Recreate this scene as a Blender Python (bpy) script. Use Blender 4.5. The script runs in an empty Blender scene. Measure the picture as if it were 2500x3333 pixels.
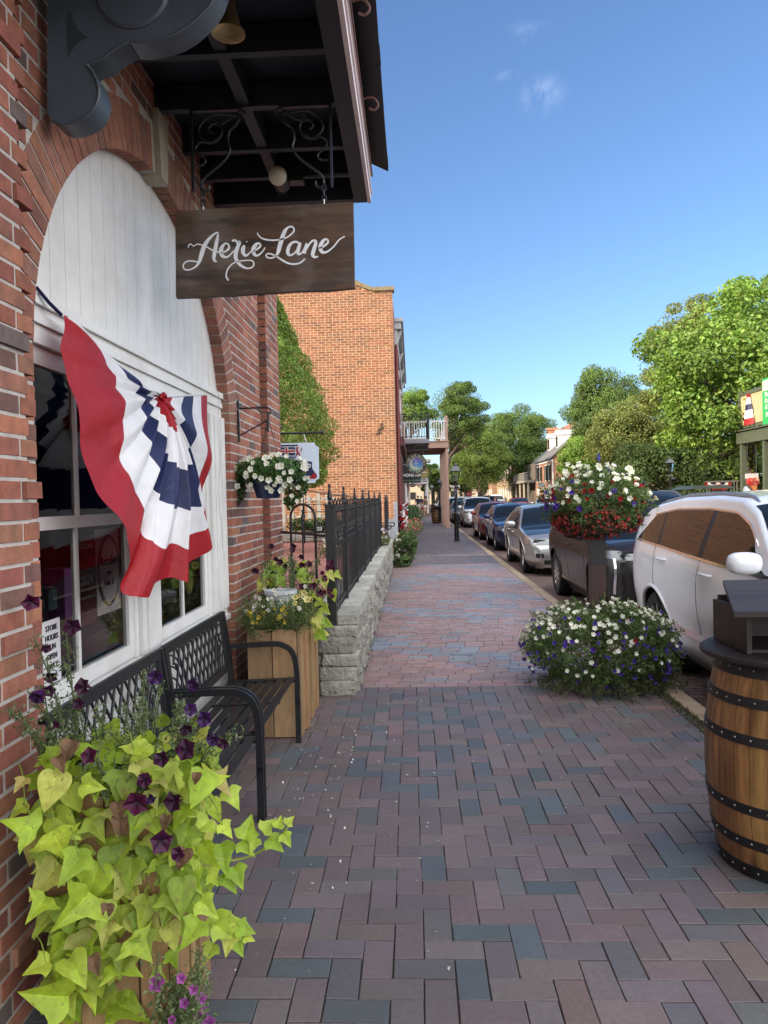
import bpy, math, random
import numpy as np
from mathutils import Vector, Matrix, Euler
from mathutils.bvhtree import BVHTree
random.seed(7); np.random.seed(7)
SC = bpy.context.scene
COL = SC.collection
PI = math.pi
rad = math.radians
# ------------------------------------------------------------ camera
FPX = 2400.0
cam_d = bpy.data.cameras.new('camera'); cam = bpy.data.objects.new('camera', cam_d); COL.objects.link(cam)
cam_d.sensor_fit = 'VERTICAL'; cam_d.sensor_height = 24.0; cam_d.lens = FPX / 3333 * 24.0
cam_d.clip_start = 0.05; cam_d.clip_end = 3000
CR = Matrix.Rotation(rad(2.245), 3, 'Z') @ Matrix.Rotation(PI/2 - rad(1.057), 3, 'X') @ Matrix.Rotation(-rad(1.35), 3, 'Z')
cam.rotation_euler = CR.to_euler(); cam.location = (0, 0, 1.6)
SC.camera = cam
# ------------------------------------------------------------ sky and sun
SUN_EL = rad(22); SUN_AZ = rad(240)       # clockwise from +Y
w = bpy.data.worlds.new('World'); SC.world = w; w.use_nodes = True
nt = w.node_tree; nt.nodes.clear()
wo = nt.nodes.new('ShaderNodeOutputWorld'); bg = nt.nodes.new('ShaderNodeBackground')
sky = nt.nodes.new('ShaderNodeTexSky'); sky.sky_type = 'NISHITA'; sky.sun_disc = False
sky.sun_elevation = SUN_EL; sky.sun_rotation = SUN_AZ; sky.air_density = 1.0; sky.dust_density = 0.6; sky.ozone_density = 1.6
bg.inputs['Strength'].default_value = 0.15
def WN(t, **kw):
    n = nt.nodes.new(t)
    for k, v in kw.items(): setattr(n, k, v)
    return n
L_ = nt.links.new
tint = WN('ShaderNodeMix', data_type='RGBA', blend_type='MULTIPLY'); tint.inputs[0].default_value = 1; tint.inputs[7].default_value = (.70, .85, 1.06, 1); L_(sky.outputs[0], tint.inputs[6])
# bright cloud added overhead and to the sides, out of view, to fill the shaded street; the sky ahead up the street is clear but for two wisps
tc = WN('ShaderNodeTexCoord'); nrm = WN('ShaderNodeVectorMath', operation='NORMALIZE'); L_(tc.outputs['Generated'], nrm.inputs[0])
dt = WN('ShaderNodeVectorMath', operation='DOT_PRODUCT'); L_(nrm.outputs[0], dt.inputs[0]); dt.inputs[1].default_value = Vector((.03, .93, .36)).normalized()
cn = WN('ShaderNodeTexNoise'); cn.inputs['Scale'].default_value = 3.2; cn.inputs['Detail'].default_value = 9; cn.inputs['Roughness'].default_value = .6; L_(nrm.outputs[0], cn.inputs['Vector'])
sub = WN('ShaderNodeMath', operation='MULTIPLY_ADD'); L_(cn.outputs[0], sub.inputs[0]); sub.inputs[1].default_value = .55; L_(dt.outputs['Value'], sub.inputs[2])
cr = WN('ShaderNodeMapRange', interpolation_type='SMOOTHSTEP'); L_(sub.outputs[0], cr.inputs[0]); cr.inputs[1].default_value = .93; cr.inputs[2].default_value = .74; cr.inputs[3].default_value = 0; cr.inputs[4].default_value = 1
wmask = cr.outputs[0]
def wisp(d, rad_, sc, lo, amt):
    global wmask
    d = Vector(d).normalized(); q = WN('ShaderNodeVectorMath', operation='SUBTRACT'); L_(nrm.outputs[0], q.inputs[0]); q.inputs[1].default_value = d
    mp = WN('ShaderNodeMapping'); mp.inputs['Scale'].default_value = (1/rad_[0], 1/rad_[0], 1/rad_[1]); L_(q.outputs[0], mp.inputs[0])
    ln = WN('ShaderNodeVectorMath', operation='LENGTH'); L_(mp.outputs[0], ln.inputs[0])
    n = WN('ShaderNodeTexNoise'); n.inputs['Scale'].default_value = sc; n.inputs['Detail'].default_value = 8; n.inputs['Roughness'].default_value = .62; n.inputs['Distortion'].default_value = .6; L_(nrm.outputs[0], n.inputs['Vector'])
    m1 = WN('ShaderNodeMapRange', interpolation_type='SMOOTHSTEP'); L_(ln.outputs['Value'], m1.inputs[0]); m1.inputs[1].default_value = 1; m1.inputs[2].default_value = .15
    m2 = WN('ShaderNodeMapRange', interpolation_type='SMOOTHSTEP'); L_(n.outputs[0], m2.inputs[0]); m2.inputs[1].default_value = lo; m2.inputs[2].default_value = lo+.28; m2.inputs[4].default_value = amt
    mu = WN('ShaderNodeMath', operation='MULTIPLY'); L_(m1.outputs[0], mu.inputs[0]); L_(m2.outputs[0], mu.inputs[1])
    mx = WN('ShaderNodeMath', operation='MAXIMUM'); L_(wmask, mx.inputs[0]); L_(mu.outputs[0], mx.inputs[1]); wmask = mx.outputs[0]
def skydir(x, y): return CR @ Vector(((x-1250)/FPX, -(y-1666.5)/FPX, -1))
wisp(skydir(1765, 310), (.035, .028), 26, .40, .062); wisp(skydir(1735, 100), (.045, .013), 20, .42, .05); wisp(skydir(1650, 250), (.02, .009), 30, .42, .045)
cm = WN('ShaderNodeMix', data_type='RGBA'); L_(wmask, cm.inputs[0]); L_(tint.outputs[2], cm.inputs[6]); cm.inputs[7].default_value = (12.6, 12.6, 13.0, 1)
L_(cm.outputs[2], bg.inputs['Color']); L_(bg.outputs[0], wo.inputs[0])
sd = bpy.data.lights.new('sun', 'SUN'); sun = bpy.data.objects.new('sun', sd); COL.objects.link(sun)
sd.energy = 4.6; sd.angle = rad(0.5); sd.color = (1.0, 0.80, 0.56)
sdir = Vector((math.sin(SUN_AZ)*math.cos(SUN_EL), math.cos(SUN_AZ)*math.cos(SUN_EL), math.sin(SUN_EL)))
sun.rotation_euler = sdir.to_track_quat('Z', 'Y').to_euler(); sun.location = (-20, -20, 30)
SC.view_settings.view_transform = 'Standard'; SC.view_settings.look = 'None'
SC.view_settings.exposure = 0.60; SC.view_settings.gamma = 1.0
SC.render.engine = 'CYCLES'
SC.cycles.max_bounces = 7; SC.cycles.diffuse_bounces = 4; SC.cycles.glossy_bounces = 3
SC.cycles.transmission_bounces = 4; SC.cycles.transparent_max_bounces = 10
SC.cycles.caustics_reflective = False; SC.cycles.caustics_refractive = False
try: SC.cycles.use_denoising = True
except Exception: pass
# ------------------------------------------------------------ helpers
CAMO = Vector((0, 0, 1.6))
def PX(x, y, X=None, Y=None, Z=None):
    """where the sight line through a photo pixel meets the plane X=, Y= or Z= (used to survey real positions)"""
    d = CR @ Vector(((x-1250)/FPX, -(y-1666.5)/FPX, -1))
    t = (X)/d.x if X is not None else (Y)/d.y if Y is not None else (Z-1.6)/d.z
    return CAMO + d*t
def wpos(o):
    t = Vector(o.location)
    if o.parent: t += wpos(o.parent) + o.matrix_parent_inverse.to_translation()
    return t
class MB:
    def __init__(s): s.V = []; s.F = []; s.C = []; s.n = 0; s.hasc = False
    def add(s, V, F, col=None):
        V = np.asarray(V, float).reshape(-1, 3)
        if isinstance(F, np.ndarray): s.F.append(F.astype(np.int64) + s.n)
        else:
            g = {}
            for f in F: g.setdefault(len(f), []).append(f)
            for k, l in g.items(): s.F.append(np.array(l, np.int64) + s.n)
        if col is None: c = np.ones((len(V), 3))
        else:
            s.hasc = True; c = np.asarray(col, float)
            if c.ndim == 1: c = np.tile(c, (len(V), 1))
        s.V.append(V); s.C.append(c); s.n += len(V); return s
    def box(s, c, d, rot=None, col=None):
        x, y, z = d[0]/2, d[1]/2, d[2]/2
        V = np.array([(-x,-y,-z),(x,-y,-z),(x,y,-z),(-x,y,-z),(-x,-y,z),(x,-y,z),(x,y,z),(-x,y,z)])
        if rot is not None: V = V @ np.array(rot).T
        return s.add(V + np.array(c), [(0,3,2,1),(4,5,6,7),(0,1,5,4),(1,2,6,5),(2,3,7,6),(3,0,4,7)], col)
    def bx(s, x0, x1, y0, y1, z0, z1, col=None):
        return s.box(((x0+x1)/2, (y0+y1)/2, (z0+z1)/2), (x1-x0, y1-y0, z1-z0), None, col)
    def bar(s, a, b, w, t, up=(0,0,1), col=None):
        a = np.array(a, float); b = np.array(b, float); d = b-a; L = np.linalg.norm(d); d /= L
        u = np.cross(np.array(up, float), d)
        if np.linalg.norm(u) < 1e-4: u = np.cross((1,0,0), d)
        u /= np.linalg.norm(u); v = np.cross(d, u)
        return s.box((a+b)/2, (w, L, t), np.array([u, d, v]).T, col)
    def tube(s, pts, r, n=8, cap=True, col=None, closed=False, flat=None):
        pts = [Vector(p) for p in pts]; m = len(pts)
        rs = r if hasattr(r, '__len__') else [r]*m
        V = []; prev = None
        for i, p in enumerate(pts):
            if closed: t = (pts[(i+1) % m] - pts[i-1])
            else: t = pts[min(i+1, m-1)] - pts[max(i-1, 0)]
            if t.length < 1e-9: t = Vector((0,0,1))
            t.normalize()
            if prev is None:
                a = Vector((0,0,1)) if abs(t.z) < .9 else Vector((1,0,0))
                u = t.cross(a).normalized()
            else:
                u = prev - t*prev.dot(t)
                u = u.normalized() if u.length > 1e-6 else t.orthogonal().normalized()
            prev = u; v = t.cross(u)
            for k in range(n):
                a = 2*PI*k/n
                V.append(p + (u*math.cos(a) + v*math.sin(a))*rs[i])
        F = []
        for i in range(m if closed else m-1):
            j = (i+1) % m
            for k in range(n):
                F.append((i*n+k, i*n+(k+1) % n, j*n+(k+1) % n, j*n+k))
        if cap and not closed:
            F.append(tuple(range(n-1, -1, -1))); F.append(tuple((m-1)*n+k for k in range(n)))
        return s.add([tuple(q) for q in V], F, col)
    def lathe(s, prof, n=24, c=(0,0,0), axis='z', col=None, cap=True):
        V = []; F = []; m = len(prof)
        for (r, z) in prof:
            for k in range(n):
                a = 2*PI*k/n; x, y = r*math.cos(a), r*math.sin(a)
                V.append({'z': (x, y, z), 'y': (x, z, y), 'x': (z, x, y)}[axis])
        for i in range(m-1):
            for k in range(n):
                q = (i*n+k, i*n+(k+1) % n, (i+1)*n+(k+1) % n, (i+1)*n+k)
                F.append(q if axis != 'y' else q[::-1])
        if cap:
            F.append(tuple(range(n-1, -1, -1))); F.append(tuple((m-1)*n+k for k in range(n)))
        return s.add(np.array(V)+np.array(c), F, col)
    def prism(s, poly, fn, a, b, col=None):
        """poly: 2-D outline; fn(u, v, w) -> xyz; extruded from w=a to w=b"""
        n = len(poly)
        V = [fn(u, v, a) for u, v in poly] + [fn(u, v, b) for u, v in poly]
        from mathutils.geometry import tessellate_polygon
        T = tessellate_polygon([[Vector((u, v, 0)) for u, v in poly]])
        F = [tuple(t) for t in T] + [tuple(n+i for i in reversed(t)) for t in T]
        F += [(i, (i+1) % n, n+(i+1) % n, n+i) for i in range(n)]
        return s.add(V, F, col)
    def grid(s, G, col=None, closed=False):
        G = np.asarray(G, float); n, m = G.shape[:2]
        idx = np.arange(n*m).reshape(n, m)
        if closed: idx = np.concatenate([idx, idx[:, :1]], 1)
        F = np.stack([idx[:-1,:-1].ravel(), idx[1:,:-1].ravel(), idx[1:,1:].ravel(), idx[:-1,1:].ravel()], 1)
        return s.add(G.reshape(-1, 3), F, None if col is None else np.asarray(col).reshape(-1, 3) if np.ndim(col) == 3 else col)
    def ball(s, c, r, n=12, m=8, col=None):
        r = np.array(r)*np.ones(3)
        th = np.linspace(0.02, PI-0.02, m); ph = np.linspace(0, 2*PI, n, endpoint=False)
        G = np.stack([np.outer(np.sin(th), np.cos(ph)), np.outer(np.sin(th), np.sin(ph)), np.outer(np.cos(th), np.ones(n))], 2)*r + np.array(c)
        return s.grid(G, col, closed=True)
    def build(s, name, mat, parent=None, smooth=None, local=False, **kw):
        me = bpy.data.meshes.new(name)
        V = np.concatenate(s.V) if s.V else np.zeros((0, 3))
        me.vertices.add(len(V)); me.vertices.foreach_set('co', V.ravel())
        lp = np.concatenate([f.ravel() for f in s.F]); cnt = np.concatenate([np.full(len(f), f.shape[1]) for f in s.F])
        me.loops.add(len(lp)); me.loops.foreach_set('vertex_index', lp.astype(np.int32))
        st = np.concatenate([[0], np.cumsum(cnt)[:-1]])
        me.polygons.add(len(cnt)); me.polygons.foreach_set('loop_start', st.astype(np.int32))
        try: me.polygons.foreach_set('loop_total', cnt.astype(np.int32))
        except Exception: pass
        if s.hasc:
            a = me.attributes.new('Col', 'FLOAT_COLOR', 'POINT')
            c = np.concatenate(s.C); a.data.foreach_set('color', np.concatenate([c, np.ones((len(c), 1))], 1).ravel())
        me.update(calc_edges=True); me.validate()
        if mat: me.materials.append(mat)
        if smooth is None: me.polygons.foreach_set('use_smooth', np.zeros(len(me.polygons), bool))
        else:
            me.polygons.foreach_set('use_smooth', np.ones(len(me.polygons), bool))
            if smooth is not True: me.set_sharp_from_angle(angle=rad(smooth))
        o = bpy.data.objects.new(name, me); COL.objects.link(o)
        if parent:
            o.parent = parent
            if not local:
                o.matrix_parent_inverse = Matrix.Translation(-wpos(parent))
        for k, v in kw.items(): o[k] = v
        return o
def tag(o, label=None, cat=None, group=None, kind=None):
    if label: o['label'] = label
    if cat: o['category'] = cat
    if group: o['group'] = group
    if kind: o['kind'] = kind
    return o
def thing(name, label, cat, loc=(0,0,0), rz=0, group=None):
    o = bpy.data.objects.new(name, None); COL.objects.link(o); o.location = loc; o.rotation_euler = (0,0,rz)
    o.empty_display_size = .1
    return tag(o, label, cat, group)
def dup(root, loc=None, rz=None, label=None, group=None):
    def cp(o, par):
        c = o.copy(); COL.objects.link(c); c.parent = par
        for ch in list(o.children): cp(ch, c)
        return c
    r = cp(root, None)
    if loc is not None: r.location = loc
    if rz is not None: r.rotation_euler = (0,0,rz)
    return tag(r, label, None, group)
def smoothcurve(pts, k=6):
    P = [np.array(p, float) for p in pts]; out = []
    for i in range(len(P)-1):
        p0 = P[max(i-1,0)]; p1 = P[i]; p2 = P[i+1]; p3 = P[min(i+2, len(P)-1)]
        for j in range(k):
            t = j/k
            out.append(.5*((2*p1)+(-p0+p2)*t+(2*p0-5*p1+4*p2-p3)*t*t+(-p0+3*p1-3*p2+p3)*t**3))
    out.append(P[-1]); return out
# ------------------------------------------------------------ materials
def nodes(name):
    m = bpy.data.materials.new(name); m.use_nodes = True; nt = m.node_tree
    b = nt.nodes['Principled BSDF']; return m, nt, b
def N(nt, t, **kw):
    n = nt.nodes.new(t)
    for k, v in kw.items():
        if k in ('operation', 'blend_type', 'data_type', 'attribute_name', 'offset', 'offset_frequency', 'wave_type', 'bands_direction', 'feature', 'noise_type', 'object_space'): setattr(n, k, v)
        else:
            try: n.inputs[k].default_value = v
            except Exception: n.inputs[int(k[1:])].default_value = v
    return n
def coords(nt, scale=(1,1,1)):
    tc = nt.nodes.new('ShaderNodeTexCoord'); mp = nt.nodes.new('ShaderNodeMapping'); mp.inputs['Scale'].default_value = scale
    nt.links.new(tc.outputs['Object'], mp.inputs[0]); return mp.outputs[0]
def ramp(nt, src, stops):
    r = nt.nodes.new('ShaderNodeValToRGB'); nt.links.new(src, r.inputs[0]); e = r.color_ramp.elements
    while len(e) < len(stops): e.new(.5)
    for k, (p, c) in enumerate(stops):
        e[k].position = p; e[k].color = (*c, 1) if hasattr(c, '__len__') else (c, c, c, 1)
    return r.outputs[0]
def mixc(nt, f, a, b, bt='MIX'):
    m = nt.nodes.new('ShaderNodeMix'); m.data_type = 'RGBA'; m.blend_type = bt
    for s, v in ((0, f), (6, a), (7, b)):
        if hasattr(v, 'links'): nt.links.new(v, m.inputs[s])
        elif s == 0: m.inputs[0].default_value = v
        else: m.inputs[s].default_value = (*v, 1) if hasattr(v, '__len__') else (v, v, v, 1)
    return m.outputs[2]
def pm(name, col=None, rough=.6, metal=0, var=.15, scale=6, bump=0, bscale=60, sc=(1,1,1), coat=0, spec=.5, sheen=0, trans=0, dark=None, darkscale=2, darkamt=.6, rvar=0, bdist=.003):
    """general procedural material: col=None takes the mesh's own colour attribute"""
    m, nt, b = nodes(name)
    c = coords(nt, sc)
    n1 = N(nt, 'ShaderNodeTexNoise', Scale=scale, Detail=6, Roughness=.6); nt.links.new(c, n1.inputs['Vector'])
    if col is None:
        a = N(nt, 'ShaderNodeAttribute', attribute_name='Col'); base = a.outputs['Color']
    else:
        r = N(nt, 'ShaderNodeRGB'); r.outputs[0].default_value = (*col, 1); base = r.outputs[0]
    g = ramp(nt, n1.outputs[0], [(.25, 1-var), (.75, 1+var)])
    base = mixc(nt, 1.0, base, g, 'MULTIPLY')
    if dark is not None:
        n3 = N(nt, 'ShaderNodeTexNoise', Scale=darkscale, Detail=8, Roughness=.7); nt.links.new(c, n3.inputs['Vector'])
        f = ramp(nt, n3.outputs[0], [(.45, 0), (.72, darkamt)])
        base = mixc(nt, f, base, dark)
    nt.links.new(base, b.inputs['Base Color'])
    b.inputs['Roughness'].default_value = rough; b.inputs['Metallic'].default_value = metal
    b.inputs['Specular IOR Level'].default_value = spec
    if rvar:
        rr = ramp(nt, n1.outputs[0], [(.3, max(0, rough-rvar)), (.7, min(1, rough+rvar))]); nt.links.new(rr, b.inputs['Roughness'])
    if coat: b.inputs['Coat Weight'].default_value = coat; b.inputs['Coat Roughness'].default_value = .03
    if bump:
        n2 = N(nt, 'ShaderNodeTexNoise', Scale=bscale, Detail=5); nt.links.new(c, n2.inputs['Vector'])
        bp = N(nt, 'ShaderNodeBump', Strength=bump, Distance=bdist); nt.links.new(n2.outputs[0], bp.inputs['Height']); nt.links.new(bp.outputs[0], b.inputs['Normal'])
    return m
def leafmat(name, col=None, rough=.5, trans=.35, var=.2, scale=1.5, spots=None):
    m, nt, b = nodes(name); c = coords(nt)
    n1 = N(nt, 'ShaderNodeTexNoise', Scale=scale, Detail=3); nt.links.new(c, n1.inputs['Vector'])
    if col is None: base = N(nt, 'ShaderNodeAttribute', attribute_name='Col').outputs['Color']
    else:
        r = N(nt, 'ShaderNodeRGB'); r.outputs[0].default_value = (*col, 1); base = r.outputs[0]
    base = mixc(nt, 1.0, base, ramp(nt, n1.outputs[0], [(.3, 1-var), (.7, 1+var)]), 'MULTIPLY')
    if spots:
        n3 = N(nt, 'ShaderNodeTexNoise', Scale=34, Detail=4, Roughness=.7); nt.links.new(c, n3.inputs['Vector']); base = mixc(nt, ramp(nt, n3.outputs[0], [(.60, 0), (.68, .75)]), base, spots)
        n4 = N(nt, 'ShaderNodeTexNoise', Scale=90, Detail=3); nt.links.new(c, n4.inputs['Vector']); bp = N(nt, 'ShaderNodeBump', Strength=.5, Distance=.004); nt.links.new(n4.outputs[0], bp.inputs['Height']); nt.links.new(bp.outputs[0], b.inputs['Normal'])
    nt.links.new(base, b.inputs['Base Color']); b.inputs['Roughness'].default_value = rough
    b.inputs['Specular IOR Level'].default_value = .35
    t = N(nt, 'ShaderNodeBsdfTranslucent')
    tc = mixc(nt, 1.0, base, (1.25, 1.2, .5), 'MULTIPLY'); nt.links.new(tc, t.inputs[0])
    ms = N(nt, 'ShaderNodeMixShader'); ms.inputs[0].default_value = trans
    out = [n for n in nt.nodes if n.type == 'OUTPUT_MATERIAL'][0]
    nt.links.new(b.outputs[0], ms.inputs[1]); nt.links.new(t.outputs[0], ms.inputs[2]); nt.links.new(ms.outputs[0], out.inputs[0])
    return m
def glassmat(name, tint=(.8,.85,.85), refl=1.0, ior=1.5):
    m, nt, b = nodes(name); nt.nodes.remove(b)
    out = [n for n in nt.nodes if n.type == 'OUTPUT_MATERIAL'][0]
    tr = N(nt, 'ShaderNodeBsdfTransparent'); tr.inputs[0].default_value = (*tint, 1)
    gl = N(nt, 'ShaderNodeBsdfGlossy'); gl.inputs[0].default_value = (refl, refl, refl, 1); gl.inputs['Roughness'].default_value = .015
    fr = N(nt, 'ShaderNodeFresnel', IOR=ior); ms = N(nt, 'ShaderNodeMixShader')
    nt.links.new(fr.outputs[0], ms.inputs[0]); nt.links.new(tr.outputs[0], ms.inputs[1]); nt.links.new(gl.outputs[0], ms.inputs[2]); nt.links.new(ms.outputs[0], out.inputs[0])
    return m
def brickmat(name, plane='xz', c1=(.42,.13,.06), c2=(.30,.085,.045), mortar=(.55,.42,.30), bw=.215, bh=.067, ms=.011, bump=.4, var=.25, stain=None):
    m, nt, b = nodes(name)
    tc = nt.nodes.new('ShaderNodeTexCoord'); sp = nt.nodes.new('ShaderNodeSeparateXYZ'); cb = nt.nodes.new('ShaderNodeCombineXYZ')
    nt.links.new(tc.outputs['Object'], sp.inputs[0])
    nt.links.new(sp.outputs['XYZ'.index(plane[0].upper())], cb.inputs[0]); nt.links.new(sp.outputs['XYZ'.index(plane[1].upper())], cb.inputs[1])
    # slight wobble so the courses are not ruled lines
    wn = N(nt, 'ShaderNodeTexNoise', Scale=1.3, Detail=3); nt.links.new(tc.outputs['Object'], wn.inputs['Vector'])
    wm = mixc(nt, .012, cb.outputs[0], wn.outputs['Color'], 'ADD')
    br = N(nt, 'ShaderNodeTexBrick', Scale=1.0); br.offset = .5
    br.inputs['Brick Width'].default_value = bw; br.inputs['Row Height'].default_value = bh; br.inputs['Mortar Size'].default_value = ms; br.inputs['Mortar Smooth'].default_value = .3; br.inputs['Bias'].default_value = 0
    br.inputs['Color1'].default_value = (*c1, 1); br.inputs['Color2'].default_value = (*c2, 1); br.inputs['Mortar'].default_value = (*mortar, 1)
    nt.links.new(wm, br.inputs['Vector'])
    n1 = N(nt, 'ShaderNodeTexNoise', Scale=1.1, Detail=7, Roughness=.65); nt.links.new(tc.outputs['Object'], n1.inputs['Vector'])
    n2 = N(nt, 'ShaderNodeTexNoise', Scale=35, Detail=4); nt.links.new(tc.outputs['Object'], n2.inputs['Vector'])
    base = mixc(nt, 1.0, br.outputs[0], ramp(nt, n1.outputs[0], [(.3, 1-var), (.7, 1+var)]), 'MULTIPLY')
    base = mixc(nt, 1.0, base, ramp(nt, n2.outputs[0], [(.25, .8), (.75, 1.2)]), 'MULTIPLY')
    if stain:
        n3 = N(nt, 'ShaderNodeTexNoise', Scale=.6, Detail=8, Roughness=.75); nt.links.new(tc.outputs['Object'], n3.inputs['Vector'])
        base = mixc(nt, ramp(nt, n3.outputs[0], [(.5, 0), (.75, .5)]), base, stain)
    nt.links.new(base, b.inputs['Base Color']); b.inputs['Roughness'].default_value = .9
    iv = N(nt, 'ShaderNodeMath', operation='SUBTRACT'); iv.inputs[0].default_value = 1; nt.links.new(br.outputs['Fac'], iv.inputs[1])
    ad = N(nt, 'ShaderNodeMath', operation='MULTIPLY_ADD'); nt.links.new(n2.outputs[0], ad.inputs[0]); ad.inputs[1].default_value = .3; nt.links.new(iv.outputs[0], ad.inputs[2])
    bp = N(nt, 'ShaderNodeBump', Strength=bump, Distance=.008); nt.links.new(ad.outputs[0], bp.inputs['Height']); nt.links.new(bp.outputs[0], b.inputs['Normal'])
    return m
def woodmat(name, c1, c2, grain='z', rough=.6, sc=3, knots=True, attr=False, coat=0):
    m, nt, b = nodes(name)
    s = {'x': (.12,1,1), 'y': (1,.12,1), 'z': (1,1,.12)}[grain]
    c = coords(nt, tuple(q*sc*4 for q in s))
    n1 = N(nt, 'ShaderNodeTexNoise', Scale=1.6, Detail=8, Roughness=.65, Distortion=.6); nt.links.new(c, n1.inputs['Vector'])
    n2 = N(nt, 'ShaderNodeTexNoise', Scale=14, Detail=3); nt.links.new(c, n2.inputs['Vector'])
    base = ramp(nt, n1.outputs[0], [(.3, c1), (.5, tuple((a+q)/2 for a, q in zip(c1, c2))), (.68, c2)])
    base = mixc(nt, .5, base, ramp(nt, n2.outputs[0], [(.3, .75), (.7, 1.2)]), 'MULTIPLY')
    if attr: base = mixc(nt, 1.0, base, N(nt, 'ShaderNodeAttribute', attribute_name='Col').outputs['Color'], 'MULTIPLY')
    nt.links.new(base, b.inputs['Base Color']); b.inputs['Roughness'].default_value = rough
    if coat: b.inputs['Coat Weight'].default_value = coat; b.inputs['Coat Roughness'].default_value = .2
    bp = N(nt, 'ShaderNodeBump', Strength=.25, Distance=.004); nt.links.new(n2.outputs[0], bp.inputs['Height']); nt.links.new(bp.outputs[0], b.inputs['Normal'])
    return m
def text_mesh(name, s, mat, parent, loc, size, rot=(PI/2,0,0), extrude=.002, align='CENTER', offset=0, arc=None, **kw):
    """lettering as a thin solid mesh"""
    cu = bpy.data.curves.new(name, 'FONT'); cu.body = s; cu.size = size; cu.extrude = extrude; cu.align_x = align; cu.align_y = 'CENTER'; cu.offset = offset
    cu.resolution_u = 3
    for k, v in kw.items(): setattr(cu, k, v)
    o = bpy.data.objects.new(name, cu); COL.objects.link(o)
    dg = bpy.context.evaluated_depsgraph_get(); me = bpy.data.meshes.new_from_object(o.evaluated_get(dg)); bpy.data.objects.remove(o)
    me.materials.clear(); me.materials.append(mat)
    M = Matrix.Translation(loc) @ Euler(rot).to_matrix().to_4x4(); me.transform(M)
    ob = bpy.data.objects.new(name, me); COL.objects.link(ob)
    if parent:
        ob.parent = parent; ob.matrix_parent_inverse = Matrix.Translation(-wpos(parent))
    return ob
# ---- foliage generators
def rnd_basis(n, up=0.0):
    a = np.random.normal(size=(n, 3)); a /= np.linalg.norm(a, axis=1)[:, None]
    b = np.random.normal(size=(n, 3)); b[:, 2] += up; b -= (b*a).sum(1)[:, None]*a; b /= np.linalg.norm(b, axis=1)[:, None]
    return a, b, np.cross(a, b)
def leaves(mb, cen, size, col, cv=.25, asp=.55, nz=None, fold=.25):
    """small folded leaves: cen (n,3), size scalar or (n,), col (3,) or (n,3)"""
    n = len(cen)
    a, b, c = rnd_basis(n)
    if nz is not None:                           # leaf faces look up / out
        nn = nz + np.random.normal(size=(n, 3))*.55; nn /= np.linalg.norm(nn, axis=1)[:, None]
        a = np.random.normal(size=(n, 3)); a -= (a*nn).sum(1)[:, None]*nn; a /= np.linalg.norm(a, axis=1)[:, None]
        b = np.cross(nn, a); c = nn
    s = (np.ones(n)*size*np.random.uniform(.65, 1.3, n))[:, None]
    V = np.stack([cen-a*s*.5, cen+b*s*asp*.5+c*s*fold*.3, cen+a*s*.5-c*s*.15, cen-b*s*asp*.5+c*s*fold*.3], 1).reshape(-1, 3)
    i = np.arange(n)*4
    F = np.concatenate([np.stack([i, i+1, i+2], 1), np.stack([i, i+2, i+3], 1)])
    cc = np.asarray(col, float)*np.ones((n, 3)); k = np.random.uniform(1-cv, 1+cv, (n, 1)); h = np.random.normal(0, .06, (n, 3))
    cc = np.clip(cc*k*(1+h), .002, 1)
    mb.add(V, F, np.repeat(cc, 4, 0))
def blob(n, c, r, shell=.55):
    d = np.random.normal(size=(n, 3)); d /= np.linalg.norm(d, axis=1)[:, None]
    q = (shell + (1-shell)*np.random.uniform(0, 1, n)**.5)[:, None]
    return np.array(c)+d*q*np.array(r), d
def petunias(mb, pos, nrm, size, col, cv=.1, eye=None):
    """five-lobed trumpets: pos (n,3), facing nrm"""
    n = len(pos)
    nrm = nrm/np.linalg.norm(nrm, axis=1)[:, None]
    a = np.cross(nrm, np.random.normal(size=(n, 3))); a /= np.linalg.norm(a, axis=1)[:, None]; b = np.cross(nrm, a)
    s = (np.ones(n)*size*np.random.uniform(.75, 1.2, n))[:, None]
    K = 10; V = [pos - nrm*s*.55]; 
    V2 = [pos + nrm*s*.0]
    ring = []
    for k in range(K):
        t = 2*PI*k/K; rr = .5 if k % 2 == 0 else .36
        ring.append(pos + (a*math.cos(t)+b*math.sin(t))*s*rr + nrm*s*(.05 if k % 2 == 0 else .12)*np.random.uniform(.4, 1.6, (n, 1)))
    V = np.stack([pos - nrm*s*.12] + ring + [pos-nrm*s*.7], 1).reshape(-1, 3)
    i = np.arange(n)*(K+2); F = []
    for k in range(K): F.append(np.stack([i, i+1+k, i+1+(k+1) % K], 1))
    for k in (0, 3, 6): F.append(np.stack([i+K+1, i+1+k, i+1+(k+2) % K], 1))
    cc = np.asarray(col, float)*np.ones((n, 3))*np.random.uniform(1-cv, 1+cv, (n, 1))
    cc = np.repeat(cc, K+2, 0)
    if eye is not None: cc[::K+2] = eye
    mb.add(V, np.concatenate(F), np.clip(cc, 0, 1))

def build_flowers(mb, mat, parent, name='flower'):
    """one object per bloom (petunias() lays 12 vertices per bloom)"""
    V = np.concatenate(mb.V); Cc = np.concatenate(mb.C); K = 10
    F = [(0, 1+k, 1+(k+1) % K) for k in range(K)]+[(K+1, 1+k, 1+(k+2) % K) for k in (0, 3, 6)]
    for i in range(0, len(V), 12):
        m = MB(); m.add(V[i:i+12], F, Cc[i:i+12]); m.build(name, mat, parent)
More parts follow.
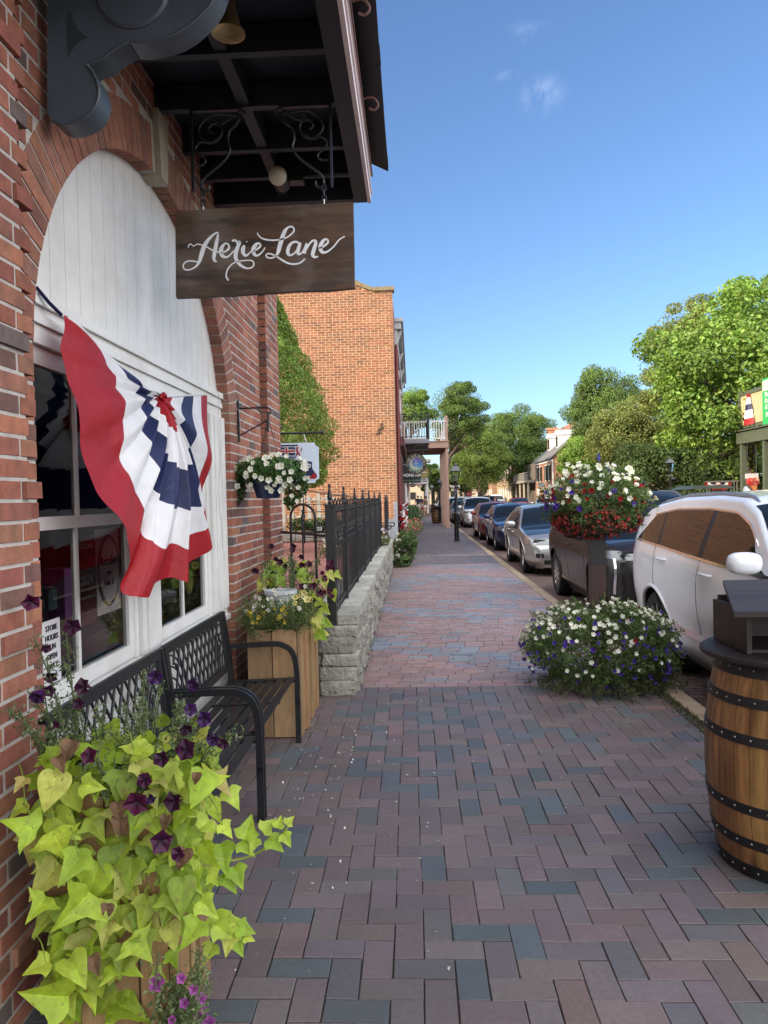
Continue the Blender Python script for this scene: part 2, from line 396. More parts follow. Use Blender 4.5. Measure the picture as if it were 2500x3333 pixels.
# ============================================================ shared materials
M = {}
M['pinkpaint'] = pm('salmon_paint', (.42,.27,.21), .6, var=.12, scale=3)
M['black'] = pm('black_iron', (.012,.013,.015), .42, var=.2, scale=20, bump=.1, bscale=120)
M['navywood'] = pm('dark_navy_wood', (.012,.015,.024), .55, var=.25, scale=5, bump=.15)
M['slate'] = pm('slate_blue_paint', (.06,.08,.105), .42, var=.12, scale=4, bump=.08, bscale=30, dark=(.018,.024,.03), darkscale=3)
M['white'] = pm('white_paint', (.72,.72,.70), .45, var=.05, scale=4, bump=.08, bscale=30, dark=(.45,.42,.36), darkscale=5, darkamt=.35)
M['brass'] = pm('old_brass', (.30,.21,.10), .32, metal=.9, var=.4, scale=20)
M['steel'] = pm('galvanised_steel', (.35,.35,.34), .35, metal=1)
M['brickc'] = pm('clay_brick', None, .92, var=.28, scale=22, bump=.6, bscale=120, bdist=.004, dark=(.09,.06,.05), darkscale=9, darkamt=.45)
M['mortar'] = pm('lime_mortar', (.44,.41,.375), .95, var=.2, scale=20, bump=.8, bscale=70)
M['paver'] = pm('paving_brick', None, .55, var=.16, scale=55, bump=.6, bscale=260, bdist=.0016, dark=(.05,.045,.05), darkscale=1.6, darkamt=.35)
M['joint'] = pm('joint_sand', (.045,.038,.034), 1, var=.3, scale=30)
M['shingle'] = pm('dark_shingle', (.02,.02,.024), .85, var=.3, scale=25, bump=.4)
# ============================================================ brick-laying
def bricks(mb, Q, fn, w0, w1, ch, col, tilt=.0012):
    Q = np.asarray(Q, float); n = len(Q); c = Q.mean(1, keepdims=True); d = c-Q; L = np.linalg.norm(d, axis=2, keepdims=True)
    Qi = Q + d/L*ch*1.5
    Qi = Qi + np.random.uniform(-.0008, .0008, Qi.shape)
    w1 = np.asarray(w1, float)*np.ones(n); z0 = np.ones((n, 4))*w0
    tl = np.random.uniform(-tilt, tilt, (n, 4))
    A = np.concatenate([np.concatenate([Q, z0[..., None]], 2), np.concatenate([Q, (w1[:, None]-ch+tl)[..., None]], 2), np.concatenate([Qi, (w1[:, None]+tl)[..., None]], 2)], 1)
    V = fn(A.reshape(-1, 3)); i = np.arange(n)*12
    F = [np.stack([i+8, i+9, i+10, i+11], 1)]
    for k in range(4):
        j = (k+1) % 4
        F.append(np.stack([i+k, i+j, i+4+j, i+4+k], 1)); F.append(np.stack([i+4+k, i+4+j, i+8+j, i+8+k], 1))
    mb.add(V, np.concatenate(F), np.repeat(np.asarray(col, float), 12, 0))
def rect(u0, u1, v0, v1): return [(u0, v0), (u1, v0), (u1, v1), (u0, v1)]
def pick(n, pal, p=None, cv=.15):
    pal = np.array(pal); c = pal[np.random.choice(len(pal), n, p=p)]
    return c*np.random.uniform(1-cv, 1+cv, (n, 1))*(1+np.random.normal(0, .03, (n, 3)))
floor_fn = lambda A: A
PAL_BR = [(.30,.108,.068), (.25,.085,.06), (.34,.14,.082), (.17,.085,.07), (.12,.09,.085), (.28,.125,.08)]
P_BR = [.31,.25,.19,.09,.04,.12]
# ============================================================ ground, road, kerb, pavement
g = MB(); g.bx(-900, 900, -300, 1500, -1.2, -.16); tag(g.build('ground', pm('earth', (.07,.075,.04), .95, scale=.5)), kind='structure')
def kx(y): return 1.93+.006*y
mroad = brickmat('road_brick', 'xy', (.15,.085,.075), (.11,.07,.065), (.03,.026,.024), .22, .105, .012, .7, .2, (.05,.04,.038))
r = MB(); ys = np.array(list(np.arange(-12, 140, 4.0))+[900]); 
r.grid(np.array([[(kx(min(y, 140))+.165, y, -.12), (12.1, y, -.12)] for y in ys])); tag(r.build('road', mroad), kind='structure')
mk = pm('kerb_granite', (.30,.235,.165), .9, var=.25, scale=9, bump=.5, bscale=60, dark=(.10,.085,.06), darkscale=3)
k = MB()
for i in range(70):
    y0 = -4+i*2.0; y1 = y0+1.985; x0, x1 = kx(y0), kx(y1); o = random.uniform(-.006, .006)
    V = [(x0,y0,-.3),(x0+.18,y0,-.3),(x1+.18,y1,-.3),(x1,y1,-.3),(x0+o,y0,.0),(x0+.165,y0,-.01),(x1+.165,y1,-.01),(x1+o,y1,.0),(x0+o,y0,.006),(x0+.15,y0,.006),(x1+.15,y1,.006),(x1+o,y1,.006)]
    k.add(V, [(8,9,10,11),(5,9,8,4),(4,8,11,7),(6,10,9,5),(7,11,10,6),(0,4,7,3),(1,2,6,5),(0,1,5,4),(3,7,6,2)])
tag(k.build('kerb', mk), kind='structure')
pb = MB(); Q = []; cl = []; W = []
PAL_P = [(.140,.110,.112), (.128,.104,.110), (.152,.112,.108), (.086,.100,.112), (.110,.106,.112)]
def herr(y0, y1, x0, x1, pp, pal=PAL_P, zj=.0015):
    s = .1055; nx0, nx1 = int(x0/s)-2, int(x1/s)+2; ny0, ny1 = int(y0/s)-2, int(y1/s)+2
    for iy in range(ny0, ny1):
        for ix in range(nx0, nx1):
            m = (ix-iy) % 4
            if m == 0: a = [ix, ix+2, iy, iy+1]
            elif m == 3: a = [ix, ix+1, iy, iy+2]
            else: continue
            wob = .004*math.sin(iy*.31+ix*.17)
            u0, u1, v0, v1 = a[0]*s+.002+wob, a[1]*s-.002+wob, a[2]*s+.002, a[3]*s-.002
            xr = min(x1, kx(v0)-.003)
            u0, u1, v0, v1 = max(u0, x0), min(u1, xr), max(v0, y0), min(v1, y1)
            if u1-u0 < .015 or v1-v0 < .015: continue
            e = .0015; Q.append([(u0+random.uniform(-e,e), v0+random.uniform(-e,e)), (u1+random.uniform(-e,e), v0+random.uniform(-e,e)), (u1+random.uniform(-e,e), v1+random.uniform(-e,e)), (u0+random.uniform(-e,e), v1+random.uniform(-e,e))])
            cl.append(pick(1, pal, pp, .14)[0]); W.append(random.uniform(-zj, zj)+.004*math.sin(u0*2.1+v0*1.3))
herr(-1.5, 6.2, -1.45, 2.2, [.34,.27,.13,.16,.10])
PAL_R = [(.29,.185,.17), (.255,.17,.16), (.185,.205,.24), (.20,.21,.235), (.25,.18,.175)]
y = 6.21
while y < 17.5:
    x = -.62+random.uniform(0, .2)-.2; ph = random.random()
    while x < 2.1:
        x1 = x+.202; u0, u1 = max(x, -.62), min(x1, kx(y)-.003)
        bl = math.sin(y*1.9+math.sin(x*2.0+y*.7)*1.5)+math.sin(x*3.3+y*5.1)*.6+random.gauss(0, .8)
        if u1-u0 > .02:
            Q.append(rect(u0+.0025, u1-.0025, y+.0025, y+.0995)); cl.append(pick(1, PAL_R[2:4] if bl > .7 else [PAL_R[0], PAL_R[1], PAL_R[4]], None, .14)[0]); W.append(random.uniform(-.002, .002))
        x = x1
    y += .102
herr(17.52, 62, -.5, 2.35, [.36,.3,.14,.08,.12])
bricks(pb, Q, floor_fn, -.03, np.array(W), .0020, cl)
tag(pb.build('pavement', M['paver']), kind='structure')
jb = MB(); jb.bx(-1.45, 1.9, -3, 6.2, -.1, -.009); jb.bx(-.6, 1.93, 6.2, 150, -.1, -.009); tag(jb.build('pavement_bed', M['joint']), kind='structure')
jb = MB(); jb.grid([[(-.6, 62, -.002), (kx(62)-.01, 62, -.002)], [(-.6, 170, -.002), (kx(170)-.01, 170, -.002)]]); tag(jb.build('far_pavement', pm('far_paver', (.11,.06,.05), .85)), kind='structure')
rs = MB(); rs.bx(12.1, 16.5, -10, 200, -.3, 0.0); tag(rs.build('far_side_pavement', brickmat('side_paver', 'xy', (.16,.07,.05), (.12,.06,.05), (.05,.04,.035), .2, .1, .006)), kind='structure')
# ============================================================ the brick shop on the left
WX = -1.30; AY, AA, AS, AB = 3.89, 1.375, 2.10, 1.22
shop = thing('brick_shop', 'red brick shop with white arched window and dark canopy beside the pavement', 'building', (-1.3, 4, 0))
def open_half(z, grow=0):
    if z < AS: return AA + (0 if grow == 0 else .0)
    t = (z-AS)/(AB+grow); return (AA+grow)*math.sqrt(1-t*t) if t < 1 else 0
wall_fn = lambda x: (lambda A: np.stack([np.full(len(A), x)+A[:, 2], A[:, 0], A[:, 1]], 1))
# mortar body with the opening
AM = AA+.006
pts = [(-8, -.1), (AY-AM, -.1), (AY-AM, AS)] + [(AY-AM*math.cos(t), AS+(AB+.006)*math.sin(t)) for t in np.linspace(0, PI, 61)[1:-1]] + [(AY+AM, AS), (AY+AM, -.1), (6.93, -.1), (6.93, 4.3), (-8, 4.3)]
mw = MB(); mw.prism(pts, lambda u, v, q: (q, u, v), WX-.0022, WX-.22)
mw.bx(WX-.01, -1.2422, -8, 2.34, -.1, 4.3); mw.bx(WX-.01, -1.2372, 6.375, 6.93, -.1, 4.3)
wall = mw.build('mortar', M['mortar'], shop)
wb = MB(); Q = []; cl = []; W = []
ph = .0675; nz = int(4.25/ph)
for i in range(nz):
    z0 = i*ph+.006; z1 = z0+ph-.0125; zm = (z0+z1)/2
    h = open_half(zm, .245) if zm > AS else AA
    for (s, e) in ([(2.36, AY-h), (AY+h, 6.37)] if h > 0 else [(2.36, 6.37)]):
        if e-s < .02: continue
        off = (i % 2)*.106; y = (AY-h if s < AY and h > 0 else s)
        # lay away from the opening so that the jamb is toothed cleanly
        rng = []
        if s < AY and h > 0:
            y = e; first = .095 if i % 2 and zm < AS else .2
            while y > s+.01:
                L = min(first, y-s); rng.append((y-L, y)); y -= L+.011; first = .2
        else:
            y = s; first = .095 if i % 2 else .2
            while y < e-.01:
                L = min(first, e-y); rng.append((y, y+L)); y += L+.011; first = .2
        for a, b in rng:
            if b-a < .012: continue
            j = .0015; Q.append([(a+random.uniform(-j,j), z0+random.uniform(-j,j)), (b+random.uniform(-j,j), z0+random.uniform(-j,j)), (b+random.uniform(-j,j), z1+random.uniform(-j,j)), (a+random.uniform(-j,j), z1+random.uniform(-j,j))]); W.append(random.uniform(-.001, .002))
cl = pick(len(Q), PAL_BR, P_BR)
bricks(wb, Q, wall_fn(WX), -.10, np.array(W), .0022, cl)
# near pilaster, toothed edge
def pil(y0, y1, xf, depth, near):
    Q = []; W = []
    for i in range(nz):
        z0 = i*ph+.006; z1 = z0+ph-.0125
        a, b = y0, y1
        if near: b = y1-(.045 if (i//1) % 2 else 0)+random.uniform(-.004, .004)
        else: a = y0
        rng = []
        if near:
            y = b; first = .2 if i % 2 else .095
            while y > a: L = min(first, y-a); rng.append((y-L, y)); y -= L+.011; first = .2
        else:
            y = a; first = .2 if i % 2 else .095
            while y < b-.012: L = min(first, b-y); rng.append((y, y+L)); y += L+.011; first = .2
        for s, e in rng:
            if e-s > .012: Q.append(rect(s, e, z0, z1)); W.append(random.uniform(-.001, .0025)+(.014 if near and i % 7 == 3 and e > y1-.1 else 0))
    bricks(wb, Q, wall_fn(xf), -depth, np.array(W), .0022, pick(len(Q), PAL_BR, P_BR))
pil(.2, 2.40, -1.24, .09, True); pil(6.35, 6.94, -1.235, .09, False)
wb.build('brick_wall', M['brickc'], shop)
# arch ring of rubbed bricks
ab = MB(); ts = np.linspace(0, PI, 2000); ex = AY-AA*np.cos(ts); ez = AS+AB*np.sin(ts); L = np.concatenate([[0], np.cumsum(np.hypot(np.diff(ex), np.diff(ez)))])
n = int(L[-1]/.069); Q = []; W = []
def ring(s, g): t = np.interp(s, L, ts); return (AY-(AA+g)*math.cos(t), AS+(AB+g)*math.sin(t))
for i in range(n):
    s0, s1 = L[-1]*i/n+.005, L[-1]*(i+1)/n-.005
    mid = (s0+s1)/2/L[-1]
    if abs(mid-.5) < .017: continue
    spl = [(0, .228)]
    for a, b in spl: Q.append([ring(s0, a), ring(s0, b), ring(s1, b), ring(s1, a)][::-1]); W.append(random.uniform(-.001, .002)+.001)
bricks(ab, Q, wall_fn(WX), -.10, np.array(W), .0022, pick(len(Q), [(.29,.12,.08), (.33,.145,.09), (.22,.095,.07), (.27,.13,.09)], [.35,.25,.15,.25], .12))
ab.build('arch_ring', M['brickc'], shop)
kb = MB(); kb.prism([(AY-.05, AS+AB-.012), (AY+.05, AS+AB-.012), (AY+.085, AS+AB+.33), (AY-.085, AS+AB+.33)], lambda u, v, q: (q, u, v), WX-.1, WX+.028)
kb.build('keystone', pm('limestone', (.42,.37,.28), .85, var=.2, scale=9, bump=.4, dark=(.2,.17,.12)), shop)
# the rest of the shop: unseen shell, height and depth set to shade the street
mbk = brickmat('unseen_shell_brick', 'xz', (.26,.08,.045), (.19,.065,.04), (.36,.33,.29))
mbk2 = brickmat('unseen_shell_brick_side', 'yz', (.26,.08,.045), (.19,.065,.04), (.36,.33,.29))
for q_ in ((6.70, 6.925), (-8.2, -8)): sh = MB(); sh.bx(-28, WX-.02, *q_, 0, 10.6); sh.build('unseen_end_wall', mbk, shop)
sh = MB(); sh.bx(WX-.22, WX, -8, 6.925, 4.3, 10.6); sh.build('unseen_upper_wall', mbk2, shop); sh = MB(); sh.bx(-28.2, -28, -8, 6.9, 0, 10.6); sh.build('rear_wall', mbk2, shop)
sh = MB(); sh.bx(-28, WX-.2, -8, 6.9, 10.2, 10.3); sh.build('flat_roof', M['shingle'], shop)
# white boarded tympanum
tb = MB(); y = 2.42
while y < 5.30: tb.bx(-1.41, -1.378, y+.0016, y+.1284, 2.36, 3.36); y += .13
tb.bx(-1.42, -1.384, 2.4, 5.38, 2.3, 3.4); tb.build('boarded_panel', M['white'], shop)
# window
mgl = glassmat('window_glass', (.72,.76,.76), 1.0, 1.6)
wn = MB()
def fr(y0, y1, z0, z1, x=-1.375, t=.03): wn.bx(x-t, x, y0, y1, z0, z1)
# cornice above window: stepped mouldings
for k_, (x, z0, z1) in enumerate([(-1.335, 2.335, 2.372), (-1.352, 2.302, 2.333), (-1.345, 2.27, 2.30), (-1.36, 2.2, 2.268)]): wn.bx(-1.42, x, 2.42, 5.262, z0, z1)
wn.bx(-1.42, -1.33, 2.45, 5.262, .765, .80); wn.bx(-1.42, -1.352, 2.45, 5.262, .80, .845)
# jambs, centre post with mouldings
for (a, b, x) in [(2.38, 2.46, -1.36), (3.56, 3.60, -1.372), (3.605, 3.66, -1.352), (3.663, 3.80, -1.342), (3.803, 3.86, -1.352), (3.865, 3.92, -1.372), (4.87, 4.93, -1.372), (4.935, 5.02, -1.352), (5.023, 5.11, -1.345), (5.113, 5.17, -1.352), (5.173, 5.261, -1.338)]: wn.bx(-1.42, x, a, b, .847, 2.198)
wn.build('window_surround', M['white'], shop, smooth=None)
def sash(y0, y1):
    s = MB(); f = .05; x0, x1 = -1.415, -1.385
    s.bx(x0, x1, y0, y0+f, .85, 2.195); s.bx(x0, x1, y1-f, y1, .85, 2.195)
    s.bx(x0, x1+.001, y0+f, y1-f, .85, .92); s.bx(x0, x1+.001, y0+f, y1-f, 2.13, 2.195); s.bx(x0, x1+.012, y0+f-.001, y1-f+.001, 1.51, 1.56)
    ym = (y0+y1)/2-.02 if y0 > 3 else 2.99; s.bx(x0+.003, x1-.004, ym-.012, ym+.012, .92, 1.51); s.bx(x0+.003, x1-.004, ym+.012, ym+.036, 1.56, 2.13)
    o = s.build('window', M['white'], shop)
    p = MB(); p.add([(-1.40,y0+f-.01,.9),(-1.40,y1-f+.01,.9),(-1.40,y1-f+.01,2.15),(-1.40,y0+f-.01,2.15)], [(0,1,2,3)]); p.build('pane', mgl, o)
sash(2.40, 3.56); sash(3.92, 4.87)
ap = MB(); ap.bx(-1.40, -1.365, 2.45, 5.262, 0, .763)
for i in range(7): ap.bx(-1.366, -1.358, 2.45, 5.26, .03+i*.105, .125+i*.105)
ap.build('apron_panel', M['white'], shop)
# dim room behind the glass
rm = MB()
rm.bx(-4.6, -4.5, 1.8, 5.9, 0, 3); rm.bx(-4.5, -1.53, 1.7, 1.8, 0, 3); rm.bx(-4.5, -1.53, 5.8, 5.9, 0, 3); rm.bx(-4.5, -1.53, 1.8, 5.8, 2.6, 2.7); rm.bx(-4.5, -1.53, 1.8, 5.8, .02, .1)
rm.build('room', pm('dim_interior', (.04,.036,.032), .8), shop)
rm = MB()
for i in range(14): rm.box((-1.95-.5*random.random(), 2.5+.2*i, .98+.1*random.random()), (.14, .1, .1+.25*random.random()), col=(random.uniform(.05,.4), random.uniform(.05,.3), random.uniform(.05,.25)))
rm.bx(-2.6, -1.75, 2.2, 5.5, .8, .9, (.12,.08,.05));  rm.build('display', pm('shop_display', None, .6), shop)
# ---- canopy
cz = 3.65
def joist(nm, x0, x1, y0, y1, z0, z1): m = MB(); m.bx(x0, x1, y0, y1, z0, z1); return m.build(nm, M['navywood'], shop)
for i, yy in enumerate([1.05, 1.5, 1.95, 2.45, 2.92, 3.40, 3.86, 4.33, 4.70]): joist('joist', WX+.001, -.352, yy-.022, yy+.022, cz, cz+.13)
joist('beam', -.80, -.86, .6, 4.99, cz+.012, cz+.128); joist('beam', -.35, -.262, .6, 5.06, cz-.03, cz+.2)
joist('end_beam', WX+.001, -.352, 4.99, 5.06, cz-.033, cz+.2)
sf = MB(); sf.bx(WX+.001, -.262, .6, 4.99, cz+.14, cz+.16)
sf.build('soffit', M['navywood'], shop)
fb = MB(); fb.bx(-.26, -.238, .6, 5.075, cz-.03, cz+.205); fb.bx(-.238, -.229, .6, 5.08, cz+.03, cz+.05); fb.bx(-.238, -.229, .6, 5.08, cz+.15, cz+.165)
fb.build('fascia', pm('pale_fascia_paint', (.74,.64,.64), .5, var=.1), shop)
rf = MB(); y = .6
while y < 5.15:
    yy = min(y+.15, 5.15); o = random.uniform(-.0015, .0015); rf.add([(-.115+o,y,3.862),(-.115+o,yy-.001,3.862),(-1.3,yy-.001,4.45),(-1.3,y,4.45),(-.115+o,y,3.885),(-.115+o,yy-.001,3.885),(-1.3,yy-.001,4.475),(-1.3,y,4.475)], [(0,1,2,3),(4,7,6,5),(0,4,5,1),(1,5,6,2),(2,6,7,3),(3,7,4,0)]); y += .15
rf.build('canopy_shingles', M['shingle'], shop)
hk = MB()
for yy in (3.3, 4.1, 2.4):
    hk.tube(smoothcurve([(-.229,yy,3.80),(-.17,yy,3.81),(-.14,yy,3.77),(-.16,yy,3.74),(-.19,yy,3.75)], 4), .006, 6)
hk.tube([(-.222,.6,3.775),(-.222,5.0,3.77)], .005, 6); hk.build('wire_and_hooks', pm('rusty_wire', (.12,.05,.04), .6), shop, smooth=40)
# ---- large scroll bracket (face outline surveyed in its own plane Y=2.6)
out = [(154,-140),(154,369),(173,395),(198,406),(228,404),(256,396),(281,384),(302,366),(317,342),(324,312),(324,285),(316,262),(303,236),(286,216),(297,208),(322,199),(342,191),(354,180),(367,169),(385,158),(402,147),(420,139),(424,131),(424,139),(452,141),(484,138),(530,128),(575,112),(615,88),(650,58),(682,25),(706,-15),(722,-60),(725,-140)]
bo = [tuple((lambda p: (p.x, p.z))(PX(a, b, Y=2.6))) for a, b in out]
bk = MB(); fnb = lambda u, v, q: (u, q, v); bk.prism(bo, fnb, 2.60, 2.70)
c0 = PX(430, -30, Y=2.6); bk.lathe([(.125,-.012),(.135,-.004),(.135,.01)], 32, (c0.x, 2.60, c0.z), 'y')
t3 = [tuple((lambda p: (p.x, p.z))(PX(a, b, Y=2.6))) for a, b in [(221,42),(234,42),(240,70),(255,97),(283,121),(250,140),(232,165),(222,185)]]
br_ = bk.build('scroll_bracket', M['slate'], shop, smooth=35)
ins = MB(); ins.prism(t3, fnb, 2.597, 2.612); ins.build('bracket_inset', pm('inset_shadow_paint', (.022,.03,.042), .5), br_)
edge = MB(); rim = [Vector((u, 2.596, v)) for u, v in bo[2:-1]]
edge.tube(rim, .006, 6); edge.build('bracket_edge', M['slate'], br_, smooth=60)
# ---- fittings under the canopy
bl = thing('brass_lamp', 'old brass bell-shaped lamp hanging under the dark canopy near the scroll bracket', 'lamp', (-.80, 2.98, 3.62))
b_ = MB(); c = PX(742, 60, Y=2.98)
b_.lathe([(.012,.16),(.03,.155),(.034,.13),(.030,.12),(.038,.115),(.038,.10),(.028,.09),(.030,.06),(.037,.02),(.052,-.035),(.066,-.052),(.068,-.062),(.05,-.068),(.01,-.07)], 24, (c.x, 2.98, c.z))
b_.build('bell_shade', M['brass'], bl, smooth=50)
b_ = MB(); b_.tube([(c.x,2.98,c.z+.15),(c.x,2.98,3.80)], .022, 12); b_.build('stem', pm('dark_brass', (.10,.06,.035), .5, metal=.6), bl, smooth=50)
fl = thing('bulb_lamp', 'round cream bulb on a black wall-box fixture under the canopy behind the sign', 'lamp', (-.8, 4.5, 3.7))
c = PX(904, 572, Y=4.5)
b_ = MB(); b_.ball((c.x,4.5,c.z), (.056,.05,.058), 20, 12); b_.build('bulb', pm('frosted_bulb', (.62,.55,.42), .3), fl, smooth=True)
b_ = MB(); b_.lathe([(.03,.0),(.04,.06),(.04,.12)], 14, (c.x+.01,4.53,c.z), 'y'); b_.bx(c.x+.03, c.x+.14, 4.6, 4.68, c.z+.01, c.z+.1); b_.tube([(c.x+.14,4.64,c.z+.05),(c.x+.45,4.64,c.z+.06),(c.x+.5,4.64,c.z+.12)], .012, 8); b_.build('fixture', M['black'], fl, smooth=40)
# ---- hanging shop sign with two scroll brackets and chains
SY = 3.85
def scroll(mirror, xb, lab):
    t = thing('sign_bracket', lab, 'bracket', (xb, SY, 3.65), group='scroll brackets holding the sign')
    m = MB(); sg = -1 if mirror else 1
    f = lambda u, v: (xb+sg*u, SY, 3.655-v)
    m.box((xb, SY, 3.44), (.012, .02, .43)); m.box((xb+sg*.13, SY, 3.645), (.27, .02, .008)); m.build('back_bar', M['black'], t)
    m = MB()
    main = [(.285,.035),(.27,.02),(.245,.03),(.25,.06),(.23,.095),(.2,.12),(.19,.17),(.2,.22),(.17,.27),(.11,.32),(.06,.36),(.04,.40),(.055,.43),(.08,.42),(.085,.4)]
    m.tube([f(*q) for q in smoothcurve([(a, b, 0) for a, b in main], 4) for q in [q[:2]]], .007, 6)
    for sp in ([(.245,.045),(.2,.04),(.15,.03),(.1,.04),(.05,.08),(.04,.13),(.08,.17),(.13,.17),(.16,.13),(.15,.09),(.11,.08),(.09,.11),(.11,.13)], [(.02,.29),(.05,.29),(.07,.27),(.06,.25),(.03,.23),(.02,.2),(.05,.17),(.1,.18),(.14,.15)], [(.235,.03),(.2,.06),(.16,.08),(.13,.06)]):
        m.tube([f(*q) for q in smoothcurve([(a, b, 0) for a, b in sp], 4) for q in [q[:2]]], .0055, 6)
    m.build('scroll', M['black'], t, smooth=60)
xl, xr = PX(625, 470, Y=SY).x, PX(1077, 470, Y=SY).x
scroll(False, xl, 'left wrought iron scroll bracket above the wooden sign, next to the brick')
scroll(True, xr, 'right wrought iron scroll bracket above the wooden sign, near the canopy edge')
for (xx, lab) in ((PX(660, 640, Y=SY).x, 'short dark chain at the left end of the wooden sign'), (PX(1055, 640, Y=SY).x, 'short dark chain at the right end of the wooden sign')):
    m = MB(); z = 3.25; kk = 0
    while z > 3.14:
        ring_ = [((xx+.011*math.cos(a), SY, z+.02*math.sin(a)) if kk % 2 else (xx, SY+.011*math.cos(a), z+.02*math.sin(a))) for a in np.linspace(0, 2*PI, 12, endpoint=False)]
        m.tube(ring_, .0035, 5, closed=True); z -= .028; kk += 1
    tag(m.build('chain', M['black'], smooth=60), lab, 'chain', 'chains holding the sign')
sg = thing('wooden_sign', 'dark weathered wooden hanging sign lettered Aerie Lane in white script', 'sign', (-.74, SY, 2.9))
cs = [PX(575,690,Y=SY), PX(1150,663,Y=SY), PX(1155,942,Y=SY), PX(577,972,Y=SY)]
m = MB(); e = MB()
def jag(a, b, n): return [(a.x+(b.x-a.x)*t+random.uniform(-.0015,.0015), a.z+(b.z-a.z)*t+random.uniform(-.003,.003)) for t in np.linspace(0, 1, n)[:-1]]
po = jag(cs[0], cs[1], 14)+jag(cs[1], cs[2], 8)+jag(cs[2], cs[3], 14)+jag(cs[3], cs[0], 8)
m.prism(po, lambda u, v, q: (u, q, v), SY-.018, SY+.018)
mt, nt_, b = nodes('weathered_sign_wood'); c = coords(nt_, (1.2, 1, 9)); n1 = N(nt_, 'ShaderNodeTexNoise', Scale=2.2, Detail=9, Roughness=.7, Distortion=.8); nt_.links.new(c, n1.inputs['Vector'])
c2 = coords(nt_, (1, 1, 1)); n2 = N(nt_, 'ShaderNodeTexNoise', Scale=3.2, Detail=5); nt_.links.new(c2, n2.inputs['Vector'])
base = ramp(nt_, n1.outputs[0], [(.3, (.022,.012,.009)), (.5, (.065,.032,.016)), (.72, (.12,.065,.036))])
base = mixc(nt_, ramp(nt_, n2.outputs[0], [(.50, 0), (.72, .6)]), base, (.20,.17,.145))
n4 = N(nt_, 'ShaderNodeTexNoise', Scale=1.5, Detail=3); nt_.links.new(c, n4.inputs['Vector']); base = mixc(nt_, ramp(nt_, n4.outputs[0], [(.55, 0), (.68, .8)]), base, (.014,.010,.009))
nt_.links.new(base, b.inputs['Base Color']); b.inputs['Roughness'].default_value = .62
bp = N(nt_, 'ShaderNodeBump', Strength=.4, Distance=.004); nt_.links.new(n1.outputs[0], bp.inputs['Height']); nt_.links.new(bp.outputs[0], b.inputs['Normal'])
m.build('board', mt, sg)
# brush lettering: strokes as (x, y, width) in the survey of the sign, 1659-px crop of 700 photo px
ST = [
 [(268,488,6),(272,468,7),(290,462,7),(308,478,5),(320,470,6),(345,462,7),(400,478,8),(450,505,9),(500,522,10),(525,525,9)],
 [(500,380,8),(490,372,9),(460,390,12),(420,430,20),(390,480,26),(370,540,26),(355,590,20),(330,630,12),(290,655,8),(250,660,8),(230,642,8),(232,615,8),(260,594,8),(300,592,8),(345,600,8)],
 [(498,385,10),(490,430,20),(480,480,24),(470,530,24),(465,570,20),(472,590,14),(488,595,8)],
 [(520,532,8),(550,520,10),(580,495,14),(578,466,10),(556,456,10),(530,480,20),(520,515,26),(530,550,22),(560,562,12),(590,545,9),(615,515,8)],
 [(608,440,14),(622,430,10),(640,440,14),(650,460,14),(668,458,12),(662,440,8),(640,445,8)],
 [(655,465,18),(640,510,24),(632,560,24),(650,600,20),(680,630,16),(720,648,10),(760,640,9),(774,610,8),(755,588,8),(700,588,7),(640,598,7),(600,620,7),(570,660,8),(560,700,9),(566,725,10),(580,742,9)],
 [(612,520,7),(640,500,7),(665,470,10)],
 [(700,470,14),(690,500,24),(692,530,22),(712,550,14),(740,530,8),(760,505,7)],
 [(718,440,12),(720,445,12)],
 [(765,520,7),(800,500,12),(825,475,12),(815,455,10),(790,465,20),(770,500,26),(775,535,22),(800,550,12),(835,525,8),(860,488,7)],
 [(800,374,6),(812,396,8),(840,418,9),(890,430,9),(950,430,9),(1010,418,9),(1050,395,9),(1080,365,10),(1082,340,10),(1062,326,10),(1035,335,12),(1010,365,22),(990,420,26),(975,470,26),(962,520,22),(945,550,12),(915,568,9),(880,565,9),(868,550,9),(880,535,8),(910,538,9),(945,555,10),(985,580,11),(1030,605,11),(1080,616,10),(1130,606,9),(1168,575,7)],
 [(1130,465,10),(1105,445,12),(1070,450,14),(1045,480,20),(1035,520,22),(1045,545,16),(1075,540,10),(1105,510,10),(1128,475,10)],
 [(1132,450,14),(1120,490,22),(1112,525,20),(1125,540,12),(1150,520,8),(1175,470,10)],
 [(1182,455,14),(1172,495,20),(1162,535,16)],
 [(1165,530,8),(1190,480,10),(1220,440,12),(1248,435,14),(1250,460,20),(1235,510,24),(1228,545,22),(1245,562,14),(1270,555,8)],
 [(1275,495,8),(1310,480,12),(1345,450,12),(1340,425,10),(1315,430,16),(1292,465,24),(1288,500,24),(1305,525,18),(1340,520,11),(1390,480,9),(1430,430,8),(1475,402,7)]]
m = MB()
for q_, s in enumerate(ST):
    sc_ = smoothcurve(s, 5); pts = []; wd = []
    for a, b_, w_ in sc_:
        p = PX(500+a*.4219, 600+b_*.4219, Y=SY-.0185); pts.append(np.array((p.x, p.z))); wd.append(max(w_, 5)*.4219*SY/FPX*.62)
    V = []; F = []
    for i, p in enumerate(pts):
        t = pts[min(i+1, len(pts)-1)]-pts[max(i-1, 0)]; t = t/(np.linalg.norm(t)+1e-9); nn = np.array((-t[1], t[0]))
        for s2 in (-1, 1):
            q = p+nn*wd[i]*s2; V.append((q[0], SY-.0190-q_*.00006, q[1])); 
    nV = len(V); V += [(a, SY-.0175, c_) for a, b2, c_ in V]
    for i in range(len(pts)-1): F += [(2*i, 2*i+1, 2*i+3, 2*i+2), (2*i, 2*i+2, nV+2*i+2, nV+2*i), (2*i+1, nV+2*i+1, nV+2*i+3, 2*i+3)]
    m.add(V, F)
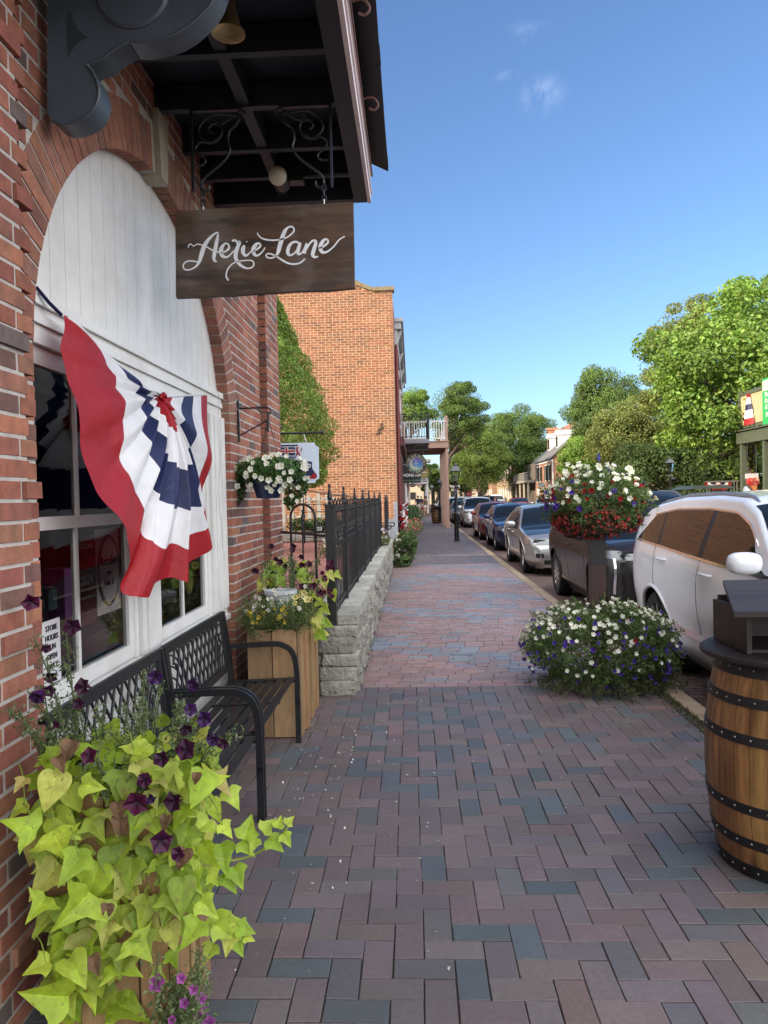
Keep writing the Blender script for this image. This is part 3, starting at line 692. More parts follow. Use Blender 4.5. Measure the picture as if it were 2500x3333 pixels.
m.build('lettering', pm('sign_white_paint', (.80,.83,.86), .6, var=.12, scale=40), sg)
for px_, py_ in ((662,690),(1055,668)): m = MB(); p = PX(px_, py_, Y=SY); m.tube([(p.x,SY,p.z+.03),(p.x,SY,p.z-.01)], .005, 6); m.build('eye_screw', M['steel'], sg)
# ============================================================ bunting fan on the window
bt = thing('bunting', 'red, white and blue pleated fan bunting tied across the arched window', 'bunting', (-1.25, 3.6, 2.2))
OUTL = [((200,1025),-1.30),((208,1100),-1.26),((216,1180),-1.235),((226,1290),-1.22),((240,1440),-1.20),((258,1545),-1.19),((285,1625),-1.175),((330,1712),-1.15),((376,1800),-1.13),((398,1870),-1.12),((404,1925),-1.10),((434,1944),-1.08),((478,1940),-1.08),((524,1908),-1.10),((559,1880),-1.12),((591,1895),-1.10),((610,1848),-1.12),((645,1818),-1.16),((668,1770),-1.20),((679,1690),-1.23),((678,1560),-1.25),((674,1420),-1.28),((675,1284),-1.31)]
K = PX(516, 1292, X=-1.215)
E3 = [PX(a, b, X=x) for (a, b), x in OUTL]
Ec = smoothcurve([tuple(p) for p in E3], 10); Ec = np.array(Ec); nT = len(Ec); nR = 56
th = np.linspace(0, 1, nT)[:, None]; rr = np.linspace(0.0, 1, nR)[None, :]
Kn = np.array(K)
G = Kn[None, None]+(Ec[:, None]-Kn)*rr[..., None]
hang = np.sin(PI*th)*rr*(1-rr)                       # belly between knot and hem
npl = 14
ph = th*npl*2*PI+1.2*np.sin(th*9)
tri = np.arcsin(np.sin(ph)*.97)/1.4                 # sharp pleats close to the knot
ph2 = th*6.3*2*PI+1.1*np.sin(th*7+.6)+rr*.9
edge_ = np.clip(np.minimum(th, 1-th)*9, .1, 1)
lf_ = 1-.65*np.exp(-((th-.2)/.2)**2); amp = (.006+.13*rr*(1-rr)**2.2)*edge_*lf_; amp2 = .036*rr**1.4*edge_*lf_
G[..., 0] += amp*tri*.8+amp2*(np.sin(ph2)+.25*np.sin(ph2*2.3+1))+hang*.13
tang = np.gradient(Ec, axis=0); tang /= np.linalg.norm(tang, axis=1)[:, None]
G[..., 0] += amp*tri*.9+hang*.16+.018*np.sin(rr*9+th*14)*rr*(1-th)
G += tang[:, None]*(amp*np.cos(ph*.5+1)*.3+amp2*np.cos(ph2+.5)*.45)[..., None]
# curl of the long left hem towards the viewer
wl = np.exp(-((th-.28)/.14)**2)*np.clip((rr-.74)/.26, 0, 1)
G[..., 0] += .05*wl; G[..., 1] += .02*wl
R_, W_, B_ = (.36,.006,.014), (.78,.78,.80), (.010,.018,.085)
BT = np.array([(0,.15,.34,.56,.76),(.05,.08,.16,.32,.58),(.18,.07,.16,.30,.60),(.28,.12,.25,.45,.72),(.45,.16,.34,.55,.76),(.6,.19,.40,.62,.82),(.72,.19,.40,.62,.83),(.82,.15,.40,.70,.84),(.91,.15,.28,.55,.88),(1,.25,.47,.67,.83)])
tt = np.linspace(0, 1, nT); BD = [np.zeros(nT)]+[np.interp(tt, BT[:, 0], BT[:, k]) for k in (1,2,3,4)]+[np.ones(nT)]
for k in (1,2,3,4): BD[k] = np.convolve(np.pad(BD[k], 9, mode='edge'), np.ones(19)/19, 'valid')+.006*np.sin(tt*npl*2*PI)*np.clip((tt-.3)*5,0,1)
bands = [(0, R_), (1, W_), (2, B_), (3, W_), (4, R_)]
def sample(r):                                      # r array (nT,) -> points
    out = np.empty((nT, 3)); x = r*(nR-1); i = np.clip(np.floor(x).astype(int), 0, nR-2); f = (x-i)[:, None]
    return G[np.arange(nT), i]*(1-f)+G[np.arange(nT), i+1]*f
m = MB()
for k, c in bands:
    A, Bq = BD[k], BD[k+1]
    m.grid(np.stack([sample(A+(Bq-A)*s) for s in np.linspace(0, 1, 14)], 0), c)
mcl, nt_, b = nodes('bunting_cloth'); a = N(nt_, 'ShaderNodeAttribute', attribute_name='Col'); c = coords(nt_)
wv = N(nt_, 'ShaderNodeTexNoise', Scale=7, Detail=5, Roughness=.6); nt_.links.new(c, wv.inputs['Vector'])
nt_.links.new(mixc(nt_, 1.0, a.outputs['Color'], ramp(nt_, wv.outputs[0], [(.3,.9),(.7,1.08)]), 'MULTIPLY'), b.inputs['Base Color']); b.inputs['Roughness'].default_value = .55
bp = N(nt_, 'ShaderNodeBump', Strength=.7, Distance=.02); nt_.links.new(wv.outputs[0], bp.inputs['Height']); nt_.links.new(bp.outputs[0], b.inputs['Normal'])
tl = N(nt_, 'ShaderNodeBsdfTranslucent'); nt_.links.new(a.outputs['Color'], tl.inputs[0]); ms = N(nt_, 'ShaderNodeMixShader'); ms.inputs[0].default_value = .18
nt_.links.new(b.outputs[0], ms.inputs[1]); nt_.links.new(tl.outputs[0], ms.inputs[2]); nt_.links.new(ms.outputs[0], [n for n in nt_.nodes if n.type == 'OUTPUT_MATERIAL'][0].inputs[0])
fo = m.build('fan', mcl, bt, smooth=True)
m = MB()                                           # gathered knot and white top hem tape
for i in range(9):
    a_ = i/9*2*PI; m.tube([tuple(Kn+np.array((.01, .012*math.cos(a_), .010*math.sin(a_)))), tuple(Kn+np.array((.025+.01*(i%2), .026*math.cos(a_), .026*math.sin(a_)-.01)))], [.005, .010], 6, col=R_)
m.build('knot', mcl, bt, smooth=60)
m = MB(); m.tube([tuple(v) for v in G[0, ::6]], .006, 6, col=W_); m.tube([tuple(v) for v in G[-1, ::6]], .006, 6, col=W_); m.build('hem_tape', mcl, bt, smooth=60)
m = MB(); p0 = PX(118, 935, X=-1.33); m.tube([tuple(p0), tuple(PX(160, 985, X=-1.315)), tuple(E3[0])], .007, 6, col=B_)
m.build('tie_cord', mcl, bt, smooth=60)
# striped ribbon hanging beside the window
rb = MB()
def ribbon(pts, w, yo=0):
    pts = smoothcurve([tuple(p) for p in pts], 5)
    for k_, (a_, b_, c_) in enumerate([(-.5,-.2,W_), (-.2,0,R_), (0,.25,B_), (.25,.5,W_)]):
        G2 = [[(p[0], p[1]+w*a_, p[2]), (p[0], p[1]+w*b_, p[2])] for p in pts]; rb.grid(G2, c_)
        rb.grid([[(p[0]-.001, p[1]+w*a_, p[2]), (p[0]-.001, p[1]+w*b_, p[2])] for p in pts], c_)
ribbon([PX(a_, b_, X=-1.29) for a_, b_ in ((702,1268),(711,1290),(709,1400),(716,1500),(712,1600),(720,1700),(724,1786))], .016)
ribbon([PX(a_, b_, X=-1.27) for a_, b_ in ((702,1268),(730,1300),(760,1320),(778,1335),(781,1365),(785,1392))], .014)
tag(rb.build('ribbon', mcl), 'thin striped ribbon hanging down the right side of the window frame', 'ribbon')
# ============================================================ notices behind the glass
def poster(lab, y0, y1, z0, z1, col, x=-1.425):
    t = thing('poster', lab, 'poster', (x, (y0+y1)/2, z0), group='notices in the shop window')
    m = MB(); m.bx(x-.003, x, y0, y1, z0, z1); m.build('sheet', pm('sheet_ink', col, .5, var=.05), t); return t
RZ = (PI/2, 0, PI/2)
inkw = pm('white_ink', (.75,.75,.75), .5, var=.02); inkr = pm('red_ink', (.55,.03,.02), .5, var=.02); inkd = pm('dark_ink', (.03,.03,.035), .5, var=.02)
t = poster('black and red St Louis A-List 2024 poster behind the lower pane', 3.06, 3.24, 1.08, 1.47, (.10,.01,.015))
text_mesh('heading', 'St.Louis', inkw, t, (-1.4235, 3.15, 1.425), .042, RZ); text_mesh('title', 'A-LIST', inkr, t, (-1.4235, 3.15, 1.345), .066, RZ, offset=.002); text_mesh('year', '2024', inkw, t, (-1.4235, 3.15, 1.275), .058, RZ, offset=.0015); text_mesh('caption', 'ST. LOUIS MAGAZINE', inkw, t, (-1.4235, 3.15, 1.2), .016, RZ)
t = poster('pale pink Retailer notice with ringed circle beside the red poster', 3.25, 3.52, 1.1, 1.49, (.80,.66,.66))
m = MB()
for q_, s in ((.118,0),(.112,.006),(.121,-.005)): m.tube([(-1.4225, 3.385+s+q_*math.cos(a_), 1.295+1.35*q_*math.sin(a_)) for a_ in np.linspace(0, 2*PI, 40, endpoint=False)], .0018, 5, closed=True)
m.build('ring', inkd, t); text_mesh('title', 'Retailer', inkd, t, (-1.4235, 3.385, 1.34), .06, RZ); text_mesh('small_print', 'of the', inkd, t, (-1.4235, 3.385, 1.285), .022, RZ); text_mesh('lettering', 'Fox &', inkd, t, (-1.4235, 3.385, 1.24), .045, RZ)
t = poster('white sheet of opening hours at the bottom left pane', 2.66, 2.80, .93, 1.17, (.6,.6,.62), -1.378)
for i, s in enumerate(['STORE', 'HOURS', 'SUN', 'OPEN', 'DAILY', '10 - 5']): text_mesh('line_of_text', s, inkd, t, (-1.3765, 2.73, 1.14-i*.036), .03, RZ)
# ============================================================ benches
mb_ = M['black']
BL = 1.195
def bench():
    t = thing('park_bench', 'x', 'bench', (-.79, 3.65, 0), group='black metal benches')
    def side(y):
        m = MB(); w = .03
        pts = smoothcurve([(0,0,0),(0,0,.30),(-.004,0,.50),(-.03,0,.60),(-.09,0,.645),(-.17,0,.655),(-.43,0,.645)], 7)
        pts = [(0,0,0),(0,0,.25)]+[tuple(p) for p in pts if p[2] > .26]
        for i in range(len(pts)-1): m.bar((pts[i][0], y, pts[i][2]), (pts[i+1][0]+(pts[i+1][0]-pts[i][0])*.12, y, pts[i+1][2]+(pts[i+1][2]-pts[i][2])*.12), .034, .02, up=(0,1,0))
        m.build('arm_rest', mb_, t, local=True, smooth=40)
        m = MB(); b_ = [(-.53,0,0),(-.475,0,.25),(-.44,0,.43),(-.455,0,.62),(-.49,0,.87)]
        for i in range(4): m.bar((b_[i][0], y, b_[i][2]), (b_[i+1][0], y, b_[i+1][2]+.006), .032, .03, up=(0,1,0))
        m.bar((-.01,y,.415), (-.45,y,.40), .026, .03); m.build('leg_frame', mb_, t, local=True)
    side(.018); side(BL-.018)
    for i in range(7):
        m = MB(); x = -.035-i*.066; z = .432-.012*math.sin(i/6*PI)-.004*i
        m.bx(x-.022, x+.022, .03, BL-.03, z-.005, z+.006); m.build('seat_slat', mb_, t, local=True)
    m = MB()
    for y in (.04, BL/2, BL-.04): m.bar((-.01, y, .425), (-.44, y, .408), .03, .012)
    m.build('seat_frame', mb_, t, local=True)
    # back: frame with lattice
    def bp_(u, v): return (-.452-.038*((v-.5)/.37), u, v)
    m = MB()
    for v in (.855, .515): m.bar(bp_(.03, v), bp_(BL-.03, v), .05 if v > .7 else .045, .022, up=(1,0,.1))
    m.bar(bp_(.058, .50), bp_(.058, .87), .03, .022, up=(1,0,0)); m.bar(bp_(BL-.058, .50), bp_(BL-.058, .87), .03, .022, up=(1,0,0))
    m.build('back_frame', mb_, t, local=True)
    m = MB(); u0, u1, v0, v1 = .075, BL-.075, .54, .83
    n = 10; st = (u1-u0-.2)/n
    for s in (1, -1):
        for i in range(-5, n+5):
            a = u0+.1+i*st; pts = []
            for k_ in range(5):
                v = v0+(v1-v0)*k_/4; u = a+s*(v-v0)*.62+(0 if s > 0 else .045)
                if u0+.06 < u < u1-.06: pts.append(bp_(u, v))
            if len(pts) > 1: m.tube(pts, .0068, 5)
    for s in (0, 1):
        for r0 in (.09, .14, .19, .24):
            pts = []
            for k_ in range(9):
                a = k_/8*PI/2; u = (u0+r0*math.cos(a)) if s == 0 else (u1-r0*math.cos(a)); v = v0+r0*1.15*math.sin(a)
                if v <= v1: pts.append(bp_(u, v))
            if len(pts) > 2: m.tube(pts, .0055, 5)
    m.build('back_lattice', mb_, t, local=True)
    return t
b1 = bench(); b1['label'] = 'black metal slat bench touching the far planter, under the right window'
dup(b1, (-.79, 2.445, 0), 0, 'black metal slat bench half hidden by the lime leaved planter in front')
# ============================================================ wooden planter boxes
mpl = woodmat('cedar_boards', (.40,.26,.13), (.26,.15,.07), 'z', .7, 2.2, attr=True)
soil = pm('potting_soil', (.02,.014,.01), 1, bump=.6)
def planter(lab, x0, x1, y0, y1, h):
    t = thing('wooden_planter', lab, 'planter', ((x0+x1)/2, (y0+y1)/2, 0), group='cedar board planters')
    def plank(a, b, face, hh):
        m = MB(); c = np.array((1, 1, 1))*random.uniform(.75, 1.15)*np.array((1, random.uniform(.94,1.04), random.uniform(.85,1.05)))
        ch = .018
        poly = [(a, .004), (b, .004), (b, hh-ch), (b-ch, hh), (a+ch, hh), (a, hh-ch)]
        if face[0] == 'y': m.prism(poly, lambda u, v, q: (u, q, v), face[1], face[1]+.018, c)
        else: m.prism(poly, lambda u, v, q: (q, u, v), face[1]-.018, face[1], c)
        m.build('board', mpl, t)
    n = 2 if y0 > 4 else 4; wd = (x1-x0)/n
    for i in range(n): plank(x0+i*wd+.003, x0+(i+1)*wd-.004, ('y', y0), h+random.uniform(-.01, .01)); plank(x0+i*wd+.003, x0+(i+1)*wd-.004, ('y', y1-.018), h)
    n = max(2, int((y1-y0)/.115)); wd = (y1-y0)/n
    for i in range(n):
        o = random.uniform(-.004,.006)
        plank(y0+i*wd+.002, y0+(i+1)*wd-.003, ('x', x1+.02+o), h+random.uniform(-.012, .012)); 
        if i % 2: plank(y0+i*wd+.05, y0+(i+1)*wd+.03, ('x', x1+.036), h-.01)
    m = MB(); m.bx(x0+.02, x1-.002, y0+.02, y1-.02, h-.16, h-.05); m.build('soil', soil, t)
    m = MB(); m.bx(x0+.019, x1-.001, y0+.02, y1-.02, .01, h-.165); m.build('liner', pm('liner', (.05,.035,.02), .9), t)
    return t
planter('unpainted cedar planter at the left edge beneath the lime green vine', -1.13, -.76, 2.16, 2.43, .74)
planter('unpainted cedar planter standing between the bench end and the stone wall', -1.14, -.80, 4.92, 5.78, .74)
# ============================================================ plants of the near planter
def bigleaf(mb, c, nrm, tip, s, col, fold=.25, curl=.2, shape=0):
    """sweet-potato leaf: heart base, pointed side lobes, drooping tip"""
    n = np.array(nrm, float); n /= np.linalg.norm(n); t = np.array(tip, float); t -= n*t.dot(n); t /= np.linalg.norm(t); b = np.cross(n, t)
    if shape == 0: O = [(0,-.02),(.10,-.16),(.26,-.20),(.42,-.12),(.52,.04),(.60,.16),(.44,.22),(.33,.32),(.26,.48),(.16,.68),(.06,.88),(0,1)]
    elif shape == 1: O = [(0,-.02),(.10,-.18),(.28,-.22),(.43,-.13),(.49,.04),(.46,.22),(.38,.40),(.28,.58),(.17,.76),(.07,.92),(.02,.98),(0,1)]
    else: O = [(0,-.02),(.10,-.14),(.24,-.18),(.38,-.12),(.55,.0),(.78,.02),(.55,.18),(.34,.26),(.24,.42),(.15,.64),(.06,.86),(0,1)]
    V = []; mid = []
    for (x, y) in O:
        dr = -curl*(y*y*.5+.1*math.sin(y*5)); V.append(('m', y*.999, dr))
    for sgn in (1, -1):
        for (x, y) in O: pass
    P_ = []
    def pt(x, y, w): return np.array(c)+s*(t*y+b*x+n*w)
    nO = len(O); idx = {}
    vs = []; f = []
    def w(x, y): return fold*abs(x)-curl*(y*abs(y))*.55-curl*.5*x*x+.025*math.sin(x*17+y*11)
    for lay, k in ((0, 0.0), (1, .5), (2, 1.0)):
        pass
    for sgn in (1, -1):
        base = len(vs)
        for (x, y) in O:
            ym = y*.9+.02
            for k in (0, .05, .45, .8, 1.0):
                xx = sgn*x*k; yy = ym*(1-k)*.98+y*k; vs.append(pt(xx, yy, w(xx, yy)))
        for i in range(nO-1):
            for k in range(4):
                a = base+i*5+k; q = (a, a+1, a+6, a+5); f.append(q if sgn > 0 else q[::-1])
    cc = []
    for i, v in enumerate(vs):
        k = i % 5; br = 1.32 if k == 0 else (1.0, .93)[(i//5) % 2]
        cc.append(np.array(col)*br)
    mb.add(vs, f, np.clip(cc, 0, 1))
LIME = [(.38,.52,.045), (.46,.58,.06), (.28,.43,.035), (.52,.56,.12), (.33,.48,.04), (.42,.55,.07)]
vn = MB(); st = MB()
random.seed(21)
def vdepth(x): return 2.02+.00022*x
# surveyed leaf centres (photo px) with tip direction in px and size in px
LV = [(165,2575,-30,90,150,1),(60,2640,-60,60,110,2),(250,2600,40,60,120,2),(170,2490,-20,-60,120,0),(300,2560,80,20,110,0),(65,2690,-90,-20,150,2),(215,2690,60,60,150,1),(110,2760,-20,110,150,0),(195,2760,40,90,140,2),(320,2700,40,60,140,1),(440,2420,10,-60,120,0),(455,2450,-60,60,110,1),(690,2520,10,-90,140,1),(640,2570,-30,60,140,1),(720,2560,60,50,120,0),(600,2640,60,30,130,1),(650,2700,-40,40,130,1),(390,2790,-10,70,150,0),(300,2880,-30,90,170,1),(260,2820,30,60,140,0),(150,2870,-60,90,150,0),(120,2960,-50,70,150,1),(230,2960,-60,50,170,1),(370,2920,50,60,170,1),(330,2980,-20,70,150,1),(440,2900,40,60,130,0),(500,2950,-40,70,150,0),(530,2900,60,50,140,1),(570,2990,40,70,160,0),(600,2930,30,60,120,0),(640,2880,40,60,120,1),(680,2960,60,60,120,0),(730,3030,60,40,100,0),(700,3010,-30,60,90,1),(620,3040,-40,60,120,0),(560,3050,20,60,130,1),(180,3090,-60,60,150,1),(240,3060,40,80,150,1),(310,3080,50,60,160,1),(330,3160,-70,20,160,0),(410,3150,80,30,170,0),(460,3090,60,60,140,0),(360,3250,-40,60,170,1),(280,3230,20,90,160,1),(150,3230,-80,-20,170,0),(210,3300,10,70,160,1),(430,3290,70,30,160,0),(120,3150,-70,40,120,0),(520,3180,60,20,110,0),(70,2560,-30,80,90,0),(350,2500,40,50,100,1),(235,2520,20,60,110,0),(760,2600,30,50,90,0),(680,2790,30,70,130,1),(740,2700,50,40,90,0),(560,2820,30,60,140,1),(480,2800,-10,70,130,1),(620,2800,50,60,140,0),(700,2860,60,40,100,1),(230,2830,-40,60,130,1),(400,3000,0,80,160,1),(480,3010,50,60,150,1),(290,3140,-10,80,150,0),(570,3120,50,50,110,0),(150,3020,-50,60,140,1),(600,2740,60,60,120,2),(530,2760,30,80,130,0),(250,3170,30,60,150,1),(200,3170,-20,80,140,0)]
for (x, y, dx, dy, s, sh_) in LV:
    Y = vdepth(x)+random.uniform(-.09, .06); p = PX(x, y, Y=Y); q = PX(x+dx, y+dy, Y=Y-.02*(dy > 0)); sz = s*Y/FPX*random.uniform(.52, .84)
    tipd = np.array(q-p); nrm = np.array((.3+random.uniform(-.6,.5), -.7+random.uniform(-.2,.35), .5+random.uniform(-.5,.5)))
    col = np.array(random.choice(LIME))*random.uniform(.85, 1.1)
    if random.random() < .05: col = np.array((.42,.36,.12))
    bigleaf(vn, tuple(np.array(p)-tipd/np.linalg.norm(tipd)*sz*.4), nrm, tipd, sz, col, random.uniform(.15, .6), random.uniform(.1, .6), sh_ if random.random() < .5 else random.choice([0,2]))
    base = np.array(p)-tipd/np.linalg.norm(tipd)*sz*.4; root = base+np.array((-.06+random.uniform(-.03,.03), .07, random.uniform(.03,.1))); mid_ = (root+base)/2+np.array((.01, -.01, .02))
    if random.random() < .4: st.tube([tuple(q_) for q_ in smoothcurve([root, mid_, base], 4)], .0018, 5, col=(.22,.3,.05))
# denser leaves behind and over the front boards
for i in range(110):
    x = random.uniform(-1.10, -.68); z = random.uniform(.10, .84) if x < -.85 else random.uniform(.36, .86)
    if z < .3 and x > -.95: continue
    bigleaf(vn, (x, 2.12+random.uniform(-.05,.03), z), (.3+random.uniform(-.4,.4), -.8, .45+random.uniform(-.3,.3)), (random.uniform(-.6,.6), random.uniform(-.3,.1), -1), random.uniform(.05,.095), np.array(random.choice(LIME))*random.uniform(.55,.95), random.uniform(.1,.4), random.uniform(.1,.5), random.choice([0,0,1,2]))
for i in range(50):
    bigleaf(vn, (-.73+random.uniform(-.02,.06), random.uniform(2.1,2.4), random.uniform(.4,.82)), (.9, -.4, .4), (random.uniform(-.2,.4), random.uniform(-.6,.4), -1), random.uniform(.05,.09), np.array(random.choice(LIME))*random.uniform(.6,1), .25, .35, random.choice([0,1,2]))
for i in range(60):
    bigleaf(vn, (random.uniform(-1.15,-.72), random.uniform(2.08,2.42), random.uniform(.76,.88)), (random.uniform(-.3,.4), -.5, .8), (random.uniform(-1,1), random.uniform(-.6,.6), -.4), random.uniform(.05,.08), np.array(random.choice(LIME))*random.uniform(.6,1), .25, .3, random.choice([0,1]))
# long runner reaching over the pavement
run = [PX(a, b, Y=c) for a, b, c in ((640,2790,2.2),(700,2795,2.25),(760,2800,2.28),(830,2780,2.3),(890,2740,2.3),(935,2695,2.3))]
st.tube([tuple(p) for p in smoothcurve([tuple(p) for p in run], 5)], .0035, 6, col=(.3,.38,.08))
for (x, y, dx, dy, s) in [(765,2830,20,50,70),(800,2720,10,-50,75),(790,2745,30,30,60),(860,2700,30,-40,55),(880,2735,40,30,60),(905,2690,10,-40,40),(925,2720,20,30,45),(935,2680,20,-30,35),(830,2735,-10,30,45),(720,2760,10,50,90),(735,2850,30,50,70)]:
    p = PX(x, y, Y=2.28); q = PX(x+dx, y+dy, Y=2.26); bigleaf(vn, p, (.2,-.8,.6), q-p, s*2.28/FPX, random.choice(LIME), .3, .3, 0)
run = [PX(a, b, Y=c) for a, b, c in ((600,2960,2.15),(660,3030,2.2),(720,3060,2.22),(770,3075,2.22))]
st.tube([tuple(p) for p in run], .003, 6, col=(.3,.38,.08))
for (x, y, dx, dy, s) in [(700,2990,30,40,80),(740,3010,40,-10,70),(765,3060,20,40,60),(780,3020,40,10,60),(750,3040,-10,50,70),(690,3080,-20,40,60),(800,3050,30,10,35)]:
    p = PX(x, y, Y=2.2); q = PX(x+dx, y+dy, Y=2.18); bigleaf(vn, p, (.2,-.8,.6), q-p, s*2.2/FPX, random.choice(LIME), .3, .3, 0)
mlime = leafmat('lime_leaf', None, .45, .35, .2, 30, (.22,.13,.04))
t = thing('sweet_potato_vine', 'lime green sweet potato vine spilling over the near cedar planter', 'plant', (-.95, 1.9, .7))
vn.build('leaves', mlime, t, smooth=50); st.build('stems', leafmat('vine_stem', None, .5, .1), t, smooth=60)
m = MB()                                            # withered brown leaves
for (x, y, s) in [(385,2620,80),(390,2665,80),(600,2770,90),(230,2420,90),(350,2950,70),(300,3120,80),(640,2520,50),(190,2470,70),(540,2660,60)]:
    Y = vdepth(x)-.06; bigleaf(m, PX(x, y, Y=Y), (.3,-.8,.2+random.random()*.4), (random.uniform(-.4,.4), 0, -1), s*.7*Y/FPX, (.15,.09,.05), .9, .9, 1)
m.build('withered_leaves', leafmat('withered_leaf', None, .8, .1, .3, 30), t)
# petunia with dark flowers, grey-green sprigs
GG = [(.15,.20,.09), (.19,.24,.11), (.11,.16,.065)]
def sprig(mb, p0, p1, n, ls, cols=GG, wob=.02, spread=.022):
    p0 = np.array(p0); p1 = np.array(p1); mid = (p0+p1)/2+np.random.normal(0, wob, 3)
    c = np.array(smoothcurve([p0, mid, p1], 6)); mb.tube([tuple(q) for q in c[::2]], [.0025]*len(c[::2]), 4, col=np.array(cols[0])*.8)
    t = np.random.uniform(.1, 1, n)**.7*(len(c)-1); i = np.clip(t.astype(int), 0, len(c)-2); f = (t-i)[:, None]; pos = c[i]*(1-f)+c[i+1]*f+np.random.normal(0, spread*.5, (n, 3))
    leaves(mb, pos, ls, np.array(cols)[np.random.randint(0, len(cols), n)], .25, .42)
    return c[-1]
pe = thing('petunia', 'dark purple petunia with leggy grey-green stems above the near cedar planter', 'plant', (-.95, 2.0, .72))
m = MB(); np.random.seed(5)
SP = [(110,2070,2.2),(140,2230,2.2),(215,2060,2.25),(205,2150,2.3),(230,2330,2.25),(470,2190,2.3),(520,2230,2.35),(590,2290,2.35),(640,2330,2.3),(480,2310,2.3),(430,2370,2.2),(350,2380,2.2),(110,2380,2.1),(290,2430,2.2),(560,2400,2.3),(660,2420,2.3),(170,2300,2.2),(90,2250,2.15),(700,2440,2.3),(610,2440,2.3),(60,2310,2.1),(330,2330,2.25),(250,2260,2.25),(150,2140,2.2),(500,2450,2.2),(400,2300,2.3)]
for (x, y, Y) in SP:
    e = np.array(PX(x, y, Y=Y)); r0 = np.array((min(max(e[0]+random.uniform(-.06,.06), -1.08), -.80), 2.30+random.uniform(-.08,.08), .72))
    sprig(m, r0, e, 95, .016); 
    if y > 2350: sprig(m, r0, e+np.random.normal(0, .05, 3), 110, .017)
for i in range(22):
    e = np.array((random.uniform(-1.15,-.72), random.uniform(2.1,2.5), random.uniform(.76,.95))); sprig(m, (min(max(e[0],-1.05),-.82), min(e[1], 2.38), .7), e, 70, .019)
for (x, y) in [(380,2560),(420,2620),(520,2600),(560,2640),(460,2680),(500,2560),(440,2540),(350,2590)]:
    Y = vdepth(x)-.02
    e = np.array(PX(x, y, Y=Y)); sprig(m, e+np.array((-.06,.05,.12)), e, 80, .02)
m.build('foliage', leafmat('grey_green_leaf', None, .6, .25), pe)
m = MB(); n_ = []
FL = [(100,1960,2.2,.06),(235,2040,2.2,.062),(150,2110,2.2,.05),(165,2205,2.2,.06),(270,2235,2.2,.065),(255,2290,2.2,.04),(160,2250,2.2,.045),(505,2205,2.3,.052),(630,2230,2.35,.048),(620,2310,2.3,.05),(665,2340,2.3,.052),(605,2375,2.25,.06),(605,2440,2.2,.068),(695,2410,2.3,.045),(725,2420,2.3,.04),(680,2400,2.3,.04),(290,2460,2.1,.065),(525,2470,2.2,.05),(470,2540,2.1,.05),(445,2615,2.0,.072),(565,2610,2.0,.065),(525,2740,1.98,.085),(490,2600,2.05,.05),(580,2780,2.0,.055),(120,2270,2.1,.05),(180,2360,2.2,.04)]
for (x, y, Y, s) in FL:
    Y = min(Y, 2.0) if y > 2400 else Y; p = np.array([PX(x, y, Y=Y)]); petunias(m, p, np.array([[random.uniform(-.5,.8), -1, random.uniform(-.6,.4)]]), s*.9, random.choice([(.075,.008,.055),(.05,.006,.04),(.11,.008,.06),(.05,.01,.10)]), .2, (.01,.002,.01))
build_flowers(m, leafmat('dark_petal', None, .5, .2), pe)
# small pink petunia on the ground at the planter foot
pk = thing('pink_petunia', 'small pink and mauve petunia growing at the foot of the near planter', 'plant', (-.68, 2.1, 0))
m = MB()
for i in range(34):
    e = np.array(PX(random.uniform(500,680), random.uniform(3090,3333), Y=2.1+random.uniform(-.12,.12))); sprig(m, (-.70+random.uniform(-.08,.06), 2.1+random.uniform(-.1,.1), .0), e, 45, .017, spread=.03)
m.build('foliage', leafmat('sprig_leaf', None, .6, .25), pk)
m = MB()
for (x, y, s) in [(510,3200,.04),(630,3220,.035),(655,3250,.035),(600,3265,.035),(645,3310,.035),(590,3185,.03),(680,3330,.035),(560,3320,.03),(665,3290,.03)]:
    petunias(m, np.array([PX(x, y, Y=2.02)]), np.array([[.2,-1,.6]]), s*1.05, (.36,.10,.36), .2, (.12,.02,.12))
build_flowers(m, leafmat('pink_petal', None, .5, .25), pk)
# ============================================================ plants of the far planter
fp = thing('mixed_flowers', 'mixed yellow, white and dark purple flowers filling the far cedar planter', 'plant', (-.97, 5.3, .72))
m = MB()
for i in range(150):
    e = np.array((random.uniform(-1.2,-.68), random.uniform(4.82,5.85), random.uniform(.74,.94)))
    sprig(m, (min(max(e[0],-1.1),-.84), min(max(e[1], 4.95), 5.7), .7), e, 60, .022, [(.12,.17,.055),(.17,.21,.075),(.08,.13,.05)], spread=.035)
for i in range(26):
    e = np.array((random.uniform(-1.15,-.62), random.uniform(5.3,5.95), random.uniform(.95,1.22)))
    sprig(m, (min(max(e[0],-1.1),-.84), min(e[1], 5.7), .72), e, 70, .022, [(.12,.16,.07),(.09,.12,.06)])
m.build('foliage', leafmat('mixed_leaf', None, .6, .25), fp)
m = MB()
for i in range(46):
    u = random.random()
    c = (random.uniform(-1.12,-1.0), random.uniform(5.4,5.8), random.uniform(.98,1.12)) if u < .35 else (random.uniform(-.9,-.62), random.uniform(5.35,5.85), random.uniform(.85,1.12)) if u < .8 else (random.uniform(-.74,-.68), random.uniform(5.1,5.7), random.uniform(.62,.8))
    bigleaf(m, c, (random.uniform(-.3,.5), -.8, .6), (random.uniform(-1,1), -.2, random.uniform(-1,.2)), random.uniform(.07,.1), random.choice([(.36,.46,.06),(.26,.4,.05),(.46,.46,.10)]), .25, .3, random.choice([0,1]))
m.build('lime_leaves', mlime, fp, smooth=50)
m = MB()
def sc_fl(n, box, s, col, nz=.3):
    p = np.array([[random.uniform(*box[0]), random.uniform(*box[1]), random.uniform(*box[2])] for _ in range(n)])
    petunias(m, p, np.stack([np.random.normal(.2,.4,n), -np.ones(n), np.random.normal(nz,.4,n)], 1), s, col, .15, (.25,.2,.1) if col[0] > .5 else (.01,.003,.01))
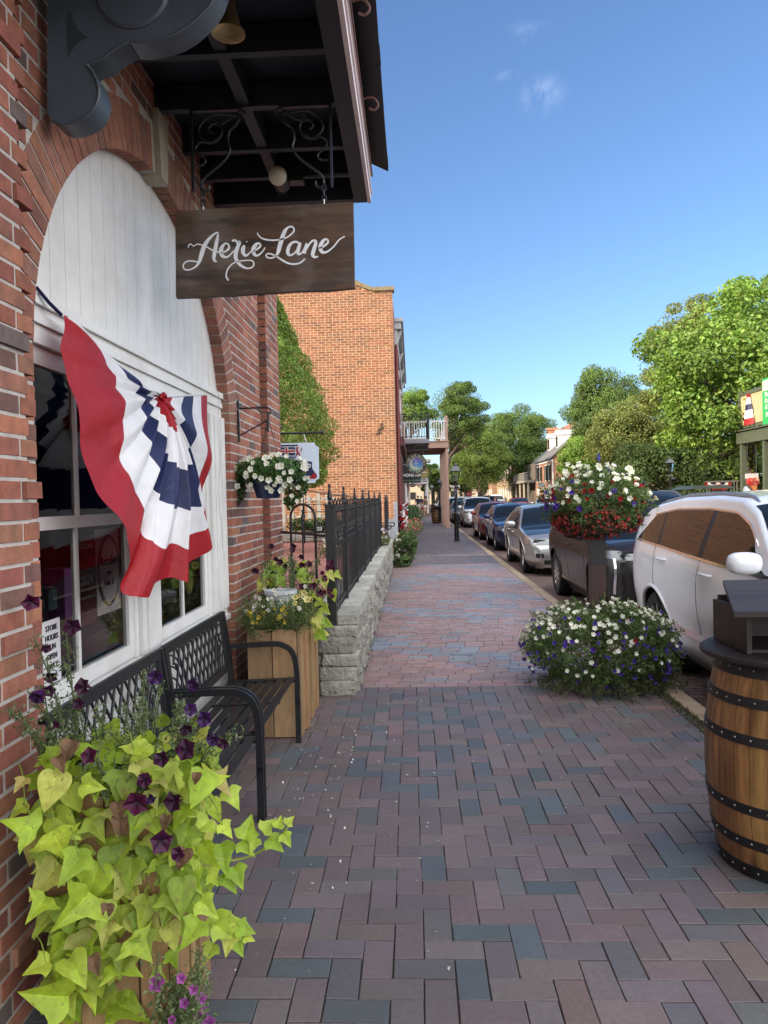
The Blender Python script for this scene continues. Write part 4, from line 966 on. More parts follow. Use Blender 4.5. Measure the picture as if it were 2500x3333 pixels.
sc_fl(30, ((-1.2,-.75),(4.85,5.2),(.86,1.0)), .03, (.8,.8,.78)); sc_fl(16, ((-1.15,-.8),(4.8,4.95),(.78,.9)), .034, (.75,.6,.04)); sc_fl(6, ((-.85,-.7),(4.85,5.0),(.8,.98)), .05, (.78,.72,.3))
sc_fl(18, ((-1.2,-.9),(5.4,5.9),(1.0,1.25)), .05, (.06,.006,.03)); sc_fl(16, ((-.85,-.6),(5.2,5.8),(.85,1.15)), .055, (.09,.006,.035))
build_flowers(m, leafmat('mixed_petal', None, .5, .25), fp)
pt_ = thing('plastic_pot', 'pale grey plastic pot sunk among the flowers of the far planter', 'pot', (-.95, 5.3, .9))
m = MB(); m.lathe([(.09,.70),(.105,.93),(.118,.935),(.118,.96),(.10,.962),(.095,.9)], 22, (-.96,5.25,0)); m.build('bowl', pm('grey_plastic', (.42,.45,.47), .4), pt_, smooth=50)
# ============================================================ bracket and hanging basket
hb = thing('basket_bracket', 'thin black iron arm on the brick holding the hanging basket', 'bracket', (-1.3, 5.1, 2.2))
wy = 5.42; pw = PX(702, 1300, X=-1.30)
m = MB(); ya = 5.5; top = PX(866, 1327, Y=ya); z1 = top.z; m.tube([(WX+.01,ya,z1+.0),(top.x,ya,z1)], .007, 6); m.tube([(WX+.02,ya,z1-.2),(WX+.22,ya,z1-.10),(top.x-.06,ya,z1-.012)], .006, 6)
m.tube(smoothcurve([(top.x,ya,z1),(top.x+.03,ya,z1-.01),(top.x+.035,ya,z1-.04),(top.x+.01,ya,z1-.05)], 4), .006, 6); m.bx(WX+.004, WX+.014, ya-.012, ya+.012, z1-.25, z1+.06)
m.build('iron_arm', M['black'], hb, smooth=50)
bc = PX(872, 1590, Y=ya); bk_ = thing('hanging_basket', 'dark blue hanging basket overflowing with white impatiens beside the brick corner', 'hanging basket', (bc.x, ya, bc.z))
m = MB(); m.lathe([(.06,-.075),(.085,-.07),(.105,.0),(.125,.055),(.13,.06),(.128,.07),(.11,.065),(.1,.0)], 28, tuple(bc)); m.build('pot', pm('navy_plastic', (.012,.022,.07), .35), bk_, smooth=50)
m = MB()
for a_ in range(3): m.tube([(bc.x+.125*math.cos(a_*2.1+.4), ya+.125*math.sin(a_*2.1+.4), bc.z+.06), (top.x+.012, ya, z1-.06)], .0025, 5)
m.tube([(top.x+.012,ya,z1-.18),(top.x+.014,ya,z1-.03)], .009, 6); m.build('hanger', M['black'], bk_)
m = MB()
cc, d = blob(2600, (bc.x+.02, ya, bc.z+.13), (.27,.22,.11), .45); leaves(m, cc, .036, [(.035,.085,.022)]*len(cc) if False else np.array([(.05,.12,.026),(.08,.16,.04),(.04,.09,.022)])[np.random.randint(0,3,len(cc))], .3, .6, nz=d+np.array((0,-.3,.5)))
for x_, z_ in ((-.24,-.05),(-.2,-.0),(.22,-.03),(.17,-.08),(.26,.02)):
    cc, d = blob(160, (bc.x+x_, ya-.03, bc.z+z_), (.05,.06,.09), .2); leaves(m, cc, .032, (.04,.09,.022), .3, .6)
m.build('foliage', leafmat('impatiens_leaf', None, .5, .25), bk_)
m = MB(); d = np.random.normal(size=(56, 3)); d[:, 1] = -abs(d[:, 1]); d[:, 2] *= .8; d /= np.linalg.norm(d, axis=1)[:, None]
p = np.array((bc.x+.03, ya, bc.z+.12))+d*np.array((.30,.25,.14))
p = np.concatenate([p, np.array([[bc.x+a_, ya-.13, bc.z+b_] for a_, b_ in ((.12,-.02),(.2,-.06),(.24,-.1),(.15,.02),(.25,.0),(-.2,.02),(-.24,-.12),(-.26,-.08),(.05,-.02),(-.1,.03))])])
petunias(m, p, np.concatenate([d, np.tile([.1,-1,.2], (10, 1))])+np.array((0,-.5,0)), .048, (.82,.82,.82), .05, (.6,.62,.5)); build_flowers(m, leafmat('white_petal', None, .5, .25), bk_)
# ============================================================ whiskey barrels
moak = woodmat('oak_staves', (.42,.235,.09), (.12,.055,.022), 'z', .5, 2.4, attr=True, coat=.05)
moak.node_tree.nodes['Principled BSDF'].inputs['Specular IOR Level'].default_value = .5
hoopm = pm('hoop_iron', (.02,.02,.022), .5, metal=.3, var=.4, scale=12, bump=.3)
def barrel(lab, loc, detail=True, group=None):
    t = thing('whiskey_barrel', lab, 'barrel', loc, group=group)
    H = .89
    def R(z): q = (z/H-.5)*2; return .325-.055*q*q
    m = MB(); ns = 26; random.seed(3)
    a0 = 0
    ws = [random.uniform(.8, 1.25) for _ in range(ns)]; tot = sum(ws)
    for i in range(ns):
        a1 = a0+2*PI*ws[i]/tot; c = np.array((1, random.uniform(.92,1.04), random.uniform(.85,1.0)))*random.uniform(.7, 1.15)
        G_ = [[(R(z)*math.cos(a)-.0, R(z)*math.sin(a), z) for a in np.linspace(a0+.003, a1-.003, 4)] for z in np.linspace(.0, H, 16)]
        # crown each stave a touch
        G_ = [[(x*(1+(.004 if 0 < j < 3 else 0)), y*(1+(.004 if 0 < j < 3 else 0)), z) for j, (x, y, z) in enumerate(r)] for r in G_]
        m.grid(G_, c); a0 = a1
    m.lathe([(R(z)-.006, z) for z in np.linspace(.0, H, 12)], 48, (0,0,0), cap=True, col=(.15,.12,.1))
    m.build('staves', moak, t, local=True, smooth=30)
    for z, hh in ((.03,.06),(.155,.042),(.30,.042),(.585,.042),(.735,.042),(.86,.056)):
        h = MB(); h.lathe([(R(z-hh/2)+.0005, z-hh/2),(R(z-hh/2)+.0045, z-hh/2+.001),(R(z+hh/2)+.0045, z+hh/2-.001),(R(z+hh/2)+.0005, z+hh/2)], 72, cap=False)
        ho = h.build('hoop', hoopm, t, local=True, smooth=40)
        if detail:
            h = MB()
            for k_ in range(30): a = 2*PI*k_/30+z*3; h.ball(((R(z)+.005)*math.cos(a), (R(z)+.005)*math.sin(a), z+.002), .0048, 8, 5)
            h.build('rivet', M['steel'], ho, local=True, smooth=True, kind='stuff')
    m = MB(); m.lathe([(.30,H),(.335,H+.002),(.34,H+.008),(.34,H+.022),(.33,H+.03),(.02,H+.032)], 56); m.build('lid', woodmat('dark_top_wood', (.03,.02,.017), (.012,.009,.009), 'x', .6, 2, coat=0), t, local=True, smooth=30)
    return t
bcx = 1.585
barrel('oak barrel with black riveted hoops at the right edge of the pavement', (bcx, 3.22, 0))
ms_ = woodmat('dark_stand_wood', (.042,.027,.022), (.013,.009,.009), 'x', .55, 2)
mnu = thing('menu_stand', 'dark wooden box stand with overhanging sloped top on the near barrel', 'stand', (1.75, 3.3, .922))
a_ = PX(2376, 1958, Y=2.98)
m = MB(); 
zt = 1.12
V = [(a_.x,2.94,zt-.02),(2.15,2.86,zt-.005),(2.2,3.5,zt+.045),(1.44,3.5,zt+.04),(a_.x,2.94,zt),(2.15,2.86,zt+.015),(2.2,3.5,zt+.065),(1.44,3.5,zt+.06)]
m.add(V, [(0,3,2,1),(4,5,6,7),(0,1,5,4),(1,2,6,5),(2,3,7,6),(3,0,4,7)]); m.build('top_board', ms_, mnu)
m = MB(); bx0 = PX(2424, 2070, Y=3.1).x; m.bx(bx0, bx0+.02, 3.08, 3.42, .924, 1.105); m.bx(bx0+.02, 2.1, 3.4, 3.42, .924, 1.125); m.bx(2.1, 2.12, 3.08, 3.42, .924, 1.11); m.bx(bx0+.02, 2.1, 3.1, 3.4, .924, .936); m.build('box', ms_, mnu)
# ============================================================ flower post and bushes
px0 = 1.545; py0 = 6.3
fpst = thing('planter_post', 'brown square wooden post carrying a round planter of flowers by the kerb', 'post', (px0, py0, 0))
m = MB(); m.bx(px0-.058, px0+.058, py0-.058, py0+.058, 0, 1.0); m.build('post', woodmat('brown_painted_post', (.07,.035,.028), (.04,.022,.018), 'z', .6, 2), fpst)
m = MB(); m.bx(px0-.062, px0+.062, py0-.062, py0+.062, 1.0, 1.26); m.build('collar', pm('black_collar', (.01,.01,.012), .5), fpst)
m = MB(); m.lathe([(.1,1.26),(.2,1.265),(.27,1.30),(.30,1.42),(.31,1.47),(.28,1.46)], 28, (px0,py0,0)); m.build('bowl', pm('coir_bowl', (.14,.08,.05), .9, bump=.8, bscale=60), fpst, smooth=40)
MG = [(.10,.175,.05), (.14,.21,.075), (.075,.14,.038), (.18,.235,.10)]
def bush(t, cen, rad_, nl, sprigs, flw, ls=.03, zmin=0, lumps=26):
    m = MB(); cen = np.array(cen); rad_ = np.array(rad_)
    cc, d = blob(nl//2, cen, rad_*.9, .5)
    k = cc[:, 2] > zmin; leaves(m, cc[k], ls, np.array(MG)[np.random.randint(0,4,k.sum())], .3, .35, nz=d[k])
    for _ in range(lumps):
        dd = np.random.normal(size=3); dd /= np.linalg.norm(dd); lc = cen+dd*rad_*.86; c2, d2 = blob(nl//2//lumps, lc, rad_*random.uniform(.14,.34), .3); k = c2[:, 2] > zmin
        leaves(m, c2[k], ls, np.array(MG)[np.random.randint(0,4,k.sum())]*random.uniform(.75, 1.25), .3, .35, nz=d2[k]+dd)
    for _ in range(sprigs):
        dd = np.random.normal(size=3); dd /= np.linalg.norm(dd); a = cen+dd*rad_*.8; b = cen+dd*rad_*random.uniform(1.0,1.18)+np.array((0,0,.02))
        if b[2] > zmin+.02: sprig(m, a, b, 26, ls*.8, MG, .01, .02)
    m.build('foliage', leafmat('petunia_leaf', None, .6, .25), t)
    m = MB()
    for (n, s, col, zlo, zhi, eye) in flw:
        d = np.random.normal(size=(n*6, 3)); d /= np.linalg.norm(d, axis=1)[:, None]; d = d[(d[:, 2] > zlo) & (d[:, 2] < zhi) & (d[:, 1] < .75)][:n]
        p = cen+d*rad_*np.random.uniform(.97, 1.1, (len(d), 1)); k = p[:, 2] > zmin+.02; p, d = p[k], d[k]
        petunias(m, p, d+np.array((0,-.45,.15))+np.random.normal(0,.25,d.shape), s, col, .12, eye)
    m.build('flowers', leafmat('petunia_petal', None, .5, .25), t, kind='stuff')
WH, PU, RD = (.80,.80,.78), (.11,.045,.46), (.34,.01,.02)
t = thing('basket_flowers', 'white, purple and red petunias piled high on top of the wooden post', 'plant', (px0, py0, 1.45)); np.random.seed(11)
bush(t, (px0+.01, py0, 1.53), (.44,.42,.25), 11000, 90, [(70,.052,WH,.0,1,(.74,.78,.66)), (38,.048,PU,-.2,1,(.02,.01,.08)), (40,.045,RD,-.1,.9,(.1,0,0))], .03, 1.2)
m = MB(); cc, d = blob(2600, (px0, py0, 1.40), (.36,.35,.17), .75); leaves(m, cc, .035, np.array([(.05,.06,.02),(.07,.03,.02),(.06,.10,.03)])[np.random.randint(0,3,2600)], .3, .6, nz=d)
cc, d = blob(420, (px0, py0, 1.38), (.38,.37,.17), .92); petunias(m, cc, d+np.array((0,-.4,0)), .03, (.30,.02,.03), .3, (.4,.1,.05)); m.build('begonias', leafmat('begonia', None, .5, .25), t, kind='stuff')
m = MB()
for i in range(26):
    a = random.uniform(0, 2*PI); e = np.array((px0+random.uniform(.3,.5)*math.cos(a), py0+random.uniform(.3,.4)*math.sin(a), random.uniform(1.3,1.42))); sprig(m, (px0+.25*math.cos(a), py0+.25*math.sin(a), 1.5), e, 50, .025, MG)
for i in range(20):
    e = np.array((px0+random.uniform(-.2,.25), py0+random.uniform(-.15,.15), random.uniform(1.75,1.86))); sprig(m, (px0, py0, 1.6), e, 50, .025, MG)
m.build('trailing_stems', leafmat('trailing_leaf', None, .6, .25), t)
m = MB(); d = np.array([[random.uniform(-.28,.28), random.uniform(-.25,.1), random.uniform(1.72,1.87)] for _ in range(26)])+np.array((px0, py0, 0)); d[:, 0] *= 1
petunias(m, d, np.random.normal(size=(26,3))*.4+np.array((0,-1,.4)), .058, WH, .06, (.72,.76,.62)); build_flowers(m, leafmat('white_petunia', None, .5, .25), t, 'crown_flower')
t = thing('petunia_bush', 'wide mound of white and purple petunias growing round the post foot', 'plant', (px0, py0, 0))
bush(t, (px0+.0, py0-.05, .33), (.62,.56,.36), 20000, 170, [(190,.044,WH,.32,1,(.74,.78,.66)), (40,.042,WH,-.5,.3,(.74,.78,.66)), (170,.038,PU,-.7,.75,(.02,.01,.1)), (6,.04,RD,.2,.8,(.1,0,0))], .032, .0, 34)
m = MB()
for i in range(60):
    a = random.uniform(PI, 2*PI+.6); r = random.uniform(.45,.72); e = np.array((px0+r*math.cos(a), py0-.05+r*.95*math.sin(a), .02+random.random()*.05)); sprig(m, (px0+.4*math.cos(a), py0+.4*math.sin(a), .1), e, 36, .03, [(.10,.11,.05),(.07,.09,.035)], .01, .03)
m.build('straggling_stems', leafmat('straggle_leaf', None, .6, .25), t)
# small flag stuck in the basket
fg = MB(); fg.tube([(px0+.03, py0, 1.5), (px0+.035, py0, 1.94)], .003, 5); fg.prism([(0,0),(.03,.0),(.02,.05),(.006,.06)], lambda u, v, q: (px0+.035+u-.015, py0+q, 1.88+v), -.004, .004); tag(fg.build('small_flag', pm('flag_blue', (.03,.04,.25), .6)), 'tiny blue furled flag sticking up from the flower basket', 'flag')
# fallen petals and crumbs on the bricks
m = MB(); n = 150; pc = np.stack([np.random.uniform(-.75, .1, n), np.random.uniform(2.4, 6.0, n), np.full(n, .008)], 1); k = np.random.rand(n) < .5; pc[k, 0] = np.random.uniform(-.78,-.4,k.sum()); pc[k, 1] = np.random.uniform(3.6, 5.2, k.sum())
leaves(m, pc, .014, (.6,.58,.52), .3, .7, nz=np.tile([0,0,1.5], (n,1)))
n = 60; pc = np.stack([np.random.uniform(.3, 1.9, n), np.random.uniform(3.6, 6.1, n), np.full(n, .008)], 1); leaves(m, pc, .011, (.5,.5,.45), .3, .7, nz=np.tile([0,0,1.5], (n,1)))
tag(m.build('fallen_petals', leafmat('fallen_petal', None, .6, .2), None), 'scattered pale fallen petals lying on the brick pavement', 'petals', kind='stuff')
m = MB(); n = 2600
yy = np.random.uniform(4.2, 7.2, n); cc = np.stack([np.array([kx(q) for q in yy])-np.abs(np.random.normal(0,.05,n)), yy, np.random.uniform(.0,.03,n)], 1); leaves(m, cc, .022, (.075,.085,.035), .35, .3)
n = 500; yy = np.random.uniform(6.2, 16, n); cc = np.stack([-.5+np.abs(np.random.normal(0,.03,n)), yy, np.random.uniform(.0,.03,n)], 1); leaves(m, cc, .025, (.07,.09,.035), .35, .3)
tag(m.build('weeds', leafmat('weed_leaf', None, .7, .2)), 'dry weeds and moss growing along the kerb edge', 'weeds', kind='stuff')
# ============================================================ stone retaining wall, patio, iron fence
mst = pm('limestone_blocks', None, .9, var=.25, scale=9, bump=1.0, bscale=30, bdist=.03, dark=(.16,.16,.14), darkscale=6, darkamt=.5)
def rock(mb, c, d, col, p=.35, rough=.035, n=14, m=8):
    th = np.linspace(.04, PI-.04, m); ph = np.linspace(0, 2*PI, n, endpoint=False)+PI/n
    f = lambda v: np.sign(v)*np.abs(v)**p
    G_ = np.stack([np.outer(f(np.sin(th)), f(np.cos(ph))), np.outer(f(np.sin(th)), f(np.sin(ph))), np.outer(f(np.cos(th)), np.ones(n))], 2)
    G_ = G_*(1+np.random.normal(0, rough, (m, n, 1)))*np.array(d)/2+np.array(c); mb.grid(G_, col, closed=True)
t = thing('stone_wall', 'low rough grey limestone retaining wall with flat cap stones along the pavement', 'wall', (-.65, 11, 0)); np.random.seed(3); random.seed(3)
m = MB()
def gcol(): g_ = random.uniform(.75, 1.2); return np.array((.34,.33,.285))*g_
for ci in range(7):
    y = 6.08; z = .04+ci*.079
    while y < 16.9:
        L = random.uniform(.10,.36); rock(m, (-.60-random.uniform(0,.035)+.006*(ci%2), y+L/2, z+random.uniform(-.01,.01)), (.27, L*1.06, .09*random.uniform(.85,1.15)), gcol(), .3, .06); y += L
m.build('stones', mst, t, smooth=35)
m = MB(); y = 6.02
while y < 16.9:
    L = random.uniform(.35,.6); o1, o2, h_ = random.uniform(-.012,.012), random.uniform(-.012,.012), random.uniform(-.003,.003); c_ = gcol()*1.2; V_ = [(-.88,y+.003,.572),(-.475+o1,y+.003,.572),(-.475+o2,y+L-.003,.572),(-.88,y+L-.003,.572),(-.88,y+.003,.65+h_),(-.482+o1,y+.006,.65+h_),(-.482+o2,y+L-.006,.65+h_),(-.88,y+L-.003,.65+h_)]; m.add(V_, [(0,3,2,1),(4,5,6,7),(0,1,5,4),(1,2,6,5),(2,3,7,6),(3,0,4,7)], c_); y += L
m.build('cap_stones', mst, t)
m = MB()
for z, h_ in ((.06,.13),(.18,.11),(.29,.10),(.41,.15),(.52,.09)): 
    rock(m, (-.88, 6.12, z), (.22,.25,h_*1.05), gcol(), .2, .03); rock(m, (-.64+random.uniform(-.02,.02), 6.06, z), (.30,.22,h_*1.05), gcol(), .2, .03)
m.build('end_stones', mst, t, smooth=35)
m = MB(); m.bx(-.8, -.56, 6.1, 16.9, 0, .56); m.build('core', M['mortar'], t)
mpat = brickmat('patio_brick', 'xy', (.30,.115,.085), (.25,.10,.08), (.13,.08,.065), .2, .1, .006, .4)
m = MB(); m.bx(-9, -.80, 6.93, 18.3, -.1, .56); tag(m.build('patio', mpat), kind='structure')
m = MB(); m.bx(-1.45,-.80,6.2,6.93,-.1,.555); tag(m.build('patio_step', mpat), kind='structure')
t = thing('garden_wall', 'low grey block wall of the flower bed at the back of the patio', 'wall', (-3, 18.2, .56)); m = MB(); x = -8.5
while x < -1.0: L = random.uniform(.22,.4); rock(m, (x+L/2, 18.2, .67), (L*.97,.3,.2), gcol()*1.1, .2, .015); x += L
m.build('stones', mst, t, smooth=35); m = MB(); m.bx(-8.5,-1,18.1,18.36,.76,.82); m.build('cap', mst, t)
# ---- fence helper
def spear(m, x, y, z, s=1.0):
    m.lathe([(.006*s,z),(.016*s,z+.012*s),(.007*s,z+.03*s),(.019*s,z+.045*s),(.012*s,z+.085*s),(.006*s,z+.115*s),(.011*s,z+.125*s),(.008*s,z+.14*s),(.001,z+.147*s)], 8, (x,y,0))
def iron_fence(lab, a, b, posts, zb, zt, np_, name='iron_fence', group=None, basez=None):
    t = thing(name, lab, 'fence', ((a[0]+b[0])/2, (a[1]+b[1])/2, zb), group=group)
    a = np.array(a, float); b = np.array(b, float); L = np.linalg.norm(b-a); d = (b-a)/L
    P_ = lambda s: a+d*s
    n = int(L/np_)
    for s in posts:
        m = MB(); p = P_(s); w_ = .024 if s > 0 else .036
        m.bx(p[0]-w_, p[0]+w_, p[1]-w_, p[1]+w_, (basez or zb)-.04, zt+.01); m.bx(p[0]-w_-.006, p[0]+w_+.006, p[1]-w_-.006, p[1]+w_+.006, zt+.01, zt+.022); spear(m, p[0], p[1], zt+.022, 1.15); m.build('post', M['black'], t)
    m = MB()
    for z in (zb+.10, zt-.18, zt-.0): m.bar((*P_(0), z), (*P_(L), z), .026, .018)
    m.build('rail', M['black'], t)
    pk_ = MB(); k_ = 0
    for i in range(1, n):
        p = P_(i*L/n); pk_.tube([(p[0],p[1],zb+.02),(p[0],p[1],zt-.05)], .0062, 6); 
        pk_.lathe([(.008,zt-.33),(.014,zt-.325),(.014,zt-.31),(.008,zt-.305)], 6, (p[0],p[1],0))
        pk_.lathe([(.004,zt-.05),(.014,zt-.035),(.004,zt+.02)], 6, (p[0],p[1],0))
        if i % 2 == 0:
            q = P_((i-1)*L/n); r_ = P_((i+1)*L/n) if i < n-1 else P_(i*L/n)
    for i in range(0, n-1, 2):
        p = P_(i*L/n); q = P_((i+2)*L/n); c_ = (p+q)/2; h_ = np.linalg.norm(q-p)/2
        pk_.tube([tuple(np.append(c_-d*h_*math.cos(a_), zt-.02+.09*math.sin(a_))) for a_ in np.linspace(0, PI, 9)], .006, 5)
        for zz in (.22, .26): pk_.tube([tuple(np.append(c_-d*.03*math.cos(a_), zt-zz+.03*math.sin(a_))) for a_ in np.linspace(0, 2*PI, 8)], .004, 4)
    pk_.build('pickets', M['black'], t)
    return t
iron_fence('tall black iron spear-topped fence standing on the grey stone wall', (-.66,5.85), (-.66,15.0), [0,1.2,2.55,3.9,5.25,6.9,8.6,9.15], .62, 1.54, .135, basez=.64)
iron_fence('short run of black iron spear fence beside the weathered white post', (-.62,16.6), (-.62,18.0), [.01,.7,1.4], .62, 1.50, .12)
iron_fence('black iron fence across the back of the patio in front of the picket fence', (-2.6,17.4), (-1.55,17.4), [.01,1.04], .62, 1.5, .26)
t = thing('iron_gate', 'black iron garden gate with one round arch between the brick corner and the fence', 'gate', (-1.0, 6.4, .56))
ga, gb = np.array((-1.262,6.90)), np.array((-.70,5.90)); gl_ = lambda s: ga+(gb-ga)*s
m = MB()
p = gl_(0); m.bx(p[0]-.022,p[0]+.022,p[1]-.022,p[1]+.022,.5,1.68); spear(m, p[0], p[1], 1.68, 1.1)
m.build('gate_post', M['black'], t); m = MB()
for z in (1.31,.72): m.bar((*gl_(0),z), (*gl_(1),z), .02, .018)
m.build('rail', M['black'], t); m = MB()
for s in (.28,.8): p = gl_(s); m.tube([(p[0],p[1],.62),(p[0],p[1],1.45)], .011, 8)
c_ = gl_(.54); h_ = (gl_(.8)-gl_(.28))/2
m.tube([tuple(np.append(c_-h_*math.cos(a_), 1.45+.115*math.sin(a_))) for a_ in np.linspace(0, PI, 14)], .011, 8); m.build('arch_bar', M['black'], t, smooth=50)
m = MB(); m.tube([(*c_,.62),(*c_,1.42)], .008, 6); spear(m, c_[0], c_[1], 1.39, .9); m.build('centre_bar', M['black'], t)
# handrail, chain
m = MB()
for z, e in ((1.06,-.42),(1.0,-.50)):
    m.tube(smoothcurve([(-.9,16.2,z),(e-.03,16.2,z),(e,16.2,z-.02),(e+.005,16.2,z-.05),(e-.02,16.2,z-.075),(e-.1,16.2,z-.08)], 5), .011, 8)
tag(m.build('handrail', M['black'], smooth=60), 'black looped metal handrail at the far end of the stone wall', 'handrail')
# weathered white post and boards
mww = woodmat('weathered_white_wood', (.50,.53,.56), (.36,.38,.40), 'z', .8, 2)
t = thing('wooden_fence', 'weathered white board fence end where the stone wall meets the brick building', 'fence', (-.48,17.9,0)); m = MB()
m.bx(-.465,-.375,17.95,18.02,.0,1.52); m.build('post', mww, t)
for i in range(2): m = MB(); m.bx(-.60+i*.07,-.535+i*.07,17.96,17.98,.55,1.10); m.build('board', mww, t)
# picket fence leaning
t = thing('picket_fence', 'old grey pointed picket fence behind the patio flower bed', 'fence', (-2.6,19,.8)); mpk = woodmat('grey_picket_wood', (.44,.43,.40), (.28,.27,.25), 'z', .85, 2)
for i in range(12):
    x = -4.75+i*.235; tl = random.uniform(-.06,.06); h_ = 1.0+random.uniform(-.06,.04); c, s = math.cos(tl), math.sin(tl)
    poly = [(-.045,0),(.045,0),(.045,h_-.1),(0,h_),(-.045,h_-.1)]; m = MB(); m.prism([(x+u*c+v*s, .82+v*c-u*s) for u, v in poly], lambda u, v, q: (u, q, v), 18.9, 18.92); m.build('picket', mpk, t)
m = MB(); 
for z in (1.15,1.6): m.bx(-4.8,-2.0,18.925,18.95,z,z+.06)
m.build('rail', mpk, t)
m = MB(); m.tube(smoothcurve([(-3.0,18.5,1.95),(-2.5,18.5,1.82),(-2.0,18.5,1.72),(-1.6,18.5,1.68),(-1.3,18.4,1.5),(-1.25,18.4,1.2)], 5), .022, 8); tag(m.build('bent_branch', pm('bark_brown', (.09,.06,.045), .9, bump=.5)), 'bare brown curved branch arching above the picket fence', 'branch')
# flower bed, stone with house number
def shrubs(name, lab, cat, specs, mat, cols, ls, fl=None, trunk=None):
    t = thing(name, lab, cat, tuple(specs[0][0])); m = MB()
    for c, r, n in specs:
        cc, d = blob(n, c, r, .35); leaves(m, cc, ls, np.array(cols)[np.random.randint(0,len(cols),n)], .3, .5, nz=d)
    m.build('foliage', mat, t)
    if fl:
        m = MB()
        for c, r, n, s, col in fl:
            cc, d = blob(n, c, r, .8); petunias(m, cc, d+np.array((0,-.5,.3)), s, col, .15)
        build_flowers(m, leafmat('bed_petal', None, .5, .25), t)
    return t
mgr = leafmat('garden_leaf', None, .55, .3)
DG = [(.05,.10,.03),(.07,.13,.04),(.035,.075,.02)]
shrubs('flower_bed_plant', 'low dark green plants in the bed behind the grey block wall', 'plant', [((-2.9+i*.45, 18.55, .98), (.32,.22,.18), 500) for i in range(5)], mgr, DG, .07)
shrubs('potted_petunia', 'white flowered plant trailing on the patio beside the iron fence', 'plant', [((-1.45,13.2,.72),(.3,.25,.17),500)], mgr, [(.10,.14,.05)], .05, [((-1.45,13.15,.85),(.2,.2,.2),26,.06,(.75,.7,.72))])
t = thing('number_stone', 'oval grey stone painted 423 lying in the patio flower bed', 'stone', (-2.35,18.0,.9)); m = MB(); m.ball((-2.35,18.28,.88), (.17,.05,.085), 20, 10); m.build('rock', mst, t, smooth=True)
text_mesh('house_number', '423', inkw, t, (-2.35,18.215,.88), .12, offset=.003)
shrubs('trailing_plant', 'pale lilac flowers trailing over the far end of the stone wall', 'plant', [((-.60,14.9,.76),(.14,.3,.12),500)], mgr, [(.11,.15,.05),(.15,.18,.06)], .045, [((-.60,14.8,.88),(.12,.25,.12),34,.05,(.62,.58,.72))])
shrubs('leafy_shrub', 'broad leaved green plant growing at the corner of the brick building', 'plant', [((-.22,17.3,.42),(.28,.32,.42),260),((-.10,17.0,.6),(.2,.24,.2),110),((-.3,17.1,.15),(.22,.3,.2),120)], mgr, [(.10,.17,.06),(.07,.13,.04),(.16,.22,.10)], .15, [((-.35,16.9,.5),(.1,.15,.3),10,.07,(.7,.72,.68))])
shrubs('pink_flowers', 'bush of small coral pink flowers beside the brick building', 'plant', [((.02,19.9,.78),(.28,.3,.22),400)], mgr, [(.11,.14,.06)], .06, [((.02,19.8,.86),(.26,.28,.2),60,.05,(.36,.12,.12))])
t = shrubs('arching_fern', 'dark green strap leaved plant arching over the pavement edge', 'plant', [((-.05,22.5,.95),(.3,.3,.2),200)], mgr, DG, .12)
m = MB()
for i in range(220):
    a = random.uniform(0,2*PI); r = random.uniform(.25,.55); c0_ = np.array((-.08,22.5,1.05)); e = c0_+np.array((r*math.cos(a), r*math.sin(a), random.uniform(-.45,.15))); mid_ = c0_+np.array((r*.5*math.cos(a), r*.5*math.sin(a), random.uniform(.1,.35)))
    cv = np.array(smoothcurve([c0_, mid_, e], 4)); wv_ = np.array((-math.sin(a), math.cos(a), 0))*.02; m.grid([[tuple(q-wv_*s_), tuple(q+wv_*s_)] for q, s_ in zip(cv, np.linspace(1,.1,len(cv)))], np.array(random.choice(DG))*1.3)
m.build('blades', mgr, t)
# folded bunting on the building
m = MB()
for i in range(60):
    c = np.array((-.30+random.uniform(-.06,.12), 20.4+random.uniform(-.1,.3), random.uniform(.75,1.45))); m.box(tuple(c), (.05,.04,random.uniform(.08,.2)), np.array(Euler((random.random(),random.random(),random.random())).to_matrix()), random.choice([R_, R_, W_, W_, B_]))
tag(m.build('bunched_bunting', mcl), 'bunched red, white and blue cloth hanging low at the brick building corner', 'bunting')
# ============================================================ cone evergreen
def cone_tree():
    t = thing('evergreen_tree', 'clipped cone-shaped evergreen tree in front of the sunlit brick wall', 'tree', (-2.9,15,.5)); np.random.seed(8)
    prof = [(1.85,.85),(2.1,1.1),(2.6,1.27),(3.1,1.3),(3.8,1.08),(4.7,.66),(5.5,.36),(6.2,.03)]; n = 60000
    z = 1.85+4.35*np.random.rand(n)**1.25; r = np.interp(z, [p[0] for p in prof], [p[1] for p in prof]); a = np.random.uniform(0,2*PI,n)
    lump = 1+.07*np.sin(a*5+z*3)+.06*np.sin(a*9-z*7)+.05*np.sin(z*13+a*3); q = r*lump*(.68+.34*np.random.rand(n)**.6)
    st_ = np.random.rand(n) < .05; q[st_] *= np.random.uniform(1.0, 1.12, st_.sum())
    cc = np.stack([-2.9+q*np.cos(a), 15+q*np.sin(a), z], 1); nz = np.stack([np.cos(a), np.sin(a), .4+0*a], 1)
    m = MB(); leaves(m, cc, .058, np.array([(.17,.27,.05),(.23,.33,.065),(.12,.20,.04)])[np.random.randint(0,3,n)], .3, .5, nz=nz); m.build('crown', leafmat('evergreen_leaf', None, .5, .3), t)
    m = MB(); m.tube([(-2.9,15,.5),(-2.88,15,1.4),(-2.9,15,3.5),(-2.9,15,5.6)], [.12,.1,.07,.02], 10); m.build('trunk', pm('bark', (.10,.075,.055), .95, bump=.8, bscale=25), t)
cone_tree()
